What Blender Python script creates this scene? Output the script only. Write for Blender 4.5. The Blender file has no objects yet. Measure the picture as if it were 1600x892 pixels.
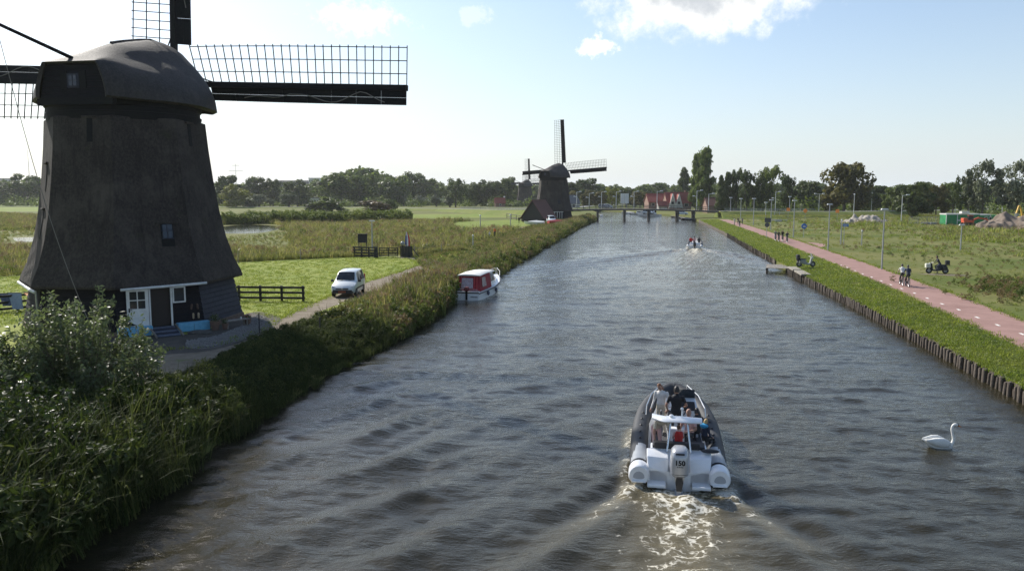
import bpy, bmesh, math, random
import numpy as np
from mathutils import Matrix, Vector

# ------------------------------------------------------------------ camera, sky, sun, exposure
scene = bpy.context.scene
COL = scene.collection
R = math.radians
F_PX, HORIZON, CAM_H = 1244.0, 304.0, 8.3
PITCH = math.atan((446 - HORIZON) / F_PX)
cam_d = bpy.data.cameras.new('camera'); cam = bpy.data.objects.new('camera', cam_d); COL.objects.link(cam)
cam_d.sensor_width = 36.0; cam_d.lens = 36.0 * F_PX / 1600.0; cam_d.clip_start = 0.1; cam_d.clip_end = 20000
cam.location = (0, 0, CAM_H); cam.rotation_euler = (math.pi / 2 - PITCH, 0, 0)
scene.camera = cam

SUN_AZ, SUN_EL = -42.0, 36.0          # azimuth from +Y towards +X, elevation
sd = bpy.data.lights.new('sun', 'SUN'); sun = bpy.data.objects.new('sun', sd); COL.objects.link(sun)
sd.energy = 5.0; sd.angle = R(0.55); sd.color = (1.0, 0.95, 0.87)
sdir = Vector((math.sin(R(SUN_AZ)) * math.cos(R(SUN_EL)), math.cos(R(SUN_AZ)) * math.cos(R(SUN_EL)), math.sin(R(SUN_EL))))
sun.rotation_euler = sdir.to_track_quat('Z', 'Y').to_euler()

world = bpy.data.worlds.new('World'); scene.world = world; world.use_nodes = True
def build_world():
    nt = world.node_tree; N = nt.nodes; L = nt.links; N.clear()
    out = N.new('ShaderNodeOutputWorld'); bg = N.new('ShaderNodeBackground'); bg.inputs['Strength'].default_value = 0.118
    sky = N.new('ShaderNodeTexSky'); sky.sky_type = 'NISHITA'; sky.sun_disc = False
    sky.sun_elevation = R(SUN_EL); sky.sun_rotation = R(SUN_AZ); sky.altitude = 0
    sky.air_density = 1.0; sky.dust_density = 1.0; sky.ozone_density = 2.2
    tc = N.new('ShaderNodeTexCoord'); sep = N.new('ShaderNodeSeparateXYZ'); L.new(tc.outputs['Generated'], sep.inputs[0])
    def m(op, a, b=None, c=None):
        n = N.new('ShaderNodeMath'); n.operation = op
        for i, v in enumerate((a, b, c)):
            if v is None: continue
            if isinstance(v, (int, float)): n.inputs[i].default_value = v
            else: L.new(v, n.inputs[i])
        return n.outputs[0]
    az = m('MULTIPLY', m('ARCTAN2', sep.outputs[0], sep.outputs[1]), 57.2958)
    el = m('MULTIPLY', m('ARCSINE', sep.outputs[2]), 57.2958)
    cmb = N.new('ShaderNodeCombineXYZ'); L.new(az, cmb.inputs[0]); L.new(el, cmb.inputs[1])
    nz = N.new('ShaderNodeTexNoise'); nz.inputs['Scale'].default_value = 0.42; nz.inputs['Detail'].default_value = 7; nz.inputs['Roughness'].default_value = 0.62
    L.new(cmb.outputs[0], nz.inputs['Vector'])
    n1 = m('SUBTRACT', nz.outputs['Fac'], 0.5)
    nf = N.new('ShaderNodeTexNoise'); nf.inputs['Scale'].default_value = 1.1; nf.inputs['Detail'].default_value = 6; nf.inputs['Roughness'].default_value = 0.65; L.new(cmb.outputs[0], nf.inputs['Vector']); n2 = m('SUBTRACT', nf.outputs['Fac'], 0.5)
    total = None; shade = None
    # azimuth, elevation, half width, half height, density of each cumulus scrap (they go on round the sky)
    clouds = [(13.2, 13.5, 8.2, 3.4, 1.0, 1), (5.9, 10.1, 1.6, 0.8, 0.85, 0), (18.6, 13.1, 1.6, 0.5, 0.45, 0), (-10.5, 11.8, 3.6, 1.2, 0.5, 0), (-2.6, 12.2, 1.2, 0.9, 0.3, 0)]
    for (a, e, w, h, d, big) in clouds:
        dx = m('DIVIDE', m('SUBTRACT', az, a), w); dy = m('DIVIDE', m('SUBTRACT', el, e), h)
        q = m('SQRT', m('ADD', m('MULTIPLY', dx, dx), m('MULTIPLY', dy, dy)))
        v = m('ADD', m('SUBTRACT', 1.0, q), m('MULTIPLY', n1 if big else n2, 1.6 if big else 2.6))
        mr = N.new('ShaderNodeMapRange'); mr.interpolation_type = 'SMOOTHSTEP'; L.new(v, mr.inputs[0])
        mr.inputs[1].default_value = -0.05; mr.inputs[2].default_value = 0.5; mr.inputs[4].default_value = d
        k = mr.outputs[0]
        total = k if total is None else m('MAXIMUM', total, k)
        if big:
            ms = N.new('ShaderNodeMapRange'); ms.interpolation_type = 'SMOOTHSTEP'; L.new(v, ms.inputs[0])
            ms.inputs[1].default_value = 0.3; ms.inputs[2].default_value = 1.0
            s = ms.outputs[0]; shade = s if shade is None else m('MAXIMUM', shade, s)
    # the same fair-weather cumulus goes on over the rest of the sky
    pl = N.new('ShaderNodeVectorMath'); pl.operation = 'DIVIDE'; L.new(tc.outputs['Generated'], pl.inputs[0])
    zz = m('ADD', m('MAXIMUM', sep.outputs[2], 0.0), 0.12); cz = N.new('ShaderNodeCombineXYZ'); L.new(zz, cz.inputs[0]); L.new(zz, cz.inputs[1]); cz.inputs[2].default_value = 1.0; L.new(cz.outputs[0], pl.inputs[1])
    ng = N.new('ShaderNodeTexNoise'); ng.inputs['Scale'].default_value = 1.7; ng.inputs['Detail'].default_value = 6; L.new(pl.outputs[0], ng.inputs['Vector'])
    mg = N.new('ShaderNodeMapRange'); mg.interpolation_type = 'SMOOTHSTEP'; L.new(ng.outputs['Fac'], mg.inputs[0]); mg.inputs[1].default_value = 0.64; mg.inputs[2].default_value = 0.78
    side = N.new('ShaderNodeMapRange'); side.interpolation_type = 'SMOOTHSTEP'; L.new(m('MAXIMUM', m('DIVIDE', m('ABSOLUTE', az), 40.0), m('DIVIDE', el, 19.0)), side.inputs[0]); side.inputs[1].default_value = 0.95; side.inputs[2].default_value = 1.3
    up = N.new('ShaderNodeMapRange'); L.new(el, up.inputs[0]); up.inputs[1].default_value = 3.0; up.inputs[2].default_value = 10.0
    total = m('MAXIMUM', total, m('MULTIPLY', m('MULTIPLY', mg.outputs[0], side.outputs[0]), up.outputs[0]))
    # thin high veil, thicker towards the horizon all the way round
    mp = N.new('ShaderNodeMapping'); L.new(cmb.outputs[0], mp.inputs[0]); mp.inputs['Scale'].default_value = (0.05, 0.16, 1)
    nv = N.new('ShaderNodeTexNoise'); nv.inputs['Scale'].default_value = 1.0; nv.inputs['Detail'].default_value = 4; L.new(mp.outputs[0], nv.inputs['Vector'])
    vl = N.new('ShaderNodeMapRange'); L.new(nv.outputs['Fac'], vl.inputs[0]); vl.inputs[1].default_value = 0.42; vl.inputs[2].default_value = 0.75; vl.inputs[4].default_value = 0.09
    veil_out = m('MINIMUM', m('ADD', vl.outputs[0], m('MULTIPLY', m('EXPONENT', m('DIVIDE', m('MAXIMUM', el, 0.0), -6.5)), 0.9)), 1.0)
    cc = N.new('ShaderNodeMix'); cc.data_type = 'RGBA'; cc.inputs[6].default_value = (7.6, 7.6, 7.5, 1); cc.inputs[7].default_value = (4.2, 4.45, 4.75, 1); L.new(shade, cc.inputs[0])
    mv = N.new('ShaderNodeMix'); mv.data_type = 'RGBA'; L.new(veil_out, mv.inputs[0]); L.new(sky.outputs[0], mv.inputs[6]); mv.inputs[7].default_value = (4.7, 5.15, 5.6, 1)
    mx = N.new('ShaderNodeMix'); mx.data_type = 'RGBA'; L.new(total, mx.inputs[0]); L.new(mv.outputs[2], mx.inputs[6]); L.new(cc.outputs[2], mx.inputs[7])
    L.new(mx.outputs[2], bg.inputs['Color']); L.new(bg.outputs[0], out.inputs[0])
build_world()
world.cycles.sampling_method = 'MANUAL'; world.cycles.sample_map_resolution = 512
scene.view_settings.view_transform = 'Standard'; scene.view_settings.look = 'None'
scene.view_settings.gamma = 1.0; scene.view_settings.use_curve_mapping = False
scene.view_settings.exposure = 0.46
scene.render.engine = 'CYCLES'
cy = scene.cycles
cy.use_denoising = True; cy.use_adaptive_sampling = False; cy.sample_clamp_direct = 4.0; cy.sample_clamp_indirect = 3.0; cy.denoiser = 'OPENIMAGEDENOISE'; cy.denoising_input_passes = 'RGB_ALBEDO_NORMAL'; cy.denoising_prefilter = 'NONE'
cy.max_bounces = 7; cy.diffuse_bounces = 3; cy.glossy_bounces = 3; cy.transmission_bounces = 4; cy.transparent_max_bounces = 8; cy.volume_bounces = 1
cy.caustics_reflective = False; cy.caustics_refractive = False

# ------------------------------------------------------------------ helpers
rng = random.Random(7)
def P(px, py, z=0.0):
    """point of height z seen at a place in the photograph: used to survey where things stand"""
    u = (px - 800) / F_PX; v = (446 - py) / F_PX
    d = (u, math.cos(PITCH) + v * math.sin(PITCH), -math.sin(PITCH) + v * math.cos(PITCH))
    t = (z - CAM_H) / d[2]
    return Vector((t * d[0], t * d[1], z))
def PY(px, py, Y):
    u = (px - 800) / F_PX; v = (446 - py) / F_PX
    d = (u, math.cos(PITCH) + v * math.sin(PITCH), -math.sin(PITCH) + v * math.cos(PITCH))
    t = Y / d[1]
    return Vector((t * d[0], Y, CAM_H + t * d[2]))

def tag(o, label=None, cat=None, group=None, kind=None):
    if label: o['label'] = label
    if cat: o['category'] = cat
    if group: o['group'] = group
    if kind: o['kind'] = kind
    return o
def thing(name, label, cat, loc=(0, 0, 0), rz=0.0, group=None, scale=None):
    o = bpy.data.objects.new(name, None); COL.objects.link(o)
    o.location = loc; o.rotation_euler = (0, 0, rz); o.empty_display_size = 0.1
    if scale: o.scale = (scale,) * 3 if isinstance(scale, (int, float)) else scale
    return tag(o, label, cat, group)
def part_empty(name, parent, loc=(0, 0, 0), rot=(0, 0, 0)):
    o = bpy.data.objects.new(name, None); COL.objects.link(o); o.parent = parent
    o.location = loc; o.rotation_euler = rot; o.empty_display_size = 0.1
    return o
def copy_tree(o, parent=None):
    c = o.copy(); COL.objects.link(c)
    if parent is not None: c.parent = parent
    for ch in o.children: copy_tree(ch, c)
    return c
def copy_part(o, parent, loc=None, rot=None, name=None):
    c = o.copy(); COL.objects.link(c); c.parent = parent
    if loc is not None: c.location = loc
    if rot is not None: c.rotation_euler = rot
    return c

class MB:
    """collects shapes, then links them as one mesh object"""
    def __init__(s): s.v = []; s.f = []; s.m = []; s.M = Matrix.Identity(4); s.mi = 0; s.smooth = False; s.sf = []
    def add(s, vs, fs):
        b = len(s.v)
        s.v.extend([tuple(s.M @ Vector(p)) for p in vs])
        for f in fs: s.f.append(tuple(b + i for i in f)); s.m.append(s.mi); s.sf.append(s.smooth)
        return s
    def box(s, c, size, rot=None, taper=None):
        x, y, z = size[0] / 2, size[1] / 2, size[2] / 2
        t = taper or (1, 1)
        vs = [(-x, -y, -z), (x, -y, -z), (x, y, -z), (-x, y, -z), (-x * t[0], -y * t[1], z), (x * t[0], -y * t[1], z), (x * t[0], y * t[1], z), (-x * t[0], y * t[1], z)]
        if rot is not None:
            if not isinstance(rot, Matrix): rot = Matrix.Rotation(rot[2], 3, 'Z') @ Matrix.Rotation(rot[1], 3, 'Y') @ Matrix.Rotation(rot[0], 3, 'X')
            vs = [rot @ Vector(p) for p in vs]
        vs = [(p[0] + c[0], p[1] + c[1], p[2] + c[2]) for p in vs]
        return s.add(vs, [(0, 3, 2, 1), (4, 5, 6, 7), (0, 1, 5, 4), (1, 2, 6, 5), (2, 3, 7, 6), (3, 0, 4, 7)])
    def bar(s, a, b, w, h=None, up=(0, 0, 1)):
        """square bar from a to b"""
        a = Vector(a); b = Vector(b); d = (b - a); L = d.length
        if L < 1e-6: return s
        d.normalize(); u = Vector(up)
        if abs(d.dot(u)) > 0.98: u = Vector((0, 1, 0)) if abs(d.y) < 0.9 else Vector((1, 0, 0))
        x = d.cross(u).normalized(); y = x.cross(d).normalized()
        h = h or w
        vs = []
        for q in (a, b):
            for sx, sy in ((-1, -1), (1, -1), (1, 1), (-1, 1)): vs.append(q + x * (sx * w / 2) + y * (sy * h / 2))
        return s.add(vs, [(3, 2, 1, 0), (4, 5, 6, 7), (0, 1, 5, 4), (1, 2, 6, 5), (2, 3, 7, 6), (3, 0, 4, 7)])
    def tube(s, pts, rad, n=8, cap=True, flat=None):
        pts = [Vector(p) for p in pts]
        if isinstance(rad, (int, float)): rad = [rad] * len(pts)
        vs = []; fs = []
        up = None
        for i, p in enumerate(pts):
            t = (pts[min(i + 1, len(pts) - 1)] - pts[max(i - 1, 0)])
            if t.length < 1e-7: t = Vector((0, 0, 1))
            t.normalize()
            if up is None:
                up = Vector((0, 0, 1)) if abs(t.z) < 0.9 else Vector((0, 1, 0))
            x = t.cross(up)
            if x.length < 1e-4: x = t.orthogonal()
            x.normalize(); y = x.cross(t).normalized(); up = y
            for k in range(n):
                a = 2 * math.pi * k / n
                vs.append(p + (x * math.cos(a) + y * (math.sin(a) * (flat or 1))) * rad[i])
        for i in range(len(pts) - 1):
            for k in range(n):
                a = i * n + k; b = i * n + (k + 1) % n
                fs.append((a, b, b + n, a + n))
        if cap:
            fs.append(tuple(range(n))[::-1]); fs.append(tuple(range((len(pts) - 1) * n, len(pts) * n)))
        return s.add(vs, fs)
    def loft(s, secs, close=True, cap0=True, cap1=True):
        n = len(secs[0]); vs = [p for sec in secs for p in sec]; fs = []
        for i in range(len(secs) - 1):
            for k in range(n if close else n - 1):
                a = i * n + k; b = i * n + (k + 1) % n
                fs.append((a, b, b + n, a + n))
        if cap0: fs.append(tuple(range(n))[::-1])
        if cap1: fs.append(tuple(range((len(secs) - 1) * n, len(secs) * n)))
        return s.add(vs, fs)
    def lathe(s, prof, n=14, c=(0, 0, 0)):
        secs = [[(c[0] + r * math.cos(2 * math.pi * k / n), c[1] + r * math.sin(2 * math.pi * k / n), c[2] + z) for k in range(n)] for r, z in prof]
        return s.loft(secs)
    def ball(s, c, r, nu=10, nv=7, squash=(1, 1, 1)):
        secs = []
        for j in range(nv + 1):
            a = -math.pi / 2 + math.pi * j / nv; rr = max(0.02, math.cos(a)); z = math.sin(a)
            secs.append([(c[0] + r * squash[0] * rr * math.cos(2 * math.pi * k / nu), c[1] + r * squash[1] * rr * math.sin(2 * math.pi * k / nu), c[2] + r * squash[2] * z) for k in range(nu)])
        return s.loft(secs)
    def prism(s, outline, d, axis='y'):
        """outline of 2D points swept by thickness d (from -d/2 to d/2): axis y -> outline in xz, x -> outline in yz, z -> outline in xy"""
        n = len(outline); vs = []
        for t in (-d / 2, d / 2):
            for a, b in outline: vs.append((a, t, b) if axis == 'y' else (t, a, b) if axis == 'x' else (a, b, t))
        fs = [tuple(range(n)), tuple(range(n, 2 * n))[::-1]]
        for k in range(n): fs.append((k, k + n, (k + 1) % n + n, (k + 1) % n))
        return s.add(vs, fs)
    def poly(s, pts): return s.add(pts, [tuple(range(len(pts)))])
    def build(s, name, mat, parent=None, smooth=None, bevel=0, loc=None, rot=None, fix=True, angle=35):
        me = bpy.data.meshes.new(name); me.from_pydata(s.v, [], s.f)
        mats = mat if isinstance(mat, (list, tuple)) else [mat]
        for q in mats: me.materials.append(q)
        if len(mats) > 1: me.polygons.foreach_set('material_index', s.m)
        if fix or bevel:
            bm = bmesh.new(); bm.from_mesh(me)
            if bevel:
                bmesh.ops.bevel(bm, geom=[e for e in bm.edges if e.is_manifold and e.calc_face_angle(0) > R(25)], offset=bevel, segments=2, affect='EDGES', profile=0.6)
            bmesh.ops.recalc_face_normals(bm, faces=bm.faces)
            bm.to_mesh(me); bm.free()
        if smooth is None: smooth = any(s.sf)
        if smooth:
            me.polygons.foreach_set('use_smooth', [True] * len(me.polygons))
            me.set_sharp_from_angle(angle=R(angle))
        me.update()
        o = bpy.data.objects.new(name, me); COL.objects.link(o)
        if parent: o.parent = parent
        if loc is not None: o.location = loc
        if rot is not None: o.rotation_euler = rot
        return o

def np_obj(name, V, Fq, mat, parent=None, smooth=False, attrs=None):
    """fast mesh from numpy: V (n,3), Fq (m,k)"""
    me = bpy.data.meshes.new(name); V = np.asarray(V, np.float32); Fq = np.asarray(Fq, np.int32); k = Fq.shape[1]
    me.vertices.add(len(V)); me.vertices.foreach_set('co', V.ravel())
    me.loops.add(Fq.size); me.loops.foreach_set('vertex_index', Fq.ravel())
    me.polygons.add(len(Fq)); me.polygons.foreach_set('loop_start', np.arange(0, Fq.size, k, dtype=np.int32))
    me.update(calc_edges=True)
    if smooth: me.polygons.foreach_set('use_smooth', np.ones(len(Fq), bool))
    for n, a in (attrs or {}).items():
        at = me.attributes.new(n, 'FLOAT', 'POINT'); at.data.foreach_set('value', np.asarray(a, np.float32))
    me.materials.append(mat)
    o = bpy.data.objects.new(name, me); COL.objects.link(o)
    if parent: o.parent = parent
    return o

# ------------------------------------------------------------------ materials
def mat(name, c, c2=None, rough=0.6, scale=8.0, detail=5.0, bump=0.0, bscale=None, metal=0.0, spec=0.5, coord='Object', stretch=None, lo=0.35, hi=0.65, coat=0.0, alpha=None, wear=None, sheen=0):
    m = bpy.data.materials.new(name); m.use_nodes = True
    nt = m.node_tree; N = nt.nodes; L = nt.links; b = N['Principled BSDF']
    b.inputs['Roughness'].default_value = rough; b.inputs['Metallic'].default_value = metal; b.inputs['Specular IOR Level'].default_value = spec
    b.inputs['Coat Weight'].default_value = coat
    b.inputs['Base Color'].default_value = (*c, 1)
    tc = N.new('ShaderNodeTexCoord'); src = tc.outputs[coord]
    if stretch:
        mp = N.new('ShaderNodeMapping'); mp.inputs['Scale'].default_value = stretch; L.new(src, mp.inputs[0]); src = mp.outputs[0]
    col = None
    if c2 is not None:
        nz = N.new('ShaderNodeTexNoise'); nz.inputs['Scale'].default_value = scale; nz.inputs['Detail'].default_value = detail; nz.inputs['Roughness'].default_value = 0.6; L.new(src, nz.inputs['Vector'])
        mr = N.new('ShaderNodeMapRange'); mr.inputs[1].default_value = lo; mr.inputs[2].default_value = hi; L.new(nz.outputs['Fac'], mr.inputs[0])
        mx = N.new('ShaderNodeMix'); mx.data_type = 'RGBA'; mx.inputs[6].default_value = (*c, 1); mx.inputs[7].default_value = (*c2, 1)
        L.new(mr.outputs[0], mx.inputs[0]); col = mx.outputs[2]
    if wear:
        wz = N.new('ShaderNodeTexNoise'); wz.inputs['Scale'].default_value = wear[1]; wz.inputs['Detail'].default_value = 8; wz.inputs['Roughness'].default_value = 0.7; L.new(tc.outputs[coord], wz.inputs['Vector'])
        wr = N.new('ShaderNodeMapRange'); wr.inputs[1].default_value = wear[2]; wr.inputs[2].default_value = wear[2] + 0.12; L.new(wz.outputs['Fac'], wr.inputs[0])
        wx = N.new('ShaderNodeMix'); wx.data_type = 'RGBA'; wx.inputs[7].default_value = (*wear[0], 1); L.new(wr.outputs[0], wx.inputs[0])
        if col: L.new(col, wx.inputs[6])
        else: wx.inputs[6].default_value = (*c, 1)
        col = wx.outputs[2]
    if col: L.new(col, b.inputs['Base Color'])
    if bump:
        bz = N.new('ShaderNodeTexNoise'); bz.inputs['Scale'].default_value = bscale or scale * 3; bz.inputs['Detail'].default_value = 6; L.new(src, bz.inputs['Vector'])
        bp = N.new('ShaderNodeBump'); bp.inputs['Strength'].default_value = bump; bp.inputs['Distance'].default_value = 0.05; L.new(bz.outputs['Fac'], bp.inputs['Height']); L.new(bp.outputs[0], b.inputs['Normal'])
    return m

def leaf_mat(name, c, c2, c3=None, rough=0.5, trans=0.35, gscale=0.25, spec=0.35):
    """foliage: colour differs from leaf to leaf, plant to plant and in soft patches over the ground"""
    m = bpy.data.materials.new(name); m.use_nodes = True
    nt = m.node_tree; N = nt.nodes; L = nt.links; b = N['Principled BSDF']; out = N['Material Output']
    b.inputs['Roughness'].default_value = rough; b.inputs['Specular IOR Level'].default_value = spec
    g = N.new('ShaderNodeNewGeometry'); oi = N.new('ShaderNodeObjectInfo')
    nz = N.new('ShaderNodeTexNoise'); nz.inputs['Scale'].default_value = gscale; nz.inputs['Detail'].default_value = 4; L.new(g.outputs['Position'], nz.inputs['Vector'])
    def mix(f, a, bb):
        x = N.new('ShaderNodeMix'); x.data_type = 'RGBA'; L.new(f, x.inputs[0])
        for i, q in ((6, a), (7, bb)):
            if isinstance(q, tuple): x.inputs[i].default_value = (*q, 1)
            else: L.new(q, x.inputs[i])
        return x.outputs[2]
    mr = N.new('ShaderNodeMapRange'); mr.inputs[1].default_value = 0.36; mr.inputs[2].default_value = 0.64; L.new(nz.outputs['Fac'], mr.inputs[0])
    base = mix(mr.outputs[0], c, c2)
    if c3: base = mix(oi.outputs['Random'], base, mix(g.outputs['Random Per Island'], base, c3))
    hs = N.new('ShaderNodeHueSaturation'); L.new(base, hs.inputs['Color'])
    v1 = N.new('ShaderNodeMapRange'); L.new(g.outputs['Random Per Island'], v1.inputs[0]); v1.inputs[3].default_value = 0.62; v1.inputs[4].default_value = 1.42
    v2 = N.new('ShaderNodeMapRange'); L.new(oi.outputs['Random'], v2.inputs[0]); v2.inputs[3].default_value = 0.82; v2.inputs[4].default_value = 1.2
    mm = N.new('ShaderNodeMath'); mm.operation = 'MULTIPLY'; L.new(v1.outputs[0], mm.inputs[0]); L.new(v2.outputs[0], mm.inputs[1]); L.new(mm.outputs[0], hs.inputs['Value'])
    L.new(hs.outputs[0], b.inputs['Base Color'])
    if trans:
        tr = N.new('ShaderNodeBsdfTranslucent'); tcx = N.new('ShaderNodeHueSaturation'); tcx.inputs['Saturation'].default_value = 1.15; tcx.inputs['Value'].default_value = 1.25; L.new(hs.outputs[0], tcx.inputs['Color']); L.new(tcx.outputs[0], tr.inputs['Color'])
        ms = N.new('ShaderNodeMixShader'); ms.inputs[0].default_value = trans; L.new(b.outputs[0], ms.inputs[1]); L.new(tr.outputs[0], ms.inputs[2]); L.new(ms.outputs[0], out.inputs[0])
    return m

def scatter(name, pts, scl, variants, mat_label=None, rot=None, tilt=0.12, seed=1, sz=None):
    """one object of ground cover: clump meshes set on points by geometry nodes"""
    r = np.random.RandomState(seed); n = len(pts)
    me = bpy.data.meshes.new(name); me.vertices.add(n); me.vertices.foreach_set('co', np.asarray(pts, np.float32).ravel()); me.update()
    def at(k, t, a):
        x = me.attributes.new(k, t, 'POINT'); x.data.foreach_set('vector' if t == 'FLOAT_VECTOR' else 'value', np.asarray(a).ravel())
    at('idx', 'INT', r.randint(0, len(variants), n).astype(np.int32))
    rv = np.stack([r.normal(0, tilt, n), r.normal(0, tilt, n), r.uniform(0, 6.283, n) if rot is None else rot + r.normal(0, .35, n)], 1).astype(np.float32)
    at('rt', 'FLOAT_VECTOR', rv)
    s = np.asarray(scl, np.float32); s3 = np.stack([s, s, s * (sz if sz is not None else r.uniform(.8, 1.25, n))], 1).astype(np.float32)
    at('sc', 'FLOAT_VECTOR', s3)
    o = bpy.data.objects.new(name, me); COL.objects.link(o)
    ng = bpy.data.node_groups.new(name + '_scatter', 'GeometryNodeTree')
    ng.interface.new_socket('Geometry', in_out='INPUT', socket_type='NodeSocketGeometry'); ng.interface.new_socket('Geometry', in_out='OUTPUT', socket_type='NodeSocketGeometry')
    N = ng.nodes; L = ng.links; gi = N.new('NodeGroupInput'); go = N.new('NodeGroupOutput'); ip = N.new('GeometryNodeInstanceOnPoints'); jg = N.new('GeometryNodeJoinGeometry')
    for vo in variants:
        oi = N.new('GeometryNodeObjectInfo'); oi.inputs['Object'].default_value = vo; oi.inputs['As Instance'].default_value = True; L.new(oi.outputs['Geometry'], jg.inputs[0])
    def na(k, t):
        x = N.new('GeometryNodeInputNamedAttribute'); x.data_type = t; x.inputs['Name'].default_value = k; return x.outputs['Attribute']
    L.new(gi.outputs[0], ip.inputs['Points']); L.new(jg.outputs[0], ip.inputs['Instance']); ip.inputs['Pick Instance'].default_value = True
    L.new(na('idx', 'INT'), ip.inputs['Instance Index']); L.new(na('rt', 'FLOAT_VECTOR'), ip.inputs['Rotation']); L.new(na('sc', 'FLOAT_VECTOR'), ip.inputs['Scale'])
    L.new(ip.outputs[0], go.inputs[0])
    md = o.modifiers.new('scatter', 'NODES'); md.node_group = ng
    return o

def blades(name, mats, n=40, r=0.5, h=1.0, w=0.03, lean=0.35, seed=0, seg=2, droop=0.3, plume=0.0, hv=0.4):
    """clump of tapering blades; unlinked mesh used as a scatter source"""
    q = random.Random(seed); V = []; Fc = []; MI = []
    for i in range(n):
        a = q.uniform(0, 6.283); rr = r * math.sqrt(q.random()); x, y = rr * math.cos(a), rr * math.sin(a)
        hh = h * q.uniform(1 - hv, 1 + hv * 0.6); d = q.uniform(0, 6.283); le = lean * q.uniform(0.2, 1.3) * hh; ww = w * q.uniform(.7, 1.3)
        px, py = -math.sin(d) * ww / 2, math.cos(d) * ww / 2; b = len(V)
        for s in range(seg + 1):
            t = s / seg; o = le * t ** 1.8; z = hh * t - droop * le * t ** 3; k = (1 - t) ** .6 if s < seg else 0
            cx, cy2 = x + math.cos(d) * o, y + math.sin(d) * o
            if s < seg: V += [(cx - px * k, cy2 - py * k, z), (cx + px * k, cy2 + py * k, z)]
            else: V.append((cx, cy2, z))
        for s in range(seg - 1): Fc.append((b + 2 * s, b + 2 * s + 1, b + 2 * s + 3, b + 2 * s + 2)); MI.append(0)
        e = b + 2 * (seg - 1); Fc.append((e, e + 1, e + 2)); MI.append(0)
        if q.random() < plume:
            tx, ty, tz = V[-1]; b = len(V); pw = 0.045; ph = .26
            V += [(tx - py / ww * pw, ty + px / ww * pw, tz - .06), (tx + math.cos(d) * .08, ty + math.sin(d) * .08, tz + ph * .4), (tx + py / ww * pw, ty - px / ww * pw, tz - .03), (tx + math.cos(d) * .15, ty + math.sin(d) * .15, tz + ph)]
            Fc += [(b, b + 2, b + 1), (b + 1, b + 2, b + 3), (b, b + 1, b + 3)]; MI += [1] * 3
    me = bpy.data.meshes.new(name); me.from_pydata(V, [], Fc)
    for m_ in (mats if isinstance(mats, (list, tuple)) else [mats]): me.materials.append(m_)
    me.polygons.foreach_set('material_index', MI); me.update()
    return bpy.data.objects.new(name, me)

def leafy(name, m, n=300, rad=(0.6, 0.6, 0.6), size=0.1, seed=0, c=(0, 0, 0), shell=0.45, aspect=0.5, clumps=0, jit=0.25, up=0.3):
    """cloud of leaf-sized faces as arrays (V, F)"""
    r = np.random.RandomState(seed)
    d = r.normal(size=(n, 3)); d /= np.linalg.norm(d, axis=1)[:, None]
    if clumps:
        cd = r.normal(size=(clumps, 3)); cd /= np.linalg.norm(cd, axis=1)[:, None]; cr = r.uniform(0.45, 0.92, clumps); cc = cd * cr[:, None]; cs = r.uniform(.16, .36, clumps)
        k = r.randint(0, clumps, n); rr = r.uniform(shell, 1, n) ** .7
        pos = cc[k] + d * (rr * cs[k])[:, None]
        nrm = d * .7 + cd[k] * .4
    else:
        rr = r.uniform(shell, 1, n) ** .6 * (1 + r.normal(0, jit * .4, n)); pos = d * rr[:, None]; nrm = d.copy()
    pos = pos * np.array(rad) + np.array(c)
    nrm = nrm + r.normal(0, .55, (n, 3)); nrm[:, 2] += up; nrm /= np.linalg.norm(nrm, axis=1)[:, None]
    t = np.cross(nrm, r.normal(size=(n, 3))); t /= np.linalg.norm(t, axis=1)[:, None]; b = np.cross(nrm, t)
    s = size * r.uniform(.6, 1.4, n)[:, None]
    V = np.stack([pos - t * s, pos - b * s * aspect + nrm * s * .1, pos + t * s, pos + b * s * aspect + nrm * s * .1], 1).reshape(-1, 3)
    return V, np.arange(4 * n).reshape(n, 4)
# ------------------------------------------------------------------ the land and the canal
ZL, ZR = 0.90, 0.85
LB = [(-10.6, -80), (-10.4, 10), (-10.3, 17.5), (-9.9, 25.5), (-9.4, 29), (-8.4, 37), (-7.2, 42.5), (-5.6, 53), (-5.1, 62), (-2.6, 76), (4.3, 120.7), (15.5, 192.8), (25.5, 248), (31.3, 290), (38, 340), (40, 390), (22, 470)]
RB = [(4, -80), (16.6, 10), (18.9, 22), (20.4, 30.9), (22.0, 39.6), (24.4, 53.2), (27.3, 71.7), (29.2, 82.1), (34.9, 114), (45.2, 170.5), (57.0, 242), (61, 274), (60, 312), (54, 352), (47, 400), (26, 470)]
def xl(y): return np.interp(y, [p[1] for p in LB], [p[0] for p in LB])
def xr(y): return np.interp(y, [p[1] for p in RB], [p[0] for p in RB])

M_ground = mat('meadow_ground', (0.085, 0.11, 0.024), (0.16, 0.155, 0.055), rough=0.95, scale=0.08, detail=12, bump=0.6, bscale=2.5, spec=0.1, coord='Object', lo=0.38, hi=0.62)
M_lawn = mat('mown_grass', (0.15, 0.195, 0.028), (0.235, 0.255, 0.052), rough=0.9, scale=0.5, detail=14, bump=0.5, bscale=14, spec=0.12)
M_meadow = mat('pasture_grass', (0.13, 0.185, 0.03), (0.19, 0.22, 0.05), rough=0.95, scale=0.12, detail=10, bump=0.3, bscale=4, spec=0.1)
M_dirt = mat('packed_earth', (0.155, 0.128, 0.092), (0.24, 0.205, 0.155), rough=0.95, scale=1.6, detail=12, bump=0.5, bscale=30, spec=0.15, wear=((0.13, 0.16, 0.05), 0.9, 0.63))
M_path = mat('red_asphalt', (0.255, 0.155, 0.132), (0.315, 0.195, 0.168), rough=0.9, scale=0.7, detail=14, bump=0.25, bscale=60, spec=0.2, wear=((0.22, 0.13, 0.11), 0.55, 0.56))
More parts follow.
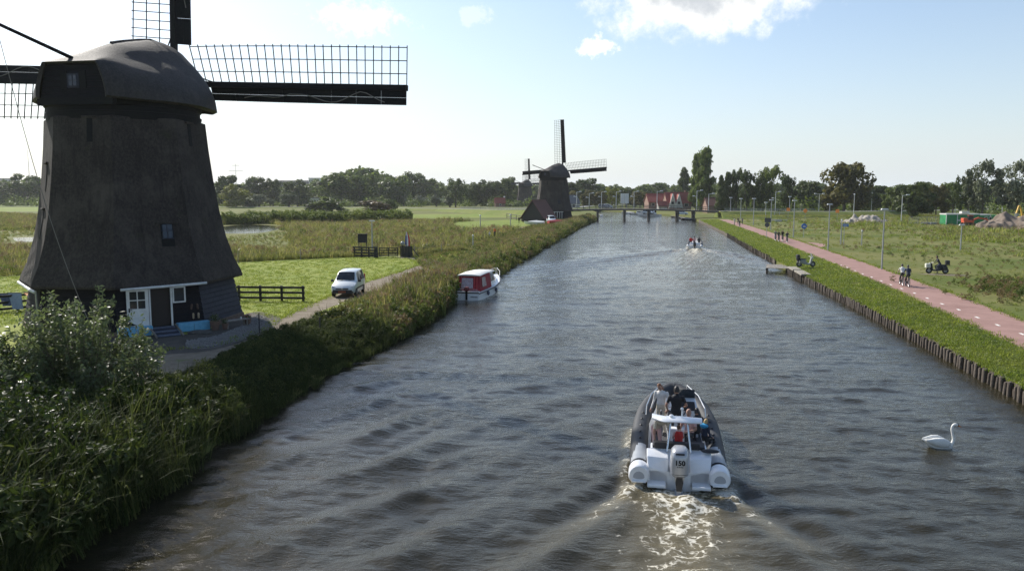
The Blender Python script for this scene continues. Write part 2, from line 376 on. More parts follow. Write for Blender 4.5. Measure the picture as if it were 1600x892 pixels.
M_white_paint = mat('road_paint', (0.78, 0.77, 0.72), (0.6, 0.58, 0.52), rough=0.8, scale=9)
M_gravel = mat('pale_gravel', (0.30, 0.285, 0.26), (0.12, 0.115, 0.11), rough=0.95, scale=45, detail=3, bump=1.0, bscale=45)
M_road = mat('grey_asphalt', (0.16, 0.16, 0.16), (0.21, 0.21, 0.205), rough=0.9, scale=2, bump=0.2, bscale=40)
M_pond = mat('pond_water', (0.03, 0.03, 0.02), rough=0.08, bump=0.12, bscale=3.0, stretch=(1, 3, 1))

def build_ground():
    ys = [-80, -30, 0, 10, 14, 18, 22, 26, 30, 34, 38, 42, 47, 53, 60, 68, 76, 90, 105, 121, 140, 165, 193, 220, 248, 268, 290, 312, 340, 365, 390, 430, 470, 600, 1200, 3000, 9000]
    secs = []
    for y in ys:
        a, b = float(xl(min(y, 470))), float(xr(min(y, 470)))
        if y <= 470:
            d = 1.4 if y < 470 else -0.8
            c = (a + b) / 2
            xs = [(-9000, ZL), (-600, ZL), (a - 70, ZL), (a - 14, ZL), (a - 4.5, ZL), (a - 1.6, ZL - .12), (a - .5, .35), (a + .4, -.25), (min(a + 2.5, c - .2), -d), (max(b - 2, c + .2), -d), (b + .10, -.6), (b + .14, .60), (b + 1.2, .66), (b + 3.2, ZR - .03), (b + 6, ZR), (b + 60, ZR), (600, ZR), (9000, ZR)]
        else:
            xs = [(-9000, ZL), (-600, ZL), (a - 70, ZL), (a - 14, ZL), (a - 4.5, ZL), (a - 1.6, ZL), (a - .5, ZL), (a + .4, ZL), (a + .8, ZL), (b - .2, ZL), (b, ZR), (b + .1, ZR), (b + 1.2, ZR), (b + 3.2, ZR), (b + 6, ZR), (b + 60, ZR), (700, ZR), (9000, ZR)]
        secs.append([(x, y, z) for x, z in xs])
    m = MB(); m.loft(secs, close=False, cap0=False, cap1=False)
    o = m.build('ground', M_ground, fix=False); o.data.flip_normals() if o.data.polygons[0].normal.z < 0 else None
    return tag(o, kind='structure')
build_ground()

def sheet(name, pts, m, z, kind='structure', parent=None):
    pts = [(p[0], p[1], z) for p in pts]
    bm = bmesh.new(); vs = [bm.verts.new(p) for p in pts]; bm.faces.new(vs)
    bmesh.ops.triangulate(bm, faces=bm.faces[:]); bmesh.ops.recalc_face_normals(bm, faces=bm.faces[:])
    me = bpy.data.meshes.new(name); bm.to_mesh(me); bm.free(); me.materials.append(m)
    if sum(p.normal.z for p in me.polygons) < 0: me.flip_normals()
    o = bpy.data.objects.new(name, me); COL.objects.link(o)
    if parent: o.parent = parent
    else: tag(o, kind=kind)
    return o
def px(L, z): return [P(a, b, z) for a, b in L]
def smooth_line(pts, n=6):
    """Catmull-Rom through the surveyed points"""
    out = []; pts = [Vector(p) for p in pts]
    for i in range(len(pts) - 1):
        p0 = pts[max(i - 1, 0)]; p1 = pts[i]; p2 = pts[i + 1]; p3 = pts[min(i + 2, len(pts) - 1)]
        for k in range(n):
            t = k / n
            out.append(0.5 * ((2 * p1) + (p2 - p0) * t + (2 * p0 - 5 * p1 + 4 * p2 - p3) * t * t + (3 * p1 - p0 - 3 * p2 + p3) * t ** 3))
    out.append(pts[-1]); return out

LAWN = px([(-320, 452), (0, 432), (200, 420), (372, 409.5), (470, 405), (555, 401.5), (640, 400), (690, 394), (728, 391), (722, 400), (700, 418), (645, 452), (575, 485), (525, 512), (460, 540), (380, 570), (200, 640), (-60, 720), (-600, 720)], ZL)
sheet('lawn', LAWN, M_lawn, ZL + .004)
TRL = smooth_line(px([(120, 566), (240, 548), (330, 541), (400, 520), (432, 502), (465, 486), (490, 474), (512, 465), (545, 451), (575, 440), (602, 432), (636, 421), (655, 413), (648, 407), (630, 403.5), (605, 401.5)], ZL))
TRR = smooth_line(px([(120, 640), (260, 602), (345, 575), (400, 555), (462, 523), (480, 511), (500, 498), (526, 487), (557, 473), (590, 459), (622, 442), (662, 424), (690, 415), (690, 408), (668, 404.3), (634, 401)], ZL))
sheet('track', TRL + TRR[::-1], M_dirt, ZL + .010)
# grassy strip that has grown between the wheel ruts
sheet('track_verge', smooth_line(px([(490, 492), (512, 482), (535, 474), (560, 466)], ZL), 4) + smooth_line(px([(566, 467.5), (540, 477), (516, 486), (494, 494)], ZL), 4), M_lawn, ZL + .016)
sheet('yard', smooth_line(px([(60, 560), (120, 530), (200, 522), (300, 522), (380, 492), (410, 488), (440, 500), (400, 525), (330, 548), (230, 556), (120, 572)], ZL), 4), mat('shade_dark_yard_earth', (.045, .038, .03), (.075, .064, .05), rough=.95, scale=1.8, detail=10, bump=.6, bscale=24), ZL + .015)  # earth coloured darker here to deepen the mill's shadow
sheet('gravel_strip', smooth_line(px([(292, 533), (340, 526), (385, 506), (402, 492), (420, 500), (424, 508), (390, 527), (345, 541), (300, 546), (290, 540)], ZL), 4), M_gravel, ZL + .020)
GRAVEL = px([(292, 533), (340, 526), (385, 506), (402, 492), (420, 500), (424, 508), (390, 527), (345, 541), (300, 546), (290, 540)], ZL)
sheet('pond', smooth_line(px([(350, 354), (380, 351.5), (415, 352), (442, 355), (428, 360), (400, 364.5), (350, 365), (300, 362), (300, 356), (350, 354)], ZL), 4), M_pond, ZL + .02)
sheet('pond', smooth_line(px([(20, 372), (60, 371), (70, 376), (30, 378), (20, 372)], ZL), 4), M_pond, ZL + .02)
sheet('pasture', px([(345, 337), (520, 336), (800, 334), (812, 339), (640, 342), (500, 345.5), (345, 348)], ZL), M_meadow, ZL + .006)
sheet('pasture', px([(-100, 317), (100, 316), (100, 330), (-100, 331)], ZL), M_meadow, ZL + .006)
sheet('pasture', px([(715, 347), (810, 343), (830, 352), (790, 358), (735, 362), (700, 356)], ZL), M_meadow, ZL + .006)
M_path2 = mat('pink_gravel', (0.34, 0.20, 0.15), (0.42, 0.27, 0.21), rough=0.95, scale=1.2)
sheet('gravel_path', smooth_line(px([(770, 375), (800, 368.5), (818, 362), (820, 357.5), (812, 355.5)], ZL), 4) + smooth_line(px([(826, 354), (846, 357), (838, 364), (822, 371), (790, 378)], ZL), 4), M_path2, ZL + .012)

PL = smooth_line([(20.5, 15), (22.9, 28), (24.9, 38.1), (26.8, 47.1), (29.8, 61.3), (34.7, 86.1), (38.3, 105.8), (44.1, 137.2), (53.9, 194.7), (61.5, 240)])
PR = smooth_line([(24.0, 15), (26.6, 28), (28.6, 38), (30.5, 47), (33.6, 61), (38.6, 86), (42.2, 105.6), (47.9, 137), (57.5, 194), (65, 238)])
cycle_path = sheet('cycle_path', [(p[0], p[1]) for p in PL] + [(p[0], p[1]) for p in PR[::-1]], M_path, ZR + .006)
sheet('side_path', smooth_line(px([(1262, 390), (1250, 381), (1262, 378.6), (1290, 382), (1283, 386.5), (1270, 388)], ZR), 3), M_path, ZR + .012)
dash = MB().box((0, 0, 0), (.14, .55, .006)).build('dash', M_white_paint, cycle_path)
first = True
for a, b in [(1597, 522), (1559, 508), (1527, 496), (1498, 484), (1472, 475), (1449, 466), (1429, 458), (1409, 451), (1392, 445), (1377, 439), (1362, 433), (1348, 428), (1336, 423), (1324, 418), (1314, 414), (1304, 411), (1292, 407), (1281, 403), (1271, 399.5), (1261, 396), (1252, 392.5), (1244, 389)]:
    q = P(a, b, ZR); d = dash if first else copy_part(dash, cycle_path); first = False
    d.location = (q.x, q.y, ZR + .011); d.rotation_euler = (0, 0, -R(11) + rng.uniform(-.05, .05))

# raised road behind the mills and its embankments
M_verge = mat('verge_grass', (0.11, 0.15, 0.03), (0.17, 0.18, 0.055), rough=0.95, scale=0.3, detail=10, bump=0.4, bscale=5, spec=0.1)
def embankment(pts, name='embankment', w=7, top=2.6):
    secs = []; road = []
    for i, (x, y, z) in enumerate(pts):
        a = Vector(pts[max(i - 1, 0)]); b = Vector(pts[min(i + 1, len(pts) - 1)]); t = (b - a); t.z = 0; t.normalize(); n = Vector((-t.y, t.x, 0))
        c = Vector((x, y, 0)); h = z - ZL
        secs.append([c + n * (w / 2 + h * 2.4) + Vector((0, 0, ZL - .05)), c + n * w / 2 + Vector((0, 0, z)), c - n * w / 2 + Vector((0, 0, z)), c - n * (w / 2 + h * 2.4) + Vector((0, 0, ZL - .05))])
        road.append([c + n * (w / 2 - .8) + Vector((0, 0, z + .006)), c - n * (w / 2 - .8) + Vector((0, 0, z + .006))])
    m = MB(); m.loft(secs, close=False, cap0=True, cap1=True); tag(m.build(name, M_verge), kind='structure')
    m = MB(); m.loft(road, close=False, cap0=False, cap1=False); tag(m.build('road', M_road, fix=False), kind='structure')
BRIDGE_A = Vector((13.0, 262, 3.3)); BRIDGE_B = Vector((66.5, 259, 3.0))
embankment([(BRIDGE_A.x - .5, 262, 3.28), (-4, 300, 2.6), (-30, 360, 2.0), (-90, 420, 1.6), (-260, 470, 1.3), (-700, 520, 1.2)])
embankment([(BRIDGE_B.x + .5, 259, 2.98), (82, 258, 2.9), (112, 266, 2.7), (160, 300, 2.4), (240, 370, 2.0), (600, 520, 1.4)])
embankment([(-4, 318, 2.45), (24, 345, 2.4), (44, 430, 2.4), (80, 520, 2.2), (140, 640, 2.0)], w=6)

# ------------------------------------------------------------------ water
RIB = Vector((4.72, 21.75)); RIB_AZ = R(10.0); FAR = Vector((27.9, 121.5)); FAR_AZ = R(14)
def build_water():
    rs = np.random.RandomState(3)
    ys = [9.0]
    while ys[-1] < 470: ys.append(ys[-1] + max(0.115, 0.115 + (ys[-1] - 50) * 0.0085 if ys[-1] > 50 else .115))
    ys = np.array([-80, -20] + ys); nc = 250
    t = np.linspace(0, 1, nc)
    A = xl(np.minimum(ys, 468)) - 0.3; B = xr(np.minimum(ys, 468)) + 0.08
    X = A[:, None] + (B - A)[:, None] * t[None, :]; Y = np.repeat(ys[:, None], nc, 1)
    Z = np.zeros_like(X)
    wl = np.exp(rs.uniform(np.log(.36), np.log(2.6), 80))
    for i in range(80):
        th = rs.normal(R(-96), R(34)); k = 2 * np.pi / wl[i]; amp = .0036 * wl[i] ** .62
        # waves that the mesh is too coarse for fade out with distance
        fade = np.clip(1.35 - Y / (wl[i] * 75), 0.0, 1)
        mod = .65 + .5 * np.sin(X * rs.uniform(.04, .2) + Y * rs.uniform(.03, .12) + rs.uniform(0, 6))
        ph = k * (X * np.cos(th) + Y * np.sin(th)) + rs.uniform(0, 6.28) + .8 * np.sin(X * .21 + Y * .13 + i)
        s = np.sin(ph); Z += amp * fade * mod * (s + .28 * np.cos(2 * ph))
    foam = np.zeros_like(X)
    def wake(o, az, beam, amp, length, foamk, arm):
        nonlocal Z, foam
        fx, fy = math.sin(az), math.cos(az)
        dx, dy = X - o[0], Y - o[1]; s = -(dx * fx + dy * fy); c = dx * fy - dy * fx; ac = np.abs(c)
        on = np.clip(s / 1.0 + 1.2, 0, 1); sp = np.maximum(s, 0)
        wob = .25 * np.sin(s * 1.3) + .12 * np.sin(s * 3.1 + 1)
        # diverging crests on both arms of the V
        env = np.exp(-((ac - beam * .5 - .37 * (sp + 1.0)) / (.6 + .16 * sp)) ** 2) * np.clip((s + 4) / 4, 0, 1) * np.exp(-sp / length)
        ph = 2 * np.pi / 2.1 * (ac * .83 - s * .52)
        Z += amp * env * (np.cos(ph) + .3 * np.cos(2 * ph + .6))
        # bow wave along the hull
        hull = np.clip((s + 6.5) / 1.5, 0, 1) * (s < .8); e2 = np.exp(-((ac - beam * .55) / .22) ** 2) * hull
        Z += .10 * amp / .09 * e2
        foam = np.maximum(foam, e2 * .62 * foamk)
        # stern wash
        w = beam * .38 + .12 * sp; core = np.exp(-(ac / w) ** 2) * on * np.exp(-sp / (length * .75))
        Z += core * (.16 * np.exp(-((s - 1.1) / .8) ** 2) - .10 * np.exp(-((s - .1) / .5) ** 2)) * amp / .09
        Z += core * .05 * np.sin(X * 5.1 + Y * 3.7) * np.sin(Y * 6.3 - X * 2.2) * amp / .09
        foam = np.maximum(foam, core * foamk * .84)
        armd = np.exp(-((ac - beam * .42 - arm * sp + wob * .2) / (.24 + .10 * sp)) ** 2) * (s > -.2) * np.exp(-sp / (length * .20))
        foam = np.maximum(foam, armd * foamk * .98); Z += .09 * armd * amp / .09
    wake(RIB, RIB_AZ, 2.7, .11, 11, 1.0, .50)
    wake(FAR, FAR_AZ, 2.2, .15, 34, 1.0, .30)
    # wash of the boats that still crosses the canal in long diagonal bands
    def train(az, lam, amp, ox, oy, wx, wy, wob=.9, ph0=0.0):
        nonlocal Z
        fx, fy = math.sin(R(az)), math.cos(R(az)); c = (X - ox) * fy - (Y - oy) * fx; along = X * fx + Y * fy
        env = np.exp(-((X - ox) / wx) ** 2) * np.exp(-((Y - oy) / wy) ** 2) * (.62 + .38 * np.sin(along * .55 + .4 * c + ph0)) * (.75 + .25 * np.sin(along * 1.3 + c * .8))
        p = 2 * np.pi / lam * c + wob * np.sin(along * .35 + ph0) + .35 * np.sin(along * 1.1)
        Z += amp * env * (np.cos(p) + .28 * np.cos(2 * p + .5))
    train(43, 2.7, .135, -2.5, 26, 6.0, 15); train(34, 1.55, .034, -3.5, 27, 5, 13, .7, 1.0); train(50, 3.4, .07, 4, 42, 9, 16, .8, 2.0)
    train(112, 2.1, .030, 13, 34, 7, 18, 1.0, .5); train(128, 1.3, .020, 14, 30, 6, 14, .8, 2.2); train(72, 3.0, .05, 10, 62, 12, 22, 1.0, 1.4); train(60, 4.5, .06, 20, 105, 14, 34, 1.0, .3)
    V = np.stack([X, Y, Z], 2).reshape(-1, 3)
    nr = len(ys); i = np.arange((nr - 1) * nc).reshape(nr - 1, nc)[:, :-1].ravel()
    Fq = np.stack([i, i + 1, i + nc + 1, i + nc], 1)
    m = bpy.data.materials.new('canal_water'); m.use_nodes = True; nt = m.node_tree; N = nt.nodes; L = nt.links; b = N['Principled BSDF']
    b.inputs['Base Color'].default_value = (0.030, 0.025, 0.012, 1); b.inputs['Roughness'].default_value = 0.06; b.inputs['IOR'].default_value = 1.333
    geo = N.new('ShaderNodeNewGeometry')
    def noise(scale, st, det=4, rot=0.0):
        mp = N.new('ShaderNodeMapping'); mp.inputs['Scale'].default_value = st; mp.inputs['Rotation'].default_value = (0, 0, rot); L.new(geo.outputs['Position'], mp.inputs[0])
        n = N.new('ShaderNodeTexNoise'); n.inputs['Scale'].default_value = scale; n.inputs['Detail'].default_value = det; n.inputs['Roughness'].default_value = .62; L.new(mp.outputs[0], n.inputs['Vector']); return n.outputs['Fac']
    pz = N.new('ShaderNodeMapRange'); pz.interpolation_type = 'SMOOTHSTEP'; pz.inputs[1].default_value = .38; pz.inputs[2].default_value = .62; pz.inputs[3].default_value = .35; pz.inputs[4].default_value = 1.0; L.new(noise(.16, (.7, 1.6, 1), 4, .5), pz.inputs[0])
    b1 = N.new('ShaderNodeBump'); L.new(pz.outputs[0], b1.inputs['Strength']); b1.inputs['Distance'].default_value = .078; L.new(noise(2.6, (.55, 1.25, 1), 6, .15), b1.inputs['Height'])
    b2 = N.new('ShaderNodeBump'); b2.inputs['Strength'].default_value = .9; b2.inputs['Distance'].default_value = .018; L.new(noise(11, (.6, 1.1, 1), 4, -.2), b2.inputs['Height']); L.new(b1.outputs[0], b2.inputs['Normal'])
    L.new(b2.outputs[0], b.inputs['Normal'])
    at = N.new('ShaderNodeAttribute'); at.attribute_name = 'foam'
    fn = noise(2.6, (1, 1, 1), 10)
    vo = N.new('ShaderNodeTexVoronoi'); vo.feature = 'DISTANCE_TO_EDGE'; vo.inputs['Scale'].default_value = 3.2
    wv = N.new('ShaderNodeVectorMath'); wv.operation = 'ADD'; L.new(geo.outputs['Position'], wv.inputs[0])
    nn = N.new('ShaderNodeTexNoise'); nn.inputs['Scale'].default_value = 2.2; nn.inputs['Detail'].default_value = 5; L.new(geo.outputs['Position'], nn.inputs['Vector']); L.new(nn.outputs['Color'], wv.inputs[1]); L.new(wv.outputs[0], vo.inputs['Vector'])
    def mt(op, a, c=None):
        n = N.new('ShaderNodeMath'); n.operation = op
        for j, q in enumerate((a, c)):
            if q is None: continue
            if isinstance(q, (int, float)): n.inputs[j].default_value = q
            else: L.new(q, n.inputs[j])
        return n.outputs[0]
    lace = mt('MULTIPLY', vo.outputs['Distance'], -1.9)
    val = mt('ADD', mt('ADD', mt('MULTIPLY', at.outputs['Fac'], 1.12), mt('MULTIPLY', mt('SUBTRACT', fn, .5), 2.3)), lace)
    mr = N.new('ShaderNodeMapRange'); mr.interpolation_type = 'SMOOTHSTEP'; mr.inputs[1].default_value = .36; mr.inputs[2].default_value = .80; L.new(val, mr.inputs[0])
    ff = mt('MULTIPLY', mr.outputs[0], mt('GREATER_THAN', at.outputs['Fac'], .03))
    fd = N.new('ShaderNodeBsdfDiffuse'); fd.inputs['Color'].default_value = (.62, .59, .50, 1)
    # aerated water round the foam is paler
    mix = N.new('ShaderNodeMix'); mix.data_type = 'RGBA'; mix.inputs[6].default_value = (0.024, 0.021, 0.011, 1); mix.inputs[7].default_value = (0.19, 0.16, 0.095, 1)
    L.new(mt('MINIMUM', mt('MULTIPLY', at.outputs['Fac'], 1.15), 1.0), mix.inputs[0]); L.new(mix.outputs[2], b.inputs['Base Color'])
    ms = N.new('ShaderNodeMixShader'); L.new(ff, ms.inputs[0]); L.new(b.outputs[0], ms.inputs[1]); L.new(fd.outputs[0], ms.inputs[2]); L.new(ms.outputs[0], N['Material Output'].inputs[0])
    o = np_obj('water', V, Fq, m, smooth=True, attrs={'foam': foam.ravel()})
    return tag(o, kind='structure')
build_water()
# ------------------------------------------------------------------ windmills
def thatch_mat(name, dark, light, rough, spec, course):
    """layered reed: fine vertical stalks, faint courses, moss and rain streaks"""
    m = bpy.data.materials.new(name); m.use_nodes = True; nt = m.node_tree; N = nt.nodes; L = nt.links; b = N['Principled BSDF']; b.inputs['Roughness'].default_value = rough; b.inputs['Specular IOR Level'].default_value = spec
    tc = N.new('ShaderNodeTexCoord')
    def nz(scale, st, det=8, rg=.65):
        mp = N.new('ShaderNodeMapping'); mp.inputs['Scale'].default_value = st; L.new(tc.outputs['Object'], mp.inputs[0]); n = N.new('ShaderNodeTexNoise'); n.inputs['Scale'].default_value = scale; n.inputs['Detail'].default_value = det; n.inputs['Roughness'].default_value = rg; L.new(mp.outputs[0], n.inputs['Vector']); return n.outputs['Fac']
    def mr(v, a, c, lo=0., hi=1.):
        x = N.new('ShaderNodeMapRange'); x.inputs[1].default_value = a; x.inputs[2].default_value = c; x.inputs[3].default_value = lo; x.inputs[4].default_value = hi; L.new(v, x.inputs[0]); return x.outputs[0]
    def mix(f, a, c):
        x = N.new('ShaderNodeMix'); x.data_type = 'RGBA'; L.new(f, x.inputs[0])
        for i, q in ((6, a), (7, c)):
            if isinstance(q, tuple): x.inputs[i].default_value = (*q, 1)
            else: L.new(q, x.inputs[i])
        return x.outputs[2]
    speck = nz(9, (1, 1, .7), 4, .8); patch = nz(.55, (1, 1, 1.0), 6); streak = nz(1.6, (1.6, 1.6, .16), 5)
    col = mix(mr(speck, .38, .68), dark, light)
    col = mix(mr(patch, .48, .70, 0, .65), col, tuple(x * 1.5 for x in light))
    col = mix(mr(streak, .52, .72, 0, .7), col, tuple(x * .55 for x in dark))
    col = mix(mr(nz(.8, (1, 1, .8), 7), .60, .72, 0, .55), col, (.034, .036, .016))
    L.new(col, b.inputs['Base Color'])
    wv = N.new('ShaderNodeTexWave'); wv.wave_type = 'BANDS'; wv.bands_direction = 'Z'; wv.wave_profile = 'SAW'; wv.inputs['Scale'].default_value = course; wv.inputs['Distortion'].default_value = 1.6; wv.inputs['Detail'].default_value = 3; L.new(tc.outputs['Object'], wv.inputs['Vector'])
    b1 = N.new('ShaderNodeBump'); b1.inputs['Strength'].default_value = .35; b1.inputs['Distance'].default_value = .05; L.new(wv.outputs['Fac'], b1.inputs['Height'])
    b2 = N.new('ShaderNodeBump'); b2.inputs['Strength'].default_value = .7; b2.inputs['Distance'].default_value = .05; L.new(nz(16, (1, 1, .6), 5, .7), b2.inputs['Height']); L.new(b1.outputs[0], b2.inputs['Normal']); L.new(b2.outputs[0], b.inputs['Normal'])
    return m
M_thatch = thatch_mat('weathered_thatch', (0.026, 0.022, 0.0195), (0.062, 0.052, 0.045), .9, .25, .32)
M_cap = thatch_mat('cap_thatch', (0.022, 0.019, 0.017), (0.056, 0.048, 0.042), .72, .4, .4)
M_tar = mat('tarred_board', (0.009, 0.009, 0.011), (0.017, 0.0165, 0.02), spec=.15, rough=0.85, scale=3, bump=.4, bscale=30, stretch=(1, 1, 4))
M_bluetar = mat('blue_grey_board', (0.022, 0.025, 0.036), (0.034, 0.037, 0.052), spec=.25, rough=0.7, scale=3, bump=.3, bscale=25)
M_black = mat('black_paint', (0.008, 0.008, 0.009), (0.013, 0.013, 0.013), spec=.2, rough=0.8, scale=6)
M_white = mat('white_gloss_paint', (0.70, 0.69, 0.65), (0.58, 0.57, 0.53), rough=0.45, scale=4, detail=8)
M_glass = mat('dark_glass', (0.02, 0.025, 0.03), rough=0.06, spec=0.6)
M_rope = mat('rope', (0.16, 0.15, 0.13), rough=0.9)
M_steel = mat('galvanised_steel', (0.32, 0.33, 0.33), (0.24, 0.25, 0.25), rough=0.45, metal=0.6, scale=5)
M_gutter = mat('white_gutter', (0.66, 0.66, 0.64), (0.5, 0.5, 0.48), rough=0.5, scale=3)
PROF = [(2.62, 6.02), (2.85, 5.95), (3.6, 5.58), (4.9, 5.17), (6.4, 4.85), (8.2, 4.58), (10.0, 4.38), (11.5, 4.26)]
OCT0 = 0.0
def oct_ring(r, z, n=8, off=0.0): return [(r * math.sin(R(OCT0 + off + 45 * k)), -r * math.cos(R(OCT0 + off + 45 * k)), z) for k in range(n)]

def facet_frame(k, r):
    """frame on the middle of facet k (between vertices k and k+1): origin, right, out"""
    a = R(OCT0 + 45 * k + 22.5); out = Vector((math.sin(a), -math.cos(a), 0)); right = Vector((math.cos(a), math.sin(a), 0))
    return out * (r * math.cos(R(22.5))), right, out
def prof_r(z): return float(np.interp(z, [p[0] for p in PROF], [p[1] for p in PROF]))

def make_sail(parent, ang, detail, hubpos):
    """one sail: stock, wind boards and lattice, built along local +x, then turned in the sail plane (local xz)"""
    s = part_empty('sail', parent, hubpos, (R(0), R(-ang), 0))
    L = 15.3
    tw = lambda t: R(24) * (1 - t) ** 1.5 + R(2)
    MB().bar((0.0, 0, 0), (L, 0, 0), .34, .34).build('stock', M_black, s, bevel=.02)
    def pt(t, w, d=0.0):
        a = tw(t); return Vector((1.7 + (L - 1.75) * t, -math.sin(a) * w + d, math.cos(a) * w))
    # dark boards on the leading side
    n = 8 if detail else 3
    def board(t0, t1, w0, w1, mname):
        m = MB(); q = 8; secs = []
        for i in range(q + 1):
            t = t0 + (t1 - t0) * i / q
            a, b = pt(t, w0), pt(t, w1); o = Vector((0, .022, 0)); secs.append([a - o, b - o, b + o, a + o])
        m.loft(secs); return m.build(mname, M_black, s)
    if detail:
        for i in range(n): board(.055 + .945 * i / n + .0007, .055 + .945 * (i + 1) / n - .0007, -.14, -.574, 'wind_board')
        for i in range(n): board(.055 + .945 * i / n + .0007, .055 + .945 * (i + 1) / n - .0007, -.586, -1.02, 'wind_board')
    else:
        board(.055, 1, -.10, -1.02, 'wind_board')
    W = 2.35; nb = 27; mm = MB()
    def bar(i):
        t = i / (nb - 1); m = MB() if detail else mm
        m.bar(pt(t, -.1), pt(t, W + .12), .045 if detail else .06, .05)
        if detail: m.build('lattice_bar', M_black, s)
    for i in range(nb): bar(i)
    for w in (.82, 1.58, W):
        m = MB() if detail else mm
        pts = [pt(i / 12, w, -.03) for i in range(13)]
        for i in range(12): m.bar(pts[i], pts[i + 1], .045, .05)
        if detail: m.build('lattice_lath', M_black, s)
    if not detail: mm.build('lattice', M_black, s)
    if detail:
        m = MB(); pts = []
        for i in range(25):
            t = i / 24; pts.append(pt(.22 + .68 * t, -.4 - .42 * abs(math.sin(t * 6.0 + 1.2)) + .15 * math.sin(t * 17), -.10))
        m.tube(pts, .03, 5); m.build('furled_sail_rope', M_rope, s)
        MB().tube([pt(-.06, .95, -.1), pt(-.02, .6, -.1), pt(.1, .02, -.1)], [.02, .03, .05], 5).build('brace', M_black, s)
    return s

